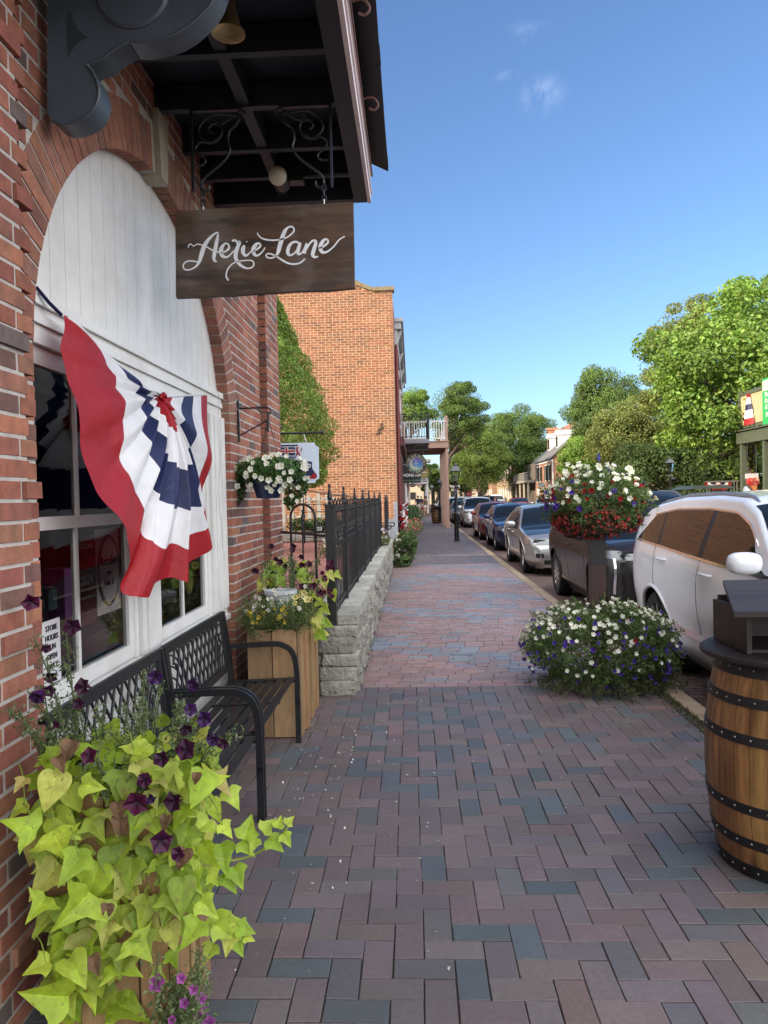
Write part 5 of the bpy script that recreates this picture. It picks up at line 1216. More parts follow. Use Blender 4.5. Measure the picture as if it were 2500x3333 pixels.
# ============================================================ the pub-style boot sign
t = thing('boot_sign', 'pale blue hanging sign with crossed flag, Est. 1984 and a navy boot shape', 'sign', (-1.7,9,2)); mpb = pm('pale_blue_paint', (.62,.74,.86), .5, var=.05)
x0, x1, z0, z1 = -2.24, -1.14, 1.81, 2.305; nr = .05
def notch(cx, cz, a0, a1): return [(cx+nr*math.cos(a_), cz+nr*math.sin(a_)) for a_ in np.linspace(a0, a1, 6)]
poly = notch(x0,z0,PI/2,0)+notch(x1,z0,PI,PI/2)+notch(x1,z1,-PI/2,-PI)+notch(x0,z1,0,-PI/2)
m = MB(); m.prism(poly, lambda u, v, q: (u,q,v), 9.0, 9.03); m.build('board', mpb, t)
mnv = pm('navy_ink', (.012,.02,.07), .5, var=.02)
fx = -1.53; fz = 2.205; m = MB(); m.bx(fx-.105,fx+.105,8.996,8.999,fz-.05,fz+.05); m.build('flag_field', mnv, t)
m = MB()
for s in (1,-1): m.bar((fx-.1,8.9945,fz-.046*s), (fx+.1,8.9945,fz+.046*s), .001, .016, up=(0,1,0))
m.bx(fx-.022,fx+.022,8.991,8.9935,fz-.05,fz+.05); m.bx(fx-.105,fx+.105,8.9911,8.9934,fz-.02,fz+.02); m.build('flag_white', inkw, t)
m = MB(); m.bx(fx-.012,fx+.012,8.988,8.9905,fz-.05,fz+.05); m.bx(fx-.105,fx+.105,8.9881,8.9904,fz-.011,fz+.011)
for s in (1,-1):
    m.tube(smoothcurve([(fx+s*.12,8.995,fz-.05),(fx+s*.14,8.995,fz-.01),(fx+s*.125,8.995,fz+.03),(fx+s*.15,8.995,fz+.045)],3), .011, 6); m.tube(smoothcurve([(fx+s*.14,8.995,fz-.01),(fx+s*.17,8.995,fz-.05)],3), .008, 6); m.tube(smoothcurve([(fx+s*.16,8.995,fz),(fx+s*.19,8.995,fz+.01),(fx+s*.185,8.995,fz+.04)],3), .004, 5)
m.build('flag_red', pm('flag_red', (.35,.01,.02), .5, var=.02), t)
m = MB(); m.bx(fx-.2,fx+.14,8.994,8.999,fz+.062,fz+.078); m.build('lamp_bar', M['black'], t)
text_mesh('lettering', 'The', mnv, t, (-1.80,8.995,2.2), .1, shear=.3); text_mesh('lettering', 'Est. 1984', mnv, t, (fx,8.995,2.125), .06, shear=.2)
m = MB(); bp_l = [(-1.44,2.10),(-1.22,2.07),(-1.22,1.99),(-1.19,1.94),(-1.165,1.91),(-1.165,1.875),(-1.2,1.86),(-1.26,1.87),(-1.33,1.93),(-1.38,1.96),(-1.44,1.97)]; m.prism(bp_l, lambda u, v, q: (u,q,v), 8.995, 8.999); m.build('boot_shape', mnv, t)
m = MB(); m.prism([(-1.2,1.935),(-1.172,1.915),(-1.165,1.875),(-1.2,1.858),(-1.26,1.868),(-1.24,1.89)], lambda u, v, q: (u,q,v), 8.992, 8.994); m.build('boot_toe', pm('boot_red', (.35,.01,.02), .5), t)
text_mesh('lettering', 'Tap', inkw, t, (-1.31,8.992,2.03), .1, offset=.002)
m = MB(); bpr = [(-2.14,2.08),(-1.55,2.08),(-1.55,1.92),(-2.14,1.92)]; m.prism(bpr, lambda u, v, q: (u,q,v), 8.995, 8.999); m.build('name_band', mnv, t)
t = thing('sign_pole', 'black iron pole and arm carrying the pale blue boot sign', 'pole', (-2.45,9,.56)); m = MB(); m.tube([(-2.45,9.02,.5),(-2.45,9.02,2.6)], .025, 10); m.build('pole', M['black'], t)
m = MB(); m.tube([(-2.45,9.02,2.425),(-1.10,9.02,2.425)], .013, 8); m.ball((-1.09,9.02,2.425), .025, 10, 7)
m.tube(smoothcurve([(-2.4,9.02,2.43),(-2.2,9.02,2.5),(-2.05,9.02,2.56),(-2.0,9.02,2.5),(-2.06,9.02,2.46)],5), .006, 5); m.tube(smoothcurve([(-1.9,9.02,2.43),(-1.75,9.02,2.52),(-1.6,9.02,2.54),(-1.58,9.02,2.48),(-1.65,9.02,2.45)],5), .006, 5); m.build('arm', M['black'], t, smooth=50)
m = MB()
for xx in (-1.28,-1.95): m.tube([(xx-.04,9.02,2.42),(xx,9.015,2.29)], .006, 5)
m.build('chain', M['steel'], t)
# ============================================================ sunlit brick building
bb = thing('brick_building', 'orange sunlit two storey brick building with white cornice and dark iron balcony', 'building', (-.42,20,0)); np.random.seed(4); random.seed(4)
BXR, BY0 = -.42, 20.0
mend = MB(); prof_top = lambda x: 7.20 + (0 if x > -1.05 else .32*min(1, (-1.05-x)/.55)**1 if x > -2.6 else .32)
Q = []; W = []
i = 0; z = 0.02
while z < 7.5:
    y0, y1 = z, z+.058; x = BXR; first = .1 if i % 2 else .2; hdr = (i % 6 == 5)
    while x > -6.2:
        L_ = first if not hdr else .098; first = .2
        xa = x-L_
        if prof_top((x+xa)/2) > y1: Q.append(rect(xa+.0055, x-.0055, y0+.0055+random.uniform(-.001,.001), y1+.004+random.uniform(-.001,.001))); W.append(random.uniform(.001,.004))
        x = xa-.005
    z += .0675; i += 1
cl = pick(len(Q), [(.28,.115,.062),(.235,.095,.052),(.31,.135,.074),(.19,.085,.055)], [.4,.3,.2,.1], .1)
bricks(mend, Q, lambda A: np.stack([A[:,0], BY0-A[:,2], A[:,1]], 1)[:, :], -.05, np.array(W), .003, cl, .0006)
mend.build('brick_end_wall', pm('orange_brick', None, .9, var=.14, scale=2.2, bump=.4, bscale=40, dark=(.16,.10,.075), darkscale=.9, darkamt=.55), bb)
m = MB(); tp = [(x, prof_top(x)) for x in np.linspace(BXR-.003, -6.2, 40)]; m.prism([(BXR-.003, -.1)]+tp+[(-6.2,-.1)], lambda u, v, q: (u,q,v), BY0+.001, BY0+.25); m.build('mortar', pm('cream_mortar', (.52,.38,.235), .95, var=.12, scale=8, bump=.5), bb)
m = MB(); xs = np.linspace(BXR+.05, -6.2, 60)
for k_ in range(0, 57, 3):
    a, b_ = xs[k_], xs[k_+3]; m.bar((a-.004,BY0+.11,prof_top(a)+.05), (b_+.004,BY0+.11,prof_top(b_)+.05), .34, .10)
m.build('parapet_cap', pm('mossy_cap', (.24,.19,.11), .95, var=.35, scale=8, bump=.6, dark=(.10,.11,.05)), bb)
m = MB(); m.bx(-12,-.425,33.2,33.4,0,7); m.bx(-12.2,-12,20.3,33.4,0,7); m.bx(-12,-6.2,20.05,20.25,0,7.2); m.build('rear_wall', brickmat('rear_brick', 'xz', (.3,.1,.05), (.24,.08,.04), (.5,.4,.3)), bb)
m = MB(); m.bx(-.62,BXR,20.26,33.4,0,7.0); m.build('street_wall', brickmat('street_brick', 'yz', (.24,.05,.04), (.2,.045,.035), (.3,.2,.17)), bb)
m = MB(); m.bx(-12,-.6,20.26,33.2,6.7,6.8); m.build('flat_roof', M['shingle'], bb)
mcor = pm('cornice_paint', (.44,.46,.47), .6, var=.15, scale=4, dark=(.2,.2,.2), darkscale=3)
m = MB(); m.bx(BXR,BXR+.26,21.6,33.4,6.75,6.85); m.bx(BXR,BXR+.20,21.65,33.4,6.55,6.75); m.bx(BXR,BXR+.08,21.7,33.4,6.1,6.55); m.build('cornice', mcor, bb)
for y in (21.9, 25.2, 28.4, 31.6):
    m = MB(); m.prism([(0,6.1),(.07,6.1),(.16,6.4),(.22,6.54),(0,6.54)], lambda u, v, q: (BXR+u,q,v), y, y+.14); m.build('cornice_bracket', mcor, bb)
for y in (21.4, 24.6, 29.0):
    m = MB(); m.bx(BXR,BXR+.07,y,y+1.1,5.7,5.85); m.bx(BXR,BXR+.06,y,y+1.1,3.95,4.05); m.bx(BXR,BXR+.03,y,y+.08,4.05,5.7); m.bx(BXR,BXR+.03,y+1.02,y+1.1,4.05,5.7); m.bx(BXR+.0,BXR+.01,y+.08,y+1.02,4.05,5.7); m.build('window', M['white'], bb)
m = MB(); m.tube([(BXR+.055,20.9,.1),(BXR+.055,20.9,5.9)], .05, 10); m.build('downspout', pm('oxblood_paint', (.14,.025,.022), .5), bb, smooth=50)
m = MB(); m.bx(BXR,BXR+.09,21.3,33,.2,3.1); m.bx(BXR,BXR+.22,21.2,33,3.1,3.35); m.build('shopfront', pm('oxblood_wood', (.10,.02,.018), .5), bb)
def anchor(x, z, s):
    m = MB(); p = smoothcurve([(x+.09*s,BY0-.012,z+.16),(x+.05*s,BY0-.012,z+.12),(x+.07*s,BY0-.012,z+.04),(x-.02*s,BY0-.012,z-.03),(x,BY0-.012,z-.10),(x-.09*s,BY0-.012,z-.12)],4); m.tube(p, [.018+.014*math.sin(PI*i_/len(p)) for i_ in range(len(p))], 7); m.build('wall_anchor', pm('rusty_anchor', (.10,.055,.035), .8), bb, smooth=60)
p = PX(1234, 1397, Y=20); anchor(p.x, p.z, 1)
m = MB(); m.bx(-.50,.70,28.5,33.2,3.70,3.86); m.build('balcony_deck', pm('balcony_paint', (.26,.25,.28), .6), bb)
rl = MB(); zt = 4.82
for z in (3.95, 4.62, zt): rl.bx(-.42,.69,28.5,28.52,z-.012,z+.012); rl.bx(.67,.69,28.5,33.1,z-.012,z+.012)
for i in range(19):
    x = -.40+i*.061; rl.tube([(x,28.51,3.87),(x,28.51,zt)], .008, 5)
    for zz in (4.55,4.7): rl.tube([(x+.03+.02*math.cos(a_),28.51,zz+.035*math.sin(a_)) for a_ in np.linspace(0,2*PI,7)], .004, 4)
for i in range(50): rl.tube([(.68,28.6+i*.09,3.87),(.68,28.6+i*.09,zt)], .008, 4)
rl.bx(-.44,-.40,28.49,28.53,3.86,4.9); rl.bx(.66,.70,28.49,28.53,3.86,4.86); rl.build('balcony_railing', M['black'], bb)
m = MB()
for y in (28.6, 30.8, 33.0): m.tube(smoothcurve([(-.4,y,3.0),(-.1,y,3.15),(.1,y,3.4),(.5,y,3.6),(.66,y,3.68)],5), .02, 6); m.tube(smoothcurve([(-.4,y,3.66),(-.2,y,3.45),(0,y,3.5),(.05,y,3.62),(-.08,y,3.62)],4), .014, 5)
for i in range(16): m.tube([(-.35+i*.065+.03*math.cos(a_), 28.58, 3.56-.002*i+.07*math.sin(a_)) for a_ in np.linspace(0,PI*2,8)], .009, 4)
m.build('balcony_bracket', M['black'], bb)
# ============================================================ salmon galleried building
mpk_ = M['pinkpaint']
gbd = thing('galleried_building', 'building with salmon painted gallery posts and a white railing over the pavement', 'building', (-.5,34,0))
m = MB(); m.bx(-12,-.5,34,48.5,0,7.6); m.build('wall', brickmat('gallery_brick', 'yz', (.25,.09,.06), (.2,.08,.05), (.35,.3,.25)), gbd)
for y in (37.6, 40.2, 42.8, 45.4):
    m = MB(); m.bx(1.72,1.86,y,y+.14,.06,4.1 if y > 38 else 5.72); m.bx(1.70,1.88,y-.02,y+.16,0,.16); m.build('gallery_post', mpk_, gbd)
m = MB(); m.bx(-.5,1.88,37.55,37.68,4.1,4.42); m.bx(1.76,1.88,37.68,46,4.1,4.42); m.bx(-.5,1.9,37.5,46,4.42,4.46)
for y in np.arange(38.2,46,.6): m.bx(-.5,1.75,y,y+.05,4.2,4.4)
m.build('gallery_deck', mpk_, gbd)
m = MB()
for z in (4.56, 5.42): m.bx(-.5,1.74,37.58,37.64,z,z+.07); m.bx(1.76,1.82,37.7,46,z,z+.07)
for x in np.arange(-.35,1.72,.125): m.bx(x,x+.04,37.595,37.625,4.63,5.42)
for y in np.arange(37.8,46,.13): m.bx(1.775,1.805,y,y+.04,4.63,5.42)
m.build('gallery_railing', M['white'], gbd)
m = MB(); m.bx(-.52,-.46,34.6,36.8,3.2,3.9); m.bx(-.52,0.9,35.2,36.6,3.3,3.42); m.build('awning', pm('cream_awning', (.55,.50,.38), .7), gbd)
# buildings farther along the left side
def street_building(lab, y0, y1, h, col, xr=-.5, cor=True):
    t = thing('street_building', lab, 'building', (xr,(y0+y1)/2,0)); m = MB(); m.bx(-12,xr,y0,y1,0,h); m.build('wall', brickmat('far_brick', 'yz', col, tuple(c*.8 for c in col), (.35,.3,.26)), t)
    for fl_ in (.9, 3.9):
        y = y0+.9
        while y < y1-1.2: m = MB(); m.bx(xr,xr+.04,y,y+.9,fl_,fl_+1.6); m.build('window', M['white'], t); y += 2.2
    if cor: m = MB(); m.bx(xr,xr+.22,y0,y1,h-.3,h); m.build('cornice', mcor, t)
    return t
street_building('plain brick building beyond the salmon gallery, left side of the street', 49, 62, 6.6, (.26,.10,.06))
street_building('dark painted shop building where the two walkers pass', 62.5, 72, 5.6, (.05,.05,.055))
wp = thing('porch_building', 'far white building with a porch roof reaching over the pavement', 'building', (-.5,78,0)); m = MB(); m.bx(-12,-.45,74,95,0,6.2); m.build('wall', M['white'], wp)
m = MB(); m.bx(-.45,1.62,74,86,3.0,3.28); m.build('porch_roof', M['white'], wp)
for y in (74.1, 80, 85.8): m = MB(); m.bx(1.44,1.6,y,y+.16,0,3.0); m.build('porch_post', M['white'], wp)
m = MB(); m.bx(-.45,1.55,74.02,74.06,3.3,3.36); m.bx(-.45,1.55,74.02,74.06,3.95,4.02)
for x in np.arange(-.4,1.55,.14): m.bx(x,x+.05,74.02,74.06,3.36,3.95)
m.build('porch_railing', M['white'], wp)
street_building('farthest brick building on the left side of the street', 96, 150, 7.5, (.24,.10,.07))
# ============================================================ hanging signs down the pavement
def hang_bar(nm, lab, x0, x1, y, z, cat='bracket'):
    m = MB(); m.tube([(x0,y,z),(x1,y,z)], .014, 6); tag(m.build(nm, M['black'], smooth=50), lab, cat)
RC = PX(1354,1510,Y=25); t = thing('round_sign', 'round black hanging sign with blue crescent moon, River Glo Crystals 410 S. Main St', 'sign', tuple(RC)); R0 = .355
m = MB(); m.lathe([(R0,-.02),(R0,.02)], 48, tuple(RC), 'y'); m.build('disc', M['black'], t)
mrg, nt_, b = nodes('moon_disc_paint'); tc = nt_.nodes.new('ShaderNodeTexCoord'); sp = nt_.nodes.new('ShaderNodeSeparateXYZ'); nt_.links.new(tc.outputs['Object'], sp.inputs[0]); mr = N(nt_, 'ShaderNodeMapRange'); mr.inputs[1].default_value = RC.z-.24; mr.inputs[2].default_value = RC.z+.24; nt_.links.new(sp.outputs[2], mr.inputs[0])
nt_.links.new(ramp(nt_, mr.outputs[0], [(0,(.06,.35,.38)),(.35,(.04,.22,.42)),(.7,(.05,.07,.32)),(1,(.10,.04,.22))]), b.inputs['Base Color'])
m = MB(); m.lathe([(.235,-.027),(.235,-.021)], 48, tuple(RC), 'y'); m.build('inner_disc', mrg, t)
mgd = pm('pale_gold_paint', (.50,.45,.22), .5, var=.1)
m = MB(); m.tube([(RC.x+.238*math.cos(a_),24.972,RC.z+.238*math.sin(a_)) for a_ in np.linspace(0,2*PI,40,endpoint=False)], .006, 5, closed=True); m.build('rim', mgd, t)
m = MB(); A_ = np.linspace(rad(100), rad(325), 22); po = [(RC.x+.19*math.cos(a_), RC.z+.19*math.sin(a_)) for a_ in A_]; pi_ = [(RC.x+.045+.175*math.cos(a_)*1.0, RC.z+.03+.165*math.sin(a_)) for a_ in A_[::-1]]
m.grid([[(o_[0],24.970,o_[1]),(q_[0],24.970,q_[1])] for o_, q_ in zip(po, pi_[::-1])]); m.build('crescent', mgd, t)
m = MB(); cx_, cz_ = RC.x, RC.z+.015
for a_, b_ in (((0,.13),(-.07,0)),((0,.13),(.07,0)),((0,.13),(.02,0)),((-.07,0),(.07,0)),((-.07,0),(0,-.13)),((.07,0),(0,-.13)),((0,.13),(0,-.13))): m.tube([(cx_+a_[0],24.968,cz_+a_[1]),(cx_+b_[0],24.968,cz_+b_[1])], .003, 4)
for a_, b_ in ((.1,.12),(.13,.1),(.11,.07)): m.box((cx_+a_,24.968,cz_+b_), (.014,.003,.014), np.array(Euler((0,.78,0)).to_matrix()))
m.build('crystal', inkw, t)
def arc_text(s, r, a0, a1, size, flip=False):
    n = len(s)
    for i, ch in enumerate(s):
        if ch == ' ': continue
        a_ = a0+(a1-a0)*i/(n-1); x = RC.x+r*math.cos(a_); z = RC.z+r*math.sin(a_); ro = (a_-PI/2) if not flip else (a_+PI/2)
        o = text_mesh('letter', ch, mgd, t, (0,0,0), size, extrude=.002, offset=.002); o.data.transform(Matrix.Translation((x,24.975,z)) @ Matrix.Rotation(-ro, 4, 'Y'))
arc_text('RIVER GLO CRYSTALS', .288, rad(188), rad(-8), .066); arc_text('410 S. MAIN ST', .288, rad(218), rad(322), .066, True)
m = MB(); m.tube([(-.42,25,3.2),(.55,25,3.2)], .014, 6); m.build('arm', M['black'], t)
m = MB(); 
for xx in (-.16,.16): m.tube([(RC.x+xx,25,3.2),(RC.x+xx,25,RC.z+.31)], .005, 4)
m.build('chain', M['steel'], t)
def board_sign(lab, px0, py0, px1, py1, Y, col, lines, tcol=None, border=True):
    a, b_ = PX(px0,py0,Y=Y), PX(px1,py1,Y=Y); t = thing('hanging_board', lab, 'sign', ((a.x+b_.x)/2,Y,(a.z+b_.z)/2)); m = MB(); m.bx(a.x,b_.x,Y,Y+.04,b_.z,a.z); m.build('board', pm('board_paint', col, .5), t)
    for s, fz_, sz in lines: text_mesh('lettering', s, tcol or inkw, t, ((a.x+b_.x)/2, Y-.004, b_.z+(a.z-b_.z)*fz_), sz*(a.z-b_.z), offset=.003)
    m = MB(); m.tube([(-.5,Y+.02,a.z+.08),(b_.x+.05,Y+.02,a.z+.08)], .014, 5); m.tube([(a.x+.05,Y+.02,a.z),(a.x+.05,Y+.02,a.z+.08)], .006, 4); m.tube([(b_.x-.05,Y+.02,a.z),(b_.x-.05,Y+.02,a.z+.08)], .006, 4); m.build('arm', M['black'], t); return t
board_sign('black rectangular sign reading MONSTER under the round moon sign', 1309, 1514, 1371, 1556, 27.2, (.014,.018,.02), [('MONSTER', .22, .30)])
board_sign('narrow dark green sign reading ORIGINAL LOCAL ART below the black one', 1311, 1557, 1371, 1571, 27.8, (.03,.05,.04), [('ORIGINAL LOCAL ART', .5, .45)], pm('dim_green_ink', (.22,.28,.24), .5))
board_sign('small white sign with faint lettering beside the yellow round one', 1372, 1556, 1393, 1570, 33, (.6,.62,.65), [('1811', .65, .5),('MARKET', .2, .3)], inkd)
Yc = PX(1379,1539,Y=31); t = thing('yellow_sign', 'round mustard yellow hanging sign partly behind the moon sign', 'sign', tuple(Yc)); m = MB(); m.lathe([(.235,-.02),(.235,.02)], 36, tuple(Yc), 'y'); m.build('disc', pm('mustard_paint', (.36,.27,.08), .5), t)
m = MB(); m.tube([(Yc.x+.21*math.cos(a_),30.976,Yc.z+.21*math.sin(a_)) for a_ in np.linspace(0,2*PI,30,endpoint=False)], .008, 5, closed=True); m.build('rim', inkd, t); text_mesh('lettering', 'BAKERY', inkd, t, (Yc.x,30.975,Yc.z+.1), .08); m = MB(); m.tube([(Yc.x,31,Yc.z+.235),(Yc.x,31,3.7)], .006, 4); m.tube([(Yc.x-.1,30.975,Yc.z),(Yc.x,30.975,Yc.z+.03),(Yc.x+.1,30.975,Yc.z)], .02, 5); m.build('emblem', inkw, t)
oc = PX(1343,1579,Y=50); t = thing('oval_sign', 'dark oval shop sign low over the far pavement beside the flag', 'sign', tuple(oc)); m = MB(); m.ball(tuple(oc), (.24,.03,.14), 20, 9); m.build('oval', pm('plum_paint', (.07,.02,.03), .5), t, smooth=True); text_mesh('lettering', 'Creamery', inkw, t, (oc.x,oc.y-.035,oc.z), .12); m = MB(); m.tube([(-.5,50,oc.z+.2),(oc.x+.2,50,oc.z+.2)], .015, 5); m.build('arm', M['black'], t)
# flag
t = thing('striped_flag', 'US flag hanging on a tilted pole above the far walkers', 'flag', (.3,57,3.2)); m = MB(); m.tube([(-.5,57,2.7),(.35,57,3.5)], .015, 6); m.build('pole', M['white'], t)
m = MB(); 
for k_ in range(9): 
    c = R_ if k_ % 2 == 0 else W_; x0 = .0+k_*.045; m.grid([[(x0+.05*f_+.35*f_,57+.02*math.sin(k_),3.35-.95*f_),(x0+.047+.05*f_+.35*f_*.9,57+.02*math.sin(k_+1),3.38-.95*f_)] for f_ in np.linspace(0,1,5)], c)
m.build('cloth', mcl, t)
# ============================================================ cars
mtyre = pm('tyre_rubber', (.012,.012,.013), .8, var=.2, scale=30, bump=.2)
mrim = pm('alloy', (.55,.55,.56), .25, metal=.9, var=.05)
mrimd = pm('wheel_dark', (.02,.02,.022), .5)
mchr = pm('chrome', (.75,.75,.76), .12, metal=1, var=.02)
mblk = pm('black_trim', (.012,.012,.013), .45)
mgls, ntg, bg_ = nodes('car_glass'); bg_.inputs['Base Color'].default_value = (.008,.010,.012,1); bg_.inputs['Roughness'].default_value = .03; bg_.inputs['Specular IOR Level'].default_value = .42; bg_.inputs['IOR'].default_value = 1.45
mlens, ntg, bg_ = nodes('headlamp_lens'); bg_.inputs['Base Color'].default_value = (.16,.175,.18,1); bg_.inputs['Roughness'].default_value = .1; bg_.inputs['Metallic'].default_value = .2; bg_.inputs['Coat Weight'].default_value = 1
mtail, ntg, bg_ = nodes('tail_lens'); bg_.inputs['Base Color'].default_value = (.22,.006,.008,1); bg_.inputs['Roughness'].default_value = .1; bg_.inputs['Coat Weight'].default_value = 1
mplate = pm('plate_white', (.6,.6,.62), .5)
def paint(name, col, metal=0.0):
    m, nt, b = nodes(name); b.inputs['Base Color'].default_value = (*col, 1); b.inputs['Metallic'].default_value = metal; b.inputs['Roughness'].default_value = .3 if metal else .33
    b.inputs['Coat Weight'].default_value = .2 if max(col) < .02 else 1; b.inputs['Specular IOR Level'].default_value = .25 if max(col) < .02 else .5; b.inputs['Coat Roughness'].default_value = .03
    c = coords(nt); n = N(nt, 'ShaderNodeTexNoise', Scale=2.5, Detail=3); nt.links.new(c, n.inputs['Vector']); base = mixc(nt, 1.0, (*col,), ramp(nt, n.outputs[0], [(.3,.95),(.7,1.04)]), 'MULTIPLY'); nt.links.new(base, b.inputs['Base Color'])
    return m
def interp(pts, t):
    xs = [p[0] for p in pts]; ys = [p[1] for p in pts]; return float(np.interp(t, xs, ys))
def smooth_profile(pts, n=400):
    xs = np.linspace(pts[0][0], pts[-1][0], n); ys = np.interp(xs, [p[0] for p in pts], [p[1] for p in pts]); k = 13; ker = np.hanning(k+2)[1:-1]; ker /= ker.sum()
    ys2 = np.convolve(np.pad(ys, k//2, mode='edge'), ker, 'valid'); return xs, ys2
def car(lab, col, L, W, top, belt, wheels, wr, group='cars parked along the near kerb', suv=False, metal=0, spokes=10, detail=True, glass_side=None, rimmat=None, grille='bar', clad=None, loc=(0,0,0), rz=0, name='parked_car', roofrails=False, chromeline=True, cat='car', tail=True, plate=False):
    """car along +y from nose (y=0) to tail (y=L); near side is -x"""
    t = thing(name, lab, cat, loc, rz, group); pm_ = paint('car_paint', col, metal)
    xs_, zs_ = smooth_profile(top); zt = lambda y: float(np.interp(y, xs_, zs_)); bl_ = lambda y: interp(belt, y)
    hw = W/2; sill = .30 if not suv else .34
    def plan(y):
        f = 1.0
        if y < .9: f -= .24*((.9-y)/.9)**3
        if y > L-.9: f -= .20*((y-L+.9)/.9)**3
        return hw*f
    def width(y, z):
        w_ = plan(y); b_ = bl_(y)
        if z <= b_:
            q = (z-sill)/(b_-sill); q = min(max(q, 0), 1); w_ *= .945+.055*math.sin(min(1, q*1.45)*PI/2)-.035*max(0, q-.7)/.3
            w_ += .012*math.exp(-((z-(b_-.15))/.04)**2)-.016*math.exp(-((z-.56)/.11)**2)
            if z < sill: w_ *= 1-.15*(sill-z)/.15
        else:
            w_ *= .965; w_ -= (z-b_)*.40*(1+.25*(z-b_))
        return w_
    ns = int(L/.045) if detail else int(L/.1); Yp = np.concatenate([[0,.012,.035],np.linspace(.07,L-.07,ns),[L-.035,L-.012,L]]); NS, NC, NT_ = (21, 5, 7) if detail else (14, 4, 5)
    rings = []
    zb = .17 if not suv else .24
    for y in Yp:
        z1 = zt(y); e = 1.0
        endf = max(0, (.07-y)/.07, (y-L+.07)/.07); 
        rc = min(.09, (z1-sill)*.3); zc = z1-rc; ring = []
        zsp = min(.88, zb+(zc-zb)*.8); n1 = int(NS*.72); zr = np.concatenate([np.linspace(zb, zsp, n1), np.linspace(zsp, zc, NS-n1+1)[1:]])
        for z in zr: ring.append((width(y, z)*(1-.06*endf), y, z))
        w0 = width(y, zc)*(1-.06*endf); 
        for k_ in range(1, NC+1):
            a = k_/NC*PI/2; ring.append((w0-rc*.9*(1-math.cos(a)), y, zc+rc*.62*math.sin(a)))
        xw = ring[-1][0]; zq = ring[-1][2]; crown = rc*.38+.015
        for k_ in range(1, NT_+1): u = 1-k_/NT_; ring.append((xw*u, y, zq+crown*(1-u*u)))
        if endf > 0:   # round the nose and tail
            cz = (zb+z1)/2; ring = [(x, y_, cz+(z-cz)*(1-.10*endf**2)) for x, y_, z in ring]
        rings.append(ring)
    H_ = np.array(rings)
    # nose/tail rake: move points along y by height
    hN = zt(.25); ny = np.clip(1-H_[..., 1]/.8, 0, 1); zq = np.clip((H_[..., 2]-.2)/(hN-.2), 0, 1); H_[..., 1] += ny**2*(.10*(zq-.35).clip(0)**1.5*2.2+.05*(.25-zq).clip(0)*2)
    hT = zt(L-.2); nyt = np.clip(1-(L-H_[..., 1])/.8, 0, 1); zq = np.clip((H_[..., 2]-.2)/(hT-.2), 0, 1); H_[..., 1] -= nyt**2*(.10*(zq-.4).clip(0)+.12*(.3-zq).clip(0))
    full = np.concatenate([H_[:, :, :]*np.array((-1,1,1)), H_[:, ::-1, :][:, 1:, :]], 1)       # -x side first
    n, mm = full.shape[:2]; V = full.reshape(-1, 3).copy(); idx = np.arange(n*mm).reshape(n, mm)
    F = np.stack([idx[:-1,:-1].ravel(), idx[:-1,1:].ravel(), idx[1:,1:].ravel(), idx[1:,:-1].ravel()], 1)
    # wheel arches
    Ra = wr+(.055 if not suv else .08)
    if detail or True:
        side = (np.abs(V[:, 0]) > hw*.6)
        for wy in wheels:
            d = np.hypot(V[:, 1]-wy, V[:, 2]-wr+.02); nearv = side & (np.abs(d-Ra) < .032); dv = V[nearv][:, 1:]-np.array((wy, wr-.02)); V[nearv, 1:] = np.array((wy, wr-.02))+dv/np.linalg.norm(dv, axis=1)[:, None]*Ra
        c = V[F].mean(1); keep = np.ones(len(F), bool)
        for wy in wheels: keep &= ~((np.hypot(c[:, 1]-wy, c[:, 2]-wr+.02) < Ra-.006) & (np.abs(c[:, 0]) > hw*.6))
        Fk = F[keep]
    m = MB(); m.add(V, Fk); 
    for k_ in (0, n-1):
        i = idx[k_]; h = mm//2; q = np.stack([i[:h], i[1:h+1], i[::-1][1:h+1], i[::-1][:h]], 1); m.F.append(q if k_ == 0 else q[:, ::-1])
    body = m.build('body', pm_, t, smooth=32, local=True)
    bvh = BVHTree.FromPolygons([tuple(v) for v in V], [tuple(f) for f in F]+[tuple(q) for q in m.F[-1]]+[tuple(q) for q in m.F[-2]])
    def cast(o, d):
        h = bvh.ray_cast(Vector(o), Vector(d)); return h[0]
    def patch(nm, G2, axis, mat, off=.004, par=t, side=-1, thick=0, smooth=True, sides=(1,)):
        G2 = np.array(G2, float); out = []
        for row in G2:
            r = []
            for a, b in row:
                if axis == 'x': h = cast((side*3, a, b), (-side, 0, 0)); q = (h.x+side*off, a, b) if h else (side*width(a, b), a, b)
                elif axis == 'f': h = cast((a, -3, b), (0, 1, 0)); q = (a, h.y-off, b) if h else (a, 0, b)
                elif axis == 'r': h = cast((a, L+3, b), (0, -1, 0)); q = (a, h.y+off, b) if h else (a, L, b)
                else: h = cast((a, b, 4), (0, 0, -1)); q = (a, b, h.z+off) if h else (a, b, 1)
                r.append(q)
            out.append(r)
        G_ = np.array(out); mb = MB(); mb.grid(G_)
        # a rim so the pane has an edge
        cen = np.array({'x': (-side*.012,0,0), 'f': (0,.012,0), 'r': (0,-.012,0), 'z': (0,0,-.012)}[axis]); bd = np.concatenate([G_[0], G_[1:,-1], G_[-1,::-1][1:], G_[::-1,0][1:-1]]); nb = len(bd)
        mb.add(np.concatenate([bd, bd+cen]), [(i, (i+1) % nb, nb+(i+1) % nb, nb+i) for i in range(nb)])
        return mb.build(nm, mat, par, smooth=60, local=True)
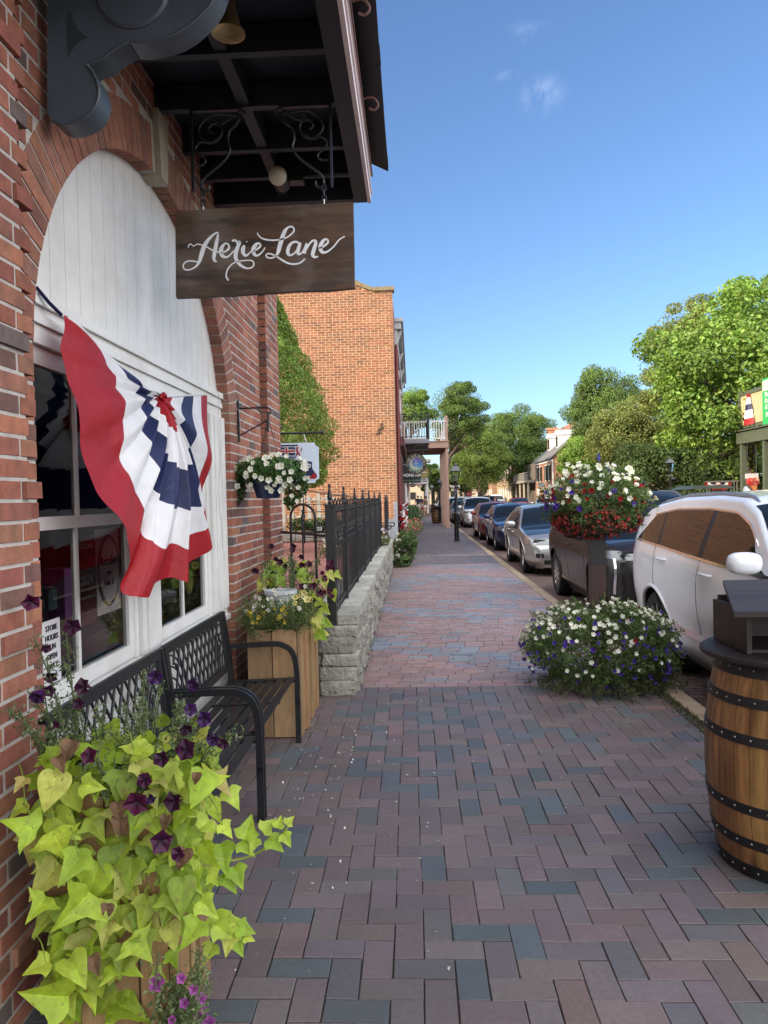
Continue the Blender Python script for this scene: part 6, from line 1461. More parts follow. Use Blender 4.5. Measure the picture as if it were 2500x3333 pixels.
    def quadpatch(lo, hi, y0, y1, nu=14, nv=6, slant0=0, slant1=0):
        """between lower line lo(y) and upper line hi(y); ends slanted"""
        G_ = []
        for i in range(nu+1):
            r = []
            for j in range(nv+1):
                v = j/nv; y = (y0+slant0*v)+((y1+slant1*v)-(y0+slant0*v))*i/nu; zl, zh = lo(y), hi(y); r.append((y, zl+(zh-zl)*v))
            G_.append(r)
        return G_
    lo = lambda y: bl_(y)+.012; hi = lambda y: max(bl_(y)+.02, zt(y)-(.155 if suv else .135))
    for sd in (-1, 1):
        for (y0, y1, s0, s1) in glass_side: patch('side_window', quadpatch(lo, hi, y0, y1, 16, 6, s0, s1), 'x', mgls, .005, side=sd)
        for ga, gb_ in zip(glass_side[:-1], glass_side[1:]):
            patch('pillar_trim', quadpatch(lo, hi, ga[1]-.012, gb_[0]+.012, 2, 6, ga[3], gb_[2]), 'x', mblk, .0035, side=sd)
        if chromeline and detail:
            y0, y1 = glass_side[0][0], glass_side[-1][1]
            patch('window_trim', quadpatch(lambda y: hi(y)+.006, lambda y: hi(y)+.018, y0+glass_side[0][2]*.8, y1+glass_side[-1][3]*.9, 30, 1), 'x', mchr, .007, side=sd)
            patch('window_trim', quadpatch(lambda y: bl_(y)-.006, lambda y: bl_(y)+.007, y0, y1, 30, 1), 'x', mchr, .008, side=sd)
    # windscreen and rear window on the body's upper surface
    def hood_end():
        for y in np.arange(.4, L*.6, .01):
            if zt(y) > bl_(y)+.035: return y
    yc = hood_end(); yr = max(y for y in np.arange(L*.4, L-.02, .01) if zt(y) > bl_(y)+.03)
    zmax = zs_.max(); ytop = min(y for y in np.arange(yc, L, .01) if zt(y) > zmax-.075); ytr = max(y for y in np.arange(yc, L, .01) if zt(y) > zmax-.085)
    def topw(y): return width(y, zt(y)-.09)-.045
    G_ = []
    for i in range(13):
        y = yc+.03+(ytop-yc-.05)*i/12; wv_ = topw(y); G_.append([(wv_*u, y-.0*(1-u*u)) for u in np.linspace(-1, 1, 17)])
    patch('windscreen', G_, 'z', mgls, .006)
    if yr-ytr > .35:
        G_ = []
        for i in range(13): y = ytr+.05+(yr-ytr-.09)*i/12; wv_ = topw(y); G_.append([(wv_*u, y) for u in np.linspace(-1, 1, 15)])
        patch('rear_window', G_, 'z', mgls, .006)
    else:
        z0, z1 = bl_(L-.2)+.05, zmax-.14; patch('rear_window', [[(u*(width(L-.3, z)-.12), z) for u in np.linspace(-1,1,13)] for z in np.linspace(z0, z1, 8)], 'r', mgls, .006)
    # wheels
    for wy in wheels:
        for sd in (-1, 1):
            xo = sd*(hw-.035); mw_ = MB(); tw = .23
            pr = [(wr*.68, -tw/2+.01),(wr*.93, -tw/2),(wr*.985, -tw/2+.02),(wr, -tw/2+.045),(wr, tw/2-.045),(wr*.985, tw/2-.02),(wr*.93, tw/2),(wr*.68, tw/2-.01)]
            mw_.lathe([(r, z) for r, z in pr], 40, (xo-sd*tw/2, wy, wr), 'x', cap=False); to = mw_.build('wheel', mtyre, t, smooth=40, local=True)
            rm_ = MB(); rr_ = wr*.70; fx = xo-sd*.02
            rm_.lathe([(rr_, -.10),(rr_*1.0, -.005),(rr_*.955, .0),(rr_*.93,-.03)] if sd > 0 else [(rr_*.93,.03),(rr_*.955,0),(rr_, .005),(rr_, .10)], 40, (fx, wy, wr), 'x', cap=False)
            rm_.lathe([(.01, .0),(.055, .0),(.06, -.02)] if sd > 0 else [(.06,.02),(.055,0),(.01,0)], 16, (fx-sd*.012, wy, wr), 'x')
            for k_ in range(spokes):
                a = 2*PI*k_/spokes; da = .05 if spokes > 8 else .16
                for q_ in ((-da*.5, da*.5) if spokes <= 8 else (0,)):
                    rm_.bar((fx-sd*.018, wy+.045*math.cos(a), wr+.045*math.sin(a)), (fx-sd*.008, wy+rr_*.96*math.cos(a+q_), wr+rr_*.96*math.sin(a+q_)), .022 if detail else .03, .03, up=(1,0,0))
            rm_.build('rim', rimmat or mrim, to, smooth=40, local=True)
            al = MB(); al.tube([(sd*(width(min(max(wy+Ra*math.cos(a),.05),L-.05), wr-.02+Ra*math.sin(a))-.006), wy+Ra*math.cos(a), wr-.02+Ra*math.sin(a)) for a in np.linspace(-.32 if not suv else -.22, PI+(.32 if not suv else .22), 26)], .022, 8); al.build('wheel_arch', pm_, t, local=True, smooth=60)
            dk = MB(); dk.lathe([(.01,0),(rr_*.98,0),(rr_*.98,.01)], 24, (fx-sd*.07, wy, wr), 'x'); dk.build('backing_disc', mrimd, to, local=True)  # plain dark disc added to back the spokes
            wl_ = MB(); A_ = np.linspace(-.45, PI+.45, 20); wl_.grid([[(sd*(width(min(max(wy+Ra*math.cos(a),.1),L-.1), wr+Ra*math.sin(a))-.004), wy+Ra*math.cos(a), wr-.02+Ra*math.sin(a)), (sd*(hw-.36), wy+Ra*math.cos(a), wr-.02+Ra*math.sin(a))] for a in A_]); 
            wl_.lathe([(.01,0),(Ra,0)], 24, (sd*(hw-.37), wy, wr), 'x', cap=False); wl_.build('wheel_well', mblk, t, local=True)
    ub = MB(); ub.bx(-hw*.82, hw*.82, .25, L-.25, .19, .30); ub.build('underbody', mblk, t, local=True)
    # lamps, grille
    hh = zt(.3)
    for sd in (-1, 1):
        if suv: patch('headlight', [[(sd*(hw*.52+(hw*.34)*u), hh-.22+.10*v) for v in np.linspace(0,1,3)] for u in np.linspace(0,1,7)], 'f', mlens, .006)
        else: patch('headlight', [[(sd*(hw*.50+(hw*.36)*u), hh-.20+(.03+.10)*v) for v in np.linspace(0,1,3)] for u in np.linspace(0,1,8)], 'f', mlens, .006)
        patch('headlight_side', quadpatch(lambda y: hh-.19, lambda y: hh-.085-.02*y, .12, .46, 7, 3), 'x', mlens, .006, side=sd)
        patch('fog_lamp', [[(sd*(hw*.62+.16*u), .40+.09*v) for v in (0,.5,1)] for u in (0,.5,1)], 'f', mblk, .006)
        patch('taillight', [[(sd*(hw*.48+hw*.38*u), bl_(L-.3)-.17+.13*v) for v in (0,.5,1)] for u in (0,.25,.5,.75,1)], 'r', mtail, .006)
        if detail or True: patch('taillight', quadpatch(lambda y: bl_(L-.3)-.15, lambda y: bl_(L-.3)-.03, L-.32, L-.08, 5, 3), 'x', mtail, .006, side=sd)
    gz0, gz1 = (.42, hh-.17) if suv else (.38, hh-.20)
    patch('grille', [[(hw*.48*u*(.85+.15*v), gz0+(gz1-gz0)*v) for v in np.linspace(0,1,6)] for u in np.linspace(-1,1,9)], 'f', mblk, .008)
    for k_ in range(4 if suv else 3):
        v0 = .12+k_*.22; patch('grille_bar', [[(hw*.46*u, gz0+(gz1-gz0)*(v0+.05*v)) for v in (0,1)] for u in np.linspace(-1,1,7)], 'f', mchr, .014)
    patch('lower_intake', [[(hw*.62*u, .26+.09*v) for v in (0,1)] for u in np.linspace(-1,1,9)], 'f', mblk, .008)
    if grille == 'dark':
        for sd in (-1, 1):
            patch('corner_trim', [[(sd*(hw*.50+hw*.42*u), .40+(hh-.60)*v) for v in np.linspace(0,1,6)] for u in np.linspace(0,1,6)], 'f', mblk, .010)
            patch('light_strip', [[(sd*(hw*.86+.02*u), .46+(hh-.64)*v) for v in np.linspace(0,1,8)] for u in (0,1)], 'f', mchr, .016)
            patch('bumper_chrome', [[(sd*(hw*.1+hw*.8*u), .34+.035*v) for v in (0,1)] for u in np.linspace(0,1,8)], 'f', mchr, .014)
    if plate: patch('licence_plate', [[(.16*u, bl_(L-.3)-.32+.14*v) for v in (0,1)] for u in (-1,0,1)], 'r', mplate, .012)
    # mirrors
    ym = glass_side[0][0]+.12 if True else 0
    for sd in (-1, 1):
        mi = MB(); zc_ = bl_(ym)+.11; xc = sd*(hw+.115); th_ = np.linspace(.05,PI-.05,9); ph_ = np.linspace(0,2*PI,14,endpoint=False); f = lambda v: np.sign(v)*np.abs(v)**.7
        G_ = np.stack([np.outer(f(np.sin(th_)), f(np.cos(ph_)))*.112, np.outer(f(np.sin(th_)), f(np.sin(ph_)))*.07, np.outer(f(np.cos(th_)), np.ones(14))*.075], 2)+np.array((xc, ym, zc_)); mi.grid(G_, closed=True)
        mo = mi.build('mirror', pm_, t, smooth=True, local=True)
        ar = MB(); ar.bar((sd*(width(ym, bl_(ym))-.02), ym+.03, bl_(ym)-.005), (xc-sd*.04, ym+.01, zc_-.06), .05, .03); ar.build('mirror_arm', mblk, mo, local=True)
    if detail:
        # door seams and handles
        for sd in (-1, 1):
            for (ya, yb, pts) in door_seams(wheels, wr, glass_side): 
                patch('door_seam', [[(y-.003, z), (y+.003, z)] for y, z in pts(bl_)], 'x', mblk, .0025, side=sd)
            for yh in door_handles(glass_side):
                hd = MB(); zh = bl_(yh)-.11; h0 = cast((sd*3, yh, zh), (-sd,0,0)); xx = h0.x if h0 else sd*hw
                hd.tube(smoothcurve([(xx-sd*.005,yh-.10,zh),(xx+sd*.022,yh-.08,zh+.004),(xx+sd*.028,yh,zh+.006),(xx+sd*.022,yh+.08,zh+.004),(xx-sd*.005,yh+.10,zh)],4), .012, 8); hd.build('door_handle', mchr if metal else pm_, t, smooth=60, local=True)
        if clad:
            for sd in (-1, 1): patch('sill_trim', quadpatch(lambda y: clad[1], lambda y: clad[2], wheels[0]+Ra+.03, wheels[1]-Ra-.03, 20, 2), 'x', clad[0], .008, side=sd)
    if roofrails:
        for sd in (-1, 1):
            ys_r = np.linspace(ytop+.05, ytr+.15, 20); rr2 = MB(); rr2.tube([(sd*(width(y, zt(y)-.1)-.10), y, zt(y)-.040+.022*min(1, 6*min((y-ys_r[0]), (ys_r[-1]-y)))) for y in ys_r], .015, 8); rr2.build('roof_rail', mchr if metal else pm('rail_silver', (.4,.42,.45), .3, metal=.8), t, smooth=60, local=True)
        an = MB(); ya = ytr-.25; za = zt(ya)+.01; an.add([(-.02,ya-.09,za),(.02,ya-.09,za),(.025,ya+.09,za),(-.025,ya+.09,za),(-.004,ya+.05,za+.085),(.004,ya+.05,za+.085),(.005,ya+.08,za+.08),(-.005,ya+.08,za+.08)], [(0,3,2,1),(4,5,6,7),(0,1,5,4),(1,2,6,5),(2,3,7,6),(3,0,4,7)]); an.build('antenna', pm_, t, local=True)
    return t
def door_seams(wheels, wr, gs):
    y1 = wheels[0]+wr+.13; ymid = gs[0][1]+.04; y3 = wheels[1]-.05
    s1 = lambda b: [(y1-.06*math.sin((z-.38)*2), z) for z in np.linspace(.38, b(y1)+.0, 12)]
    s2 = lambda b: [(ymid+.01*math.sin(z*3), z) for z in np.linspace(.38, b(ymid), 12)]
    s3 = lambda b: [(y3+.02+.34*max(0,(.95-z))**1.0*0+(.0 if z > wr*2+.12 else -(wr*2+.12-z)*.55), z) for z in np.linspace(.40, b(y3), 14)]
    return [(0,0,s1),(0,0,s2),(0,0,s3)]
def door_handles(gs): return [gs[0][1]-.14, gs[min(1, len(gs)-1)][1]-.10]
# ---- the row at the near kerb, nose towards the viewer
SUVTOP = [(0,.80),(.08,.93),(.3,1.02),(1.0,1.13),(1.35,1.16),(2.05,1.60),(2.35,1.69),(2.9,1.715),(3.6,1.70),(4.2,1.63),(4.55,1.52),(4.78,1.20),(4.88,1.02),(4.94,.90)]
car('white mid-size SUV with tinted brick-reflecting windows at the right edge', (.80,.84,.88), 4.94, 1.98, SUVTOP, [(0,.96),(1.2,1.11),(3.0,1.17),(4.3,1.23),(4.94,1.24)], (.88, 3.83), .375, suv=True,
    glass_side=[(1.42,2.66,.52,.05),(2.76,3.68,.03,.12),(3.74,4.42,.10,-.34)], roofrails=True, clad=(mchr,.47,.53), loc=(3.30,3.45,-.12), spokes=12)
XT = [(0,.86),(.08,1.02),(.35,1.10),(1.0,1.17),(1.3,1.19),(1.95,1.62),(2.3,1.73),(3.0,1.75),(4.3,1.70),(4.7,1.55),(4.9,1.2),(5.0,1.0),(5.04,.9)]
car('dark grey-brown SUV with chrome trim parked behind the white SUV', (.014,.011,.011), 4.75, 1.96, [(a*.943,b) for a,b in XT], [(0,.96),(1.2,1.04),(3.0,1.08),(4.75,1.13)], (.9, 3.70), .385, suv=True, metal=0,
    glass_side=[(1.55,2.60,.36,.04),(2.68,3.50,.02,.08),(3.56,4.25,.06,-.22)], roofrails=True, clad=(mchr,.36,.40), loc=(3.33,9.0,-.12), rz=rad(-.6), spokes=12, plate=False, grille='dark')
SED = [(0,.62),(.08,.78),(.35,.88),(1.1,.98),(1.45,1.02),(2.15,1.38),(2.5,1.475),(3.0,1.50),(3.5,1.46),(4.0,1.30),(4.4,1.13),(4.8,1.08),(5.0,.98),(5.08,.8)]
BLT = [(0,.80),(1.3,.93),(3.0,.98),(5.1,1.03)]
SG = [(1.68,2.62,.45,.04),(2.70,3.45,.02,.10),(3.51,3.95,.08,-.25)]
car('silver sedan with chrome multi-spoke wheels between the dark SUV and the blue sedan', (.47,.47,.46), 5.08, 1.90, SED, BLT, (.98, 3.86), .36, metal=.75, glass_side=SG, loc=(3.30,15.45,-.12), rz=rad(-1.0), spokes=12, rimmat=mchr)
def sc_(pts, k): return [(a*k, b) for a, b in pts]
k_ = 4.6/5.08
car('dark blue compact sedan parked between the silver and the red cars', (.012,.03,.11), 4.6, 1.80, sc_([(a, b*.97) for a, b in SED], k_), sc_(BLT, k_), (.86, 3.5), .33, metal=.5, glass_side=[(a*k_, b*k_, c, d) for a, b, c, d in SG], loc=(3.42,22.6,-.12), rz=rad(-.5), detail=True, spokes=7, rimmat=mrim)
car('dark red compact sedan parked in front of the white crossover', (.22,.012,.018), 4.5, 1.78, sc_([(a, b*.985) for a, b in SED], 4.5/5.08), sc_(BLT, 4.5/5.08), (.84, 3.4), .33, metal=.4, glass_side=[(a*4.5/5.08, b*4.5/5.08, c, d) for a, b, c, d in SG], loc=(3.45,28.3,-.12), rz=rad(.2), spokes=7)
car('white crossover facing the viewer, fifth in the near row', (.70,.72,.74), 4.6, 1.86, sc_([(a, b*.985) for a, b in SUVTOP], 4.6/4.94), sc_([(0,.92),(1.2,1.02),(3.0,1.06),(4.94,1.1)], 4.6/4.94), (.86, 3.52), .36, suv=True, glass_side=[(1.5,2.5,.4,.04),(2.58,3.4,.02,.1),(3.46,4.1,.08,-.24)], loc=(3.68,40.1,-.12), spokes=8)
lowd = dict(detail=False, spokes=6)
car('dark sedan close behind the white crossover beside the gallery posts', (.03,.03,.032), 4.6, 1.80, sc_(SED, k_), sc_(BLT, k_), (.86, 3.5), .33, metal=.4, glass_side=[(a*k_, b*k_, c, d) for a, b, c, d in SG], loc=(3.35,46.2,-.12), **lowd)
car('white SUV farther up the near row behind the gallery posts', (.7,.72,.74), 4.94, 1.98, SUVTOP, [(0,.92),(1.2,1.02),(3.0,1.06),(4.3,1.11),(4.94,1.12)], (.88, 3.83), .375, suv=True, glass_side=[(1.62,2.72,.42,.04),(2.80,3.70,.02,.12),(3.76,4.42,.10,-.26)], loc=(3.5,54,-.12), **lowd)
car('white sedan in the far end of the near row', (.7,.71,.72), 4.6, 1.80, sc_(SED, k_), sc_(BLT, k_), (.86, 3.5), .33, glass_side=[(a*k_, b*k_, c, d) for a, b, c, d in SG], loc=(3.1,66,-.12), **lowd)
car('small white crossover in the distance beyond the lamp post', (.7,.71,.72), 4.6, 1.86, sc_(SUVTOP, 4.6/4.94), sc_([(0,.92),(4.94,1.1)], 4.6/4.94), (.86, 3.52), .36, suv=True, glass_side=[(1.5,2.5,.4,.04),(2.58,3.4,.02,.1),(3.46,4.1,.08,-.24)], loc=(7.0,92,-.12), group='vehicles out in the far street', **lowd)
car('dark SUV in the distance beside the white pickup', (.03,.03,.035), 4.75, 1.96, [(a*.943,b) for a,b in XT], [(0,.96),(4.75,1.13)], (.9, 3.70), .385, suv=True, glass_side=[(1.55,2.60,.36,.04),(2.68,3.50,.02,.08),(3.56,4.25,.06,-.22)], loc=(8.7,82,-.12), group='vehicles out in the far street', **lowd)
car('dark red sedan seen from behind on the far side of the street', (.2,.012,.018), 4.6, 1.80, sc_(SED, k_), sc_(BLT, k_), (.86, 3.5), .33, metal=.3, glass_side=[(a*k_, b*k_, c, d) for a, b, c, d in SG], loc=(10.4,76,-.12), rz=PI, group='vehicles out in the far street', plate=True, **lowd)
car('white sedan parked on the far side just left of the flower basket', (.7,.71,.72), 4.6, 1.80, sc_(SED, k_), sc_(BLT, k_), (.86, 3.5), .33, glass_side=[(a*k_, b*k_, c, d) for a, b, c, d in SG], loc=(11.2,64,-.12), rz=PI-.1, group='vehicles out in the far street', **lowd)
PK = [(0,.95),(.1,1.12),(.4,1.2),(1.4,1.26),(1.6,1.28),(2.2,1.8),(2.5,1.88),(3.4,1.88),(3.75,1.84),(3.95,1.30),(4.1,1.28),(5.6,1.28),(5.68,1.2)]
car('white pickup truck driving away on the far side of the street', (.7,.71,.72), 5.68, 2.02, PK, [(0,1.05),(1.5,1.18),(5.68,1.2)], (1.0, 4.5), .42, suv=True, glass_side=[(1.85,2.75,.35,.03),(2.82,3.65,.02,.05)], loc=(9.9,92,-.12), rz=PI, group='vehicles out in the far street', name='pickup_truck', cat='truck', **lowd)
# ============================================================ street lamps
mlg = glassmat('lamp_glass', (.8,.82,.78), 1.0, 1.5)
def lamp(lab, loc, h=2.83, bow=False, group='gas style street lamps'):
    t = thing('street_lamp', lab, 'street lamp', loc, group=group); k = h/2.83
    m = MB(); m.lathe([(.10,0),(.10,.03),(.085,.04),(.082,.95),(.09,.97),(.09,1.0),(.062,1.03),(.055,1.06),(.05,1.9*k),(.06,1.92*k),(.075,1.95*k),(.05,2.0*k),(.035,2.06*k),(.05,2.1*k),(.03,2.12*k)], 20); m.build('pole', M['black'], t, smooth=40, local=True)
    z0, z1 = 2.15*k, 2.52*k; a, b = .085, .155; m = MB()
    for sx, sy in ((1,1),(1,-1),(-1,-1),(-1,1)): m.tube([(sx*a,sy*a,z0),(sx*b,sy*b,z1)], .009, 5)
    for s_, z in ((a,z0),(b,z1),(a+(b-a)*.45,z0+(z1-z0)*.45)):
        for p, q in (((-1,-1),(1,-1)),((1,-1),(1,1)),((1,1),(-1,1)),((-1,1),(-1,-1))): m.tube([(p[0]*s_,p[1]*s_,z),(q[0]*s_,q[1]*s_,z)], .008 if z != z1 else .014, 5)
    for sx in (-1,1): m.tube(smoothcurve([(sx*.03,0,2.08*k),(sx*.10,0,2.09*k),(sx*.11,0,2.13*k),(sx*a,0,z0)],4), .008, 5)
    m.build('lantern_frame', M['black'], t, local=True)
    m = MB(); c = [(-1,-1),(1,-1),(1,1),(-1,1)]
    for i in range(4): p, q = c[i], c[(i+1)%4]; m.add([(p[0]*a,p[1]*a,z0),(q[0]*a,q[1]*a,z0),(q[0]*b,q[1]*b,z1),(p[0]*b,p[1]*b,z1)], [(0,1,2,3)])
    m.build('lantern_glass', mlg, t, local=True)
    m = MB(); zt = z1; V = [(-.175,-.175,zt),(.175,-.175,zt),(.175,.175,zt),(-.175,.175,zt),(-.085,-.085,zt+.17),(.085,-.085,zt+.17),(.085,.085,zt+.17),(-.085,.085,zt+.17)]
    m.add(V, [(0,3,2,1),(4,5,6,7),(0,1,5,4),(1,2,6,5),(2,3,7,6),(3,0,4,7)]); m.lathe([(.07,zt+.17),(.075,zt+.21),(.03,zt+.23),(.02,zt+.27),(.005,zt+.30)], 12); m.build('lantern_roof', pm('tin_roof', (.10,.11,.12), .4, metal=.4), t, local=True)
    m = MB(); m.lathe([(.02,z0),(.02,z0+.1),(.035,z0+.13),(.04,z0+.2),(.02,z0+.25)], 10); m.build('mantle', pm('mantle', (.6,.6,.5), .5), t, local=True)
    if bow:
        m = MB(); zb = 1.93*k
        for s_, (dx, dz) in enumerate([(-.16,.05),(-.11,-.07),(.13,.06),(.12,-.06),(.05,-.42),(.13,-.38),(-.05,-.34)]):
            cv = np.array(smoothcurve([(0,-.07,zb),(dx*.6,-.10,zb+dz*.3+.03),(dx,-.09,zb+dz)],5)); m.grid([[tuple(q+np.array((0,0,.03*w_))), tuple(q+np.array((.015,0,-.03*w_)))] for q, w_ in zip(cv, np.linspace(.4,1.2,len(cv)))], [W_, (.45,.30,.36), W_, (.03,.03,.05), W_, (.40,.28,.33), (.35,.3,.4)][s_])
        m.ball((0,-.08,zb), (.06,.04,.06), 10, 6, (.02,.02,.02)); m.build('bow', mcl, t, local=True)
    return t
lamp('nearest black lantern lamp post at the kerb, tied with a pale ribbon bow', (1.55,26.5,0), bow=True)
lamp('second black lantern lamp post, right behind the far whiskey barrel', (1.66,45.2,0), 2.78)
lamp('third black lantern lamp post, beside the two walkers', (1.62,61.8,0), 2.72)
lamp('taller lantern lamp post across the street above the flower basket', (12.4,36,0), 3.35)
lamp('lower lantern lamp post across the street just right of the taller one', (15.1,43.6,0), 2.6)
barrel('small distant whiskey barrel at the kerb by the gallery posts', (1.47,45.6,0), False)
m = MB(); m.box((1.5,45.5,1.02), (.55,.5,.06), None); m.bx(1.3,1.7,45.4,45.6,.92,1.0); tag(m.build('barrel_top_box', ms_), 'dark box resting on the small distant barrel', 'box')
# ============================================================ people
mskin = pm('skin', (.42,.24,.16), .6, var=.05)
def skin(name, pts, edges, mat, parent, sub=2):
    me = bpy.data.meshes.new(name); me.from_pydata([p[:3] for p in pts], edges, []); me.materials.append(mat); o = bpy.data.objects.new(name, me); COL.objects.link(o); o.parent = parent
    md = o.modifiers.new('Skin', 'SKIN'); md.use_smooth_shade = True
    if not me.skin_vertices: 
        import bmesh; bm = bmesh.new(); bm.from_mesh(me); bm.verts.layers.skin.verify(); bm.to_mesh(me); bm.free()
    for i, p in enumerate(pts): me.skin_vertices[0].data[i].radius = (p[3], p[4] if len(p) > 4 else p[3]); me.skin_vertices[0].data[i].use_root = (i == 0)
    s = o.modifiers.new('Sub', 'SUBSURF'); s.levels = sub; s.render_levels = sub; return o
def person(lab, loc, H, rz, top, shorts, shoes, hair, cap=None, step=.16, longhair=False, sleeves=True, hold=None):
    t = thing('person', lab, 'person', loc, rz); s = H/1.78; w_ = 1.0 if not longhair else .88
    # the figure faces -y
    P_ = [(0,0,.95,.14,.11),(0,0,1.10,.125*w_,.10),(0,-.01,1.28,.15*w_,.105),(0,0,1.42,.15*w_,.09),(0,0,1.50,.055,.055),(0,-.01,1.57,.055,.06),(0,-.02,1.67,.082,.10),(0,-.01,1.735,.07,.085)]
    E = [(0,1),(1,2),(2,3),(3,4),(4,5),(5,6),(6,7)]
    for sd in (-1,1):
        b = len(P_); st_ = step*sd; P_ += [(sd*.09,0,.90,.095),(sd*.10,-st_*.5-.03,.50,.062),(sd*.10,-st_+.03,.09,.042),(sd*.11,-st_-.04,.045,.045,.035),(sd*.12,-st_-.15,.03,.04,.025)]; E += [(0,b),(b,b+1),(b+1,b+2),(b+2,b+3),(b+3,b+4)]
        b = len(P_); P_ += [(sd*.17*w_,0,1.42,.058),(sd*.235*w_,.0+st_*.3,1.15,.043),(sd*.25*w_,st_*.8-.04,.90,.032),(sd*.25*w_,st_*.9-.06,.83,.035,.02)]; E += [(3,b),(b,b+1),(b+1,b+2),(b+2,b+3)]
        for f_ in range(5):
            q = len(P_); ox = (f_-1.5)*.018 if f_ < 4 else -.03; L_ = (.075,.085,.08,.065,.05)[f_]; bx_ = (sd*.25*w_, st_*.9-.06+ox*.9, .80); P_ += [(bx_[0], bx_[1], bx_[2]-L_*.4, .009),(bx_[0]-sd*.012, bx_[1]-.006, bx_[2]-L_, .008)]; E += [(b+3,q),(q,q+1)]
    P_ = [tuple(v*s for v in p) for p in P_]; skin('body', P_, E, mskin, t, 2)
    # clothes follow the body
    T_ = [(0,0,.98,.155,.13),(0,0,1.10,.145*w_,.118),(0,-.01,1.28,.168*w_,.125),(0,0,1.42,.165*w_,.105),(0,0,1.485,.07,.065)]; E = [(0,1),(1,2),(2,3),(3,4)]
    if sleeves:
        for sd in (-1,1): b = len(T_); T_ += [(sd*.18*w_,0,1.41,.075),(sd*.225*w_,step*sd*.2,1.22,.062)]; E += [(3,b),(b,b+1)]
    skin('shirt', [tuple(v*s for v in p) for p in T_], E, top, t)
    S_ = [(0,0,1.0,.155,.125),(0,0,.92,.16,.13)]; E = [(0,1)]
    for sd in (-1,1): b = len(S_); S_ += [(sd*.095,-step*sd*.12,.82,.11),(sd*.10,-step*sd*.35,.64 if not longhair else .73,.095)]; E += [(1,b),(b,b+1)]
    skin('shorts', [tuple(v*s for v in p) for p in S_], E, shorts, t)
    for sd in (-1,1):
        m = MB(); m.ball((sd*.112*s,(-step*sd-.07)*s,.045*s), (.052,.14,.045), 12, 7); m.build('shoe', shoes, t, local=True, smooth=True)
    m = MB(); m.ball((0,.015*s,1.70*s), (.095*s,.11*s,.115*s), 14, 9)
    if longhair: m.ball((0,.06*s,1.56*s), (.10*s,.06*s,.18*s), 12, 8)
    m.build('hair', hair, t, local=True, smooth=True)
    m = MB(); m.ball((0,-.105*s,1.665*s), (.012,.018,.018), 8, 5)
    for sd in (-1,1): m.ball((sd*.083*s,-.0,1.665*s), (.012,.02,.028), 8, 5)
    m.build('face_features', mskin, t, local=True, smooth=True)
    m = MB(); 
    for sd in (-1,1): m.ball((sd*.032*s,-.098*s,1.69*s), (.012,.008,.008), 8, 5)
    m.box((0,-.10*s,1.625*s), (.04,.008,.008)); m.build('eyes_and_mouth', pm('dark_feature', (.06,.03,.025), .5), t, local=True)
    if cap: m = MB(); m.ball((0,-.0,1.755*s), (.105*s,.118*s,.065*s), 14, 7); m.ball((0,-.12*s,1.735*s), (.08,.08,.012), 12, 5); m.build('cap', cap, t, local=True, smooth=True)
    if hold: m = MB(); m.ball((-.26*s,.0,.72*s), (.09,.06,.12), 12, 8); m.tube([(-.26*s,-.03,.80*s),(-.26*s,.0,.86*s),(-.26*s,.03,.80*s)], .008, 5); b_ = m.build('bag_body', hold, t, local=True, smooth=True)
    return t
dn = pm('navy_shirt', (.012,.018,.04), .8); wsh = pm('white_shorts', (.62,.62,.63), .8); ol = pm('olive_top', (.10,.09,.055), .8); hb_ = pm('brown_hair', (.03,.018,.012), .7); wcap = pm('white_cap', (.75,.75,.74), .7); dsh = pm('dark_shoe', (.02,.02,.022), .6); wshoe = pm('white_shoe', (.6,.6,.6), .6); gry = pm('grey_top', (.30,.28,.28), .8); pkt = pm('pink_top', (.45,.18,.24), .8); blk = pm('black_clothes', (.015,.015,.017), .8)
person('person in navy shirt, white shorts and white cap walking up the pavement', (.46,63.2,0), 1.80, 0, dn, wsh, wshoe, hb_, wcap, .16)
person('person with long dark hair, olive top and white shorts walking on the right', (1.06,62.0,0), 1.70, 0, ol, wsh, dsh, hb_, None, -.14, True, False, pm('red_bag', (.35,.02,.02), .6))
person('person in black shirt and white cap behind the two walkers', (.82,70,0), 1.76, 0, blk, gry, dsh, hb_, wcap, .12)
person('person in pale grey top farther back on the right of the walkers', (1.5,76,0), 1.72, .2, gry, blk, dsh, hb_, None, -.1, True)
person('person in pink top crossing the far street near the pickup', (8.9,80,-.12), 1.66, 1.2, pkt, blk, dsh, hb_, None, .15, True)
person('person in black clothes crossing the far street near the pickup', (8.3,80.6,-.12), 1.78, 1.3, blk, gry, dsh, hb_, None, -.15)
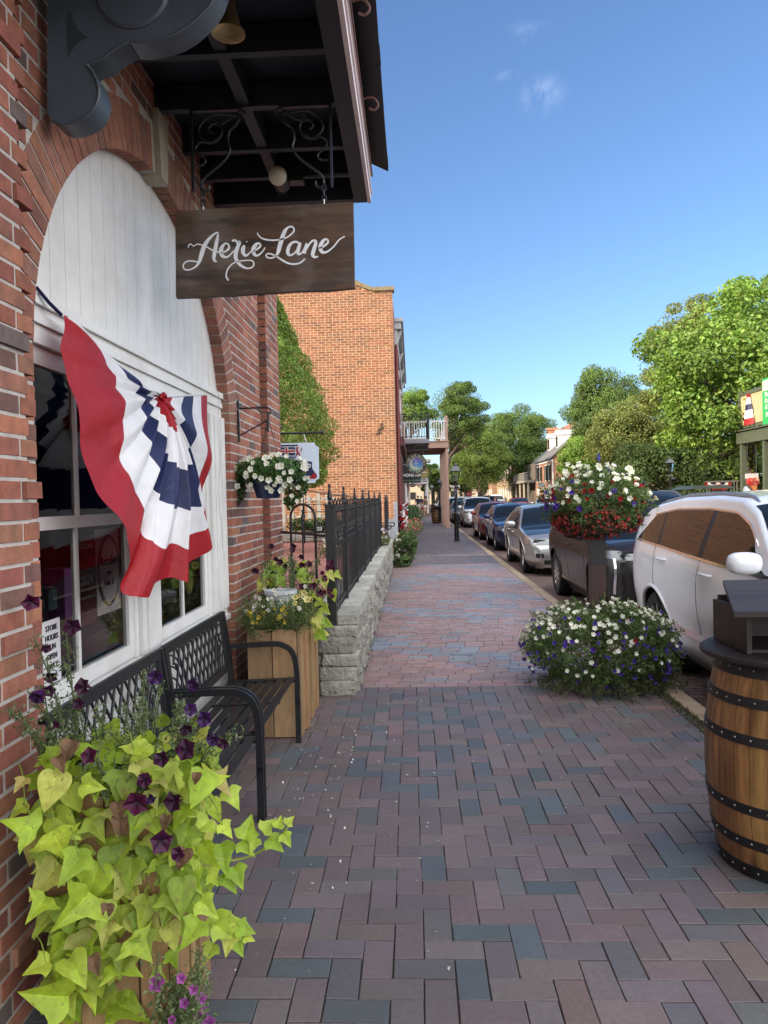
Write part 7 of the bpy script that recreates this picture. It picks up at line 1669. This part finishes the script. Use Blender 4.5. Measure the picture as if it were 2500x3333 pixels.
# ============================================================ trees
mbark = pm('tree_bark', (.085,.065,.05), .95, var=.3, scale=5, bump=.9, bscale=18, bdist=.03)
def tree(name, lab, base, cen, rad_, n, ls, cols, seed, lumps=34, lr=(.16,.30), trunk_r=.25, trans=.35, group=None, limbs=14, lean=0, shell=.35):
    np.random.seed(seed); random.seed(seed)
    t = thing(name, lab, 'tree', tuple(base), group=group); cen = np.array(cen, float); rad_ = np.array(rad_, float); m = MB(); LC = []
    i = 0
    while len(LC) < lumps:
        i += 1; d = np.random.normal(size=3); d /= np.linalg.norm(d); q = .45+.5*random.random()**.6; c = cen+d*rad_*q
        if d[2] < -.75: continue
        r = random.uniform(*lr)*rad_.mean()*(1.15-.35*q); LC.append((c, r, d))
    w_ = np.array([r**2 for _, r, _ in LC]); w_ = w_/w_.sum()
    cols = np.array(cols)
    for (c, r, d), ww in zip(LC, w_):
        k = max(20, int(n*ww)); cc, dd = blob(k, c, (r*1.15, r*1.15, r*.8), shell); tone = random.uniform(.8, 1.25)
        leaves(m, cc, ls, cols[np.random.randint(0, len(cols), k)]*tone, .3, .6, nz=dd*.7+np.array((0,0,.5)))
    k = n//4; cc, dd = blob(k, cen, rad_*.95, .35); leaves(m, cc, ls, cols[np.random.randint(0, len(cols), k)], .3, .6, nz=dd)
    m.build('crown', leafmat('crown_leaf', None, .5, trans), t)
    m = MB(); b = np.array(base, float); top = cen+np.array((0,0,-rad_[2]*.25)); fork = b+(top-b)*.6+np.array((lean,0,0))
    m.tube([tuple(q) for q in smoothcurve([b, b+(fork-b)*.5+np.array((random.uniform(-.1,.1),0,0)), fork, top], 5)], list(np.linspace(trunk_r, trunk_r*.45, 16)), 10)
    m.lathe([(trunk_r*1.6,0),(trunk_r*1.1,.3),(trunk_r,.6)], 10, tuple(b)); m.build('trunk', mbark, t, smooth=60)
    m = MB()
    for c, r, d in sorted(LC, key=lambda q: -q[1])[:limbs]:
        s0 = fork+(top-fork)*random.random(); mid_ = (s0+c)/2+np.array((0,0,-.1*rad_[2]))+np.random.normal(0,.08,3)*rad_.mean()
        pts = [tuple(q) for q in smoothcurve([s0, mid_, c], 5)]; m.tube(pts, list(np.linspace(trunk_r*.38, trunk_r*.07, len(pts))), 6)
    m.build('limbs', mbark, t, smooth=60); return t
def tp(px_, py_, Y): p = PX(px_, py_, Y=Y); return (p.x, p.y, p.z)
def mk(lab, px_, py_, Y, rx, rz, n, ls, cols, seed, **k):
    c = tp(px_, py_, Y); s = Y/FPX; tree(k.pop('name', 'street_tree'), lab, (c[0]+k.pop('bx', 0), Y, 0 if c[0] < 12 else 0), c, (rx*s, min(rx*s, 4.5), rz*s), n, ls, cols, seed, **k)
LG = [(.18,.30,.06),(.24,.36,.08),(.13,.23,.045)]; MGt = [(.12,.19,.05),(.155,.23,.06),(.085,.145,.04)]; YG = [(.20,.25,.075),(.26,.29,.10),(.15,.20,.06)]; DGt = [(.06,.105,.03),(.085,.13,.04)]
mk('tall broad-leaved tree with large bright leaves behind the green balcony', 2440, 1240, 29, 330, 330, 30000, .19, LG, 31, lumps=60, trunk_r=.28, lr=(.13,.26))
mk('pale yellow-green feathery tree rising left of the big bright tree', 2270, 1190, 44, 190, 235, 30000, .15, YG, 32, lumps=46, lr=(.12,.24), trunk_r=.3, limbs=20)
mk('tallest tree at the right edge, top of its crown above all others', 2500, 1060, 40, 150, 165, 16000, .16, LG, 33, lumps=30, trunk_r=.3)
mk('dark green tree between the brick house and the yellow-green tree', 1975, 1350, 66, 125, 165, 34000, .17, MGt, 34, lumps=60, lr=(.16,.30), trunk_r=.35)
mk('dense yellowish rounded tree directly above the flower basket', 2090, 1430, 50, 175, 150, 30000, .15, YG, 35, lumps=60, lr=(.14,.26), trunk_r=.3)
mk('small light green tree beside the gable of the brick house', 1890, 1500, 54, 85, 85, 14000, .15, LG, 36, lumps=26, trunk_r=.2, name='small_tree')
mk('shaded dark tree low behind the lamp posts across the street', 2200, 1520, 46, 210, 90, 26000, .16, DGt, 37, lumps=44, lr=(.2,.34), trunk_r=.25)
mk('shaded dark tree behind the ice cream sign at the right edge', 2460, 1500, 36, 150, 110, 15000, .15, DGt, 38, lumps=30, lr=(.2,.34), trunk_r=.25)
mk('medium green tree filling the gap behind the flower basket', 2000, 1530, 58, 110, 90, 16000, .17, MGt, 39, lumps=30, lr=(.2,.3), trunk_r=.25)
mk('tall airy tree rising above the salmon gallery posts', 1488, 1355, 78, 100, 120, 30000, .17, MGt, 40, lumps=50, lr=(.15,.27), trunk_r=.4, bx=-2.5, limbs=24)
mk('tree top showing over the dark iron balcony', 1345, 1330, 66, 60, 75, 16000, .16, LG, 41, lumps=34, lr=(.18,.32), trunk_r=.3, bx=-1.2)
mk('broad rounded tree in the middle distance over the parked cars', 1685, 1465, 98, 140, 145, 50000, .2, MGt, 42, lumps=90, lr=(.15,.27), trunk_r=.45)
mk('bushy green tree left of the broad rounded tree down the street', 1560, 1490, 92, 100, 110, 34000, .19, [(.15,.22,.05),(.19,.26,.065),(.11,.17,.04)], 43, lumps=60, lr=(.17,.30), trunk_r=.35)
mk('lower tree far down the left side behind the lamp posts', 1410, 1560, 100, 60, 55, 9000, .22, MGt, 44, lumps=20, lr=(.18,.3), trunk_r=.3)
mk('distant tree closing the end of the street', 1500, 1560, 130, 110, 60, 12000, .3, MGt, 45, lumps=30, lr=(.16,.28), trunk_r=.3)
mk('distant dark tree behind the parked white pickup', 1640, 1560, 125, 120, 65, 12000, .3, DGt, 46, lumps=30, lr=(.18,.3), trunk_r=.3)
# low hedge and shrubs under the right-hand trees
def hedge(lab, x0, x1, y, h, n, cols, ls=.14):
    t = thing('shrub', lab, 'shrub', ((x0+x1)/2, y, 0)); m = MB(); k = int((x1-x0)/1.0)+1
    for i in range(k): cc, d = blob(n//k, (x0+(x1-x0)*(i+.5)/k, y+random.uniform(-.4,.4), h*.45), ((x1-x0)/k*.8, .9, h*random.uniform(.42,.6)), .4); leaves(m, cc, ls, np.array(cols)[np.random.randint(0,len(cols),len(cc))], .3, .55, nz=d)
    m.build('foliage', leafmat('shrub_leaf', None, .5, .25), t)
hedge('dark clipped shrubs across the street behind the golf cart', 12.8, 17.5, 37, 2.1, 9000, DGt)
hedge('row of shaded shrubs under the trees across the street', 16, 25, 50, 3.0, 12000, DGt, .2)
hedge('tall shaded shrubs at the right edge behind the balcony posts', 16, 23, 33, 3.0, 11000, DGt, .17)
# ============================================================ brick house with dormers across the street
hs = thing('dormer_house', 'brick house with grey roof, white dormers and a big orange brick chimney', 'building', (14,77,0))
hx, y0, y1, ez, rzg = 13.62, 72.0, 82.2, 5.15, 9.4
m = MB(); m.bx(hx, hx+10, y0, y1, 0, ez); m.prism([(hx,ez),(hx+10,ez),(hx+5,rzg)], lambda u, v, q: (u,q,v), y0, y1)
hw_ = m.build('wall', brickmat('house_brick', 'yz', (.32,.13,.07), (.26,.10,.06), (.35,.27,.2)), hs)
m = MB(); m.add([(hx-.3,y0-.2,ez-.12),(hx-.3,y1+.2,ez-.12),(hx+5,y1+.2,rzg+.15),(hx+5,y0-.2,rzg+.15),(hx-.3,y0-.2,ez+.0),(hx-.3,y1+.2,ez+.0),(hx+5,y1+.2,rzg+.3),(hx+5,y0-.2,rzg+.3)], [(0,1,2,3),(4,7,6,5),(0,4,5,1),(0,3,7,4),(1,5,6,2)])
m.add([(hx+10.3,y0-.2,ez-.12),(hx+10.3,y1+.2,ez-.12),(hx+5,y1+.2,rzg+.15),(hx+5,y0-.2,rzg+.15),(hx+10.3,y0-.2,ez+.0),(hx+10.3,y1+.2,ez+.0),(hx+5,y1+.2,rzg+.3),(hx+5,y0-.2,rzg+.3)], [(0,3,2,1),(4,5,6,7),(0,1,5,4),(0,4,7,3),(1,2,6,5)])
roof = m.build('roof', pm('grey_shingle', (.13,.13,.13), .9, bump=.5), hs)
m = MB(); m.bx(hx-.08, hx-.0, y0-.02, y1, ez-.35, ez-.13); m.bx(hx-.05,hx+.03,y0-.06,y0+.02,0,ez-.2); m.build('eave_trim', M['white'], hs)
for i, y in enumerate((73.2,75.1,78.3,80.2)):
    m = MB(); m.bx(hx-.05,hx+.02,y,y+.95,2.95,3.02); m.bx(hx-.04,hx+.02,y,y+.08,3.02,4.5); m.bx(hx-.04,hx+.02,y+.87,y+.95,3.02,4.5); m.bx(hx-.04,hx+.02,y,y+.95,4.5,4.6); wo_ = m.build('window', M['white'], hs)
    m = MB(); m.bx(hx-.03,hx-.01,y+.08,y+.87,3.02,4.5); m.build('pane', mgls, wo_); m = MB(); m.bx(hx-.06,hx-.01,y-.35,y-.02,2.98,4.55); m.bx(hx-.06,hx-.01,y+.97,y+1.3,2.98,4.55); m.build('shutter', mblk, wo_)
for i, y in enumerate((73.0,76.5,79.6)): m = MB(); m.bx(hx-.06,hx+.02,y,y+1.4,.1,2.3); m.build('shop_door', M['white'], hs)
for y in (74.2, 78.6):
    m = MB(); m.bx(hx+1.0,hx+4.2,y,y+1.3,6.0,7.55); m.prism([(-.12,7.55),(1.42,7.55),(.65,8.05)], lambda u, v, q: (q,y+u,v), hx+.85, hx+4.0); d_ = m.build('dormer', M['white'], hs); m = MB(); m.bx(hx+.96,hx+1.0,y+.3,y+1.0,6.4,7.4); m.build('pane', mgls, d_)
cp_ = PX(1798,1412,Y=81.5); m = MB(); m.bx(cp_.x-.55,cp_.x+.55,81.0,81.8,5.5,cp_.z+.35); m.bx(cp_.x-.62,cp_.x+.62,80.93,81.87,cp_.z+.35,cp_.z+.62); m.build('chimney', brickmat('chimney_brick', 'xz', (.42,.15,.06), (.36,.12,.05), (.4,.3,.2)), hs)
ov = PX(1763,1578,Y=71.5); m = MB(); m.ball(tuple(ov), (.36,.02,.24), 18, 8); tag(m.build('oval_sign', pm('grey_sign', (.15,.16,.17), .5), smooth=True), 'grey oval sign in front of the dormer house', 'sign')
# second gabled house behind
t = thing('gable_house', 'red brick gable showing behind the dormer house', 'building', (20,95,0)); g0 = PX(1862,1400,Y=95)
m = MB(); m.prism([(g0.x-3.2,0),(g0.x+4,0),(g0.x+4,8),(g0.x+.5,g0.z+1.2),(g0.x-3.2,8.0)], lambda u, v, q: (u,q,v), 95, 104); m.build('wall', brickmat('gable_brick', 'xz', (.34,.13,.07), (.28,.1,.06), (.3,.25,.2)), t)
# wooden porch left of the house
t = thing('wooden_porch', 'shaded wooden porch building with square posts left of the dormer house', 'building', (14,88,0)); m = MB(); m.bx(14.6,24,83,97,0,5.4); m.build('wall', pm('porch_clapboard', (.14,.12,.10), .8, sc=(1,1,8)), t)
for y in (83.3,86.5,89.7,93): m = MB(); m.bx(12.9,13.1,y,y+.2,0,3.0); m.build('post', pm('porch_post_paint', (.45,.42,.34), .7), t)
m = MB(); m.bx(12.7,14.7,83,97,3.0,3.25); m.bx(12.85,12.93,83,97,4.1,4.18); m.build('deck', pm('porch_deck', (.3,.28,.23), .7), t); m = MB()
for y in np.arange(83.2,97,.3): m.bx(12.86,12.91,y,y+.06,3.25,4.1)
m.build('baluster', pm('baluster_paint', (.2,.18,.16), .7), t)
def rbuild(lab, y0, y1, h, col, x=14.2):
    t = thing('street_building', lab, 'building', (x,(y0+y1)/2,0)); m = MB(); m.bx(x,x+9,y0,y1,0,h); m.build('wall', brickmat('row_brick', 'yz', col, tuple(c*.8 for c in col), (.4,.33,.26)), t)
    for z in (1.0,3.9):
        y = y0+1
        while y < y1-1.5: m = MB(); m.bx(x-.05,x+.01,y,y+1,z,z+1.6); m.build('window', M['white'], t); y += 2.6
rbuild('pale ochre building far down the right side behind the trees', 98, 116, 6.4, (.42,.30,.16), 13.2)
rbuild('farthest orange brick building on the right side of the street', 117, 150, 7.0, (.36,.18,.10), 12.6)
t = thing('street_building', 'cream building across the far end of the street', 'building', (5,165,0)); m = MB(); m.bx(-2,26,165,172,0,7); m.build('wall', pm('cream_render', (.45,.38,.27), .9), t)
for i in range(8):
    for z in (1.2,4.2): m = MB(); m.bx(-.5+i*3,.7+i*3,164.93,165.01,z,z+1.6); m.build('window', mblk, t)
sp_ = PX(1528,1608,Y=96); t = thing('stop_sign', 'small red octagonal stop sign in the far distance', 'sign', (sp_.x,96,0)); m = MB(); m.tube([(sp_.x,96,-.1),(sp_.x,96,sp_.z+.3)], .035, 6); m.build('post', M['steel'], t)
m = MB(); m.lathe([(.40,-.02),(.40,.02)], 8, (sp_.x,95.94,sp_.z), 'y'); m.build('plate', pm('stop_red', (.40,.03,.03), .5), t); text_mesh('lettering', 'STOP', inkw, t, (sp_.x,95.9,sp_.z), .26)
# ============================================================ green balcony at the right edge
mgreen = pm('moss_green_paint', (.085,.105,.07), .6, var=.12); gx = 11.5
t = thing('green_gallery', 'moss green timber gallery on posts with a cream baluster railing at the right edge', 'gallery', (gx,25,0))
for y in (26.1,24.45,21.5): m = MB(); m.bx(gx-.08,gx+.08,y-.08,y+.08,0,3.2); m.build('post', mgreen, t)
m = MB(); m.bx(gx-.12,gx+.12,18,26.35,3.2,3.62); m.bx(gx-.2,gx+.14,18,26.45,3.62,3.66); m.bx(gx+.12,14.2,18,26.3,3.3,3.6); m.build('deck', mgreen, t)
m = MB()
for y in (26.25,24.45): m.bx(gx-.06,gx+.06,y-.07,y+.07,3.66,5.05)
m.bx(gx-.05,gx+.05,24.5,26.2,4.85,4.97); m.bx(gx-.04,gx+.04,24.5,26.2,3.72,3.84); m.build('railing_frame', mgreen, t)
m = MB()
for i in range(13): y = 24.62+i*.125; m.bx(gx-.015,gx+.015,y,y+.085,3.84,4.85)
m.build('baluster', pm('cream_baluster', (.55,.47,.28), .6), t)
m = MB(); m.bx(14.2,20,17,26.2,0,8); m.build('wall', pm('gallery_house_wall', (.10,.11,.09), .8), t)
t = thing('bunting', 'small red, white and blue fan bunting on the green gallery railing', 'bunting', (gx-.1,25.5,4.3)); m = MB()
for (z0_, z1_, w0, w1, c) in [(4.85,4.72,.03,.09,R_),(4.72,4.5,.09,.17,W_),(4.5,4.3,.17,.25,B_),(4.3,4.02,.25,.32,W_),(4.02,3.8,.32,.38,R_)]:
    m.grid([[(gx-.07-.04*math.sin(k_*1.3)*(1), 25.45+(w0+(w1-w0)*0)*u, z0_) if r_ == 0 else (gx-.07-.05*math.sin(k_*1.3), 25.45+w1*u, z1_) for k_, u in enumerate(np.linspace(-1,1,13))] for r_ in (0,1)], c)
m.build('fan', mcl, t)
t = thing('green_sign', 'bright green sign board with white lettering on the gallery at the right edge', 'sign', (gx-.12,23.6,4.6)); mgb = pm('bright_green', (.04,.38,.11), .5, var=.05); m = MB(); m.bx(gx-.16,gx-.10,22.2,24.3,3.68,5.15); m.build('board', mgb, t)
m = MB(); m.bx(gx-.17,gx-.161,22.2,24.25,4.75,5.08); m.build('header_panel', pm('cream_panel', (.65,.62,.48), .6), t); m = MB(); m.bx(gx-.168,gx-.161,22.4,23.72,4.42,4.74); m.build('red_panel', pm('red_panel', (.5,.05,.02), .6), t)
RS = (PI/2,0,-PI/2)
for s, z, sz, yy in (('The',4.62,.2,24.02),('R &',4.42,.2,24.0),('G',4.22,.2,24.05),('314-2',3.98,.2,23.85)): text_mesh('lettering', s, inkw, t, (gx-.163,yy,z), sz, RS, shear=.3 if s != '314-2' else 0, offset=.004)
t = thing('ice_cream_sign', 'ice cream cone shaped hanging sign between the green gallery posts', 'sign', (gx,25.2,2)); Yi = 25.3
def Q_(a, b): p = PX(a, b, Y=Yi); return (p.x, p.z)
m = MB(); m.prism([Q_(2427,1558),Q_(2469,1557),Q_(2469,1540),Q_(2427,1542)], lambda u, v, q: (u,q,v), Yi, Yi+.04); m.build('header_board', mplate, t)
c0_ = Q_(2442,1568); c1_ = Q_(2456,1566); r_ = 15*Yi/FPX; m = MB(); m.lathe([(r_*.85,0),(r_*.85,.03)], 24, (c0_[0],Yi-.035,c0_[1]), 'y'); m.build('red_scoop', pm('coral_scoop', (.55,.07,.06), .5), t)
m = MB(); m.lathe([(r_*.9,0),(r_*.9,.03)], 24, (c1_[0],Yi-.045,c1_[1]), 'y'); m.build('cream_scoop', pm('peach_scoop', (.65,.38,.28), .5), t)
m = MB(); m.prism([Q_(2437,1576),Q_(2464,1576),Q_(2461,1603),Q_(2458,1602)], lambda u, v, q: (u,q,v), Yi-.03, Yi); m.build('cone', pm('orange_cone', (.55,.20,.06), .5), t)
for s, dy in (('ICE',-7),('CREAM',1),('PARLOR',8)): q = Q_(2450,1567+dy); text_mesh('lettering', s, pm('red_letter', (.45,.02,.02), .5), t, (q[0],Yi-.06,q[1]), .1, offset=.002)
m = MB(); q = Q_(2434,1541); m.tube([(q[0],Yi,q[1]),(q[0],Yi,3.25)], .008, 4); q = Q_(2462,1541); m.tube([(q[0],Yi,q[1]),(q[0],Yi,3.25)], .008, 4); m.build('hanger', M['black'], t)
t = thing('porch_fence', 'grey timber railing hung with small bunting across the street', 'fence', (14,33,1)); a, b_ = PX(2300,1570,Y=33), PX(2405,1568,Y=33); m = MB(); m.bx(a.x,b_.x,33,33.05,a.z,a.z+.06); m.bx(a.x,b_.x,33,33.05,.9,.96)
x = a.x
while x < b_.x: m.bx(x,x+.04,33,33.03,.96,a.z); x += .13
m.build('railing', pm('grey_timber', (.16,.16,.14), .8), t)
for i, q in enumerate((2322,2352)):
    p = PX(q,1570,Y=32.9); m = MB()
    for k2, (w0, w1, c) in enumerate([(.0,.12,B_),(.12,.25,W_),(.25,.38,R_)]): m.grid([[(p.x+w*math.cos(a_),32.9+.02*math.sin(a_*9),p.z-w*.9*math.sin(a_)) for a_ in np.linspace(0,PI,15)] for w in (w0+.001,w1)], c)
    tag(m.build('bunting', mcl), ['left', 'right'][i]+' of two tiny fan buntings on the grey railing across the street', 'bunting')
# golf cart
t = thing('golf_cart', 'golf cart with a dark flat canopy parked across the street behind the white SUV', 'golf cart', (9.4,24,-.12)); gxx, gy = 9.35, 24.2
m = MB(); zr = 1.66; m.add([(gxx-.72,gy-.9,zr),(gxx+.72,gy-.9,zr),(gxx+.72,gy+.9,zr),(gxx-.72,gy+.9,zr),(gxx-.5,gy-.65,zr+.11),(gxx+.5,gy-.65,zr+.11),(gxx+.5,gy+.65,zr+.11),(gxx-.5,gy+.65,zr+.11)], [(0,3,2,1),(4,5,6,7),(0,1,5,4),(1,2,6,5),(2,3,7,6),(3,0,4,7)]); m.build('canopy', pm('dark_green_canopy', (.03,.04,.04), .35), t)
m = MB()
for sx in (-.58,.58):
    for sy in (-.75,.75): m.tube([(gxx+sx,gy+sy,.5),(gxx+sx*.95,gy+sy*.9,zr)], .02, 6)
m.build('canopy_post', M['black'], t); m = MB(); m.bx(gxx-.6,gxx+.6,gy-1.1,gy+1.1,.15,.45); m.bx(gxx-.55,gxx+.55,gy-1.1,gy-.7,.45,.8); m.bx(gxx-.55,gxx+.55,gy+.2,gy+.6,.45,.7); m.build('body', pm('cart_body', (.10,.12,.12), .4), t)
m = MB(); m.bx(gxx-.5,gxx+.5,gy-.1,gy+.4,.7,.8); m.bx(gxx-.5,gxx+.5,gy+.4,gy+.5,.8,1.2); m.build('seat', M['black'], t)
for sx in (-.55,.55):
    for sy in (-.8,.8): m = MB(); m.lathe([(.12,-.09),(.23,-.09),(.23,.09),(.12,.09)], 20, (gxx+sx,gy+sy,.11), 'x'); m.build('wheel', mtyre, t)
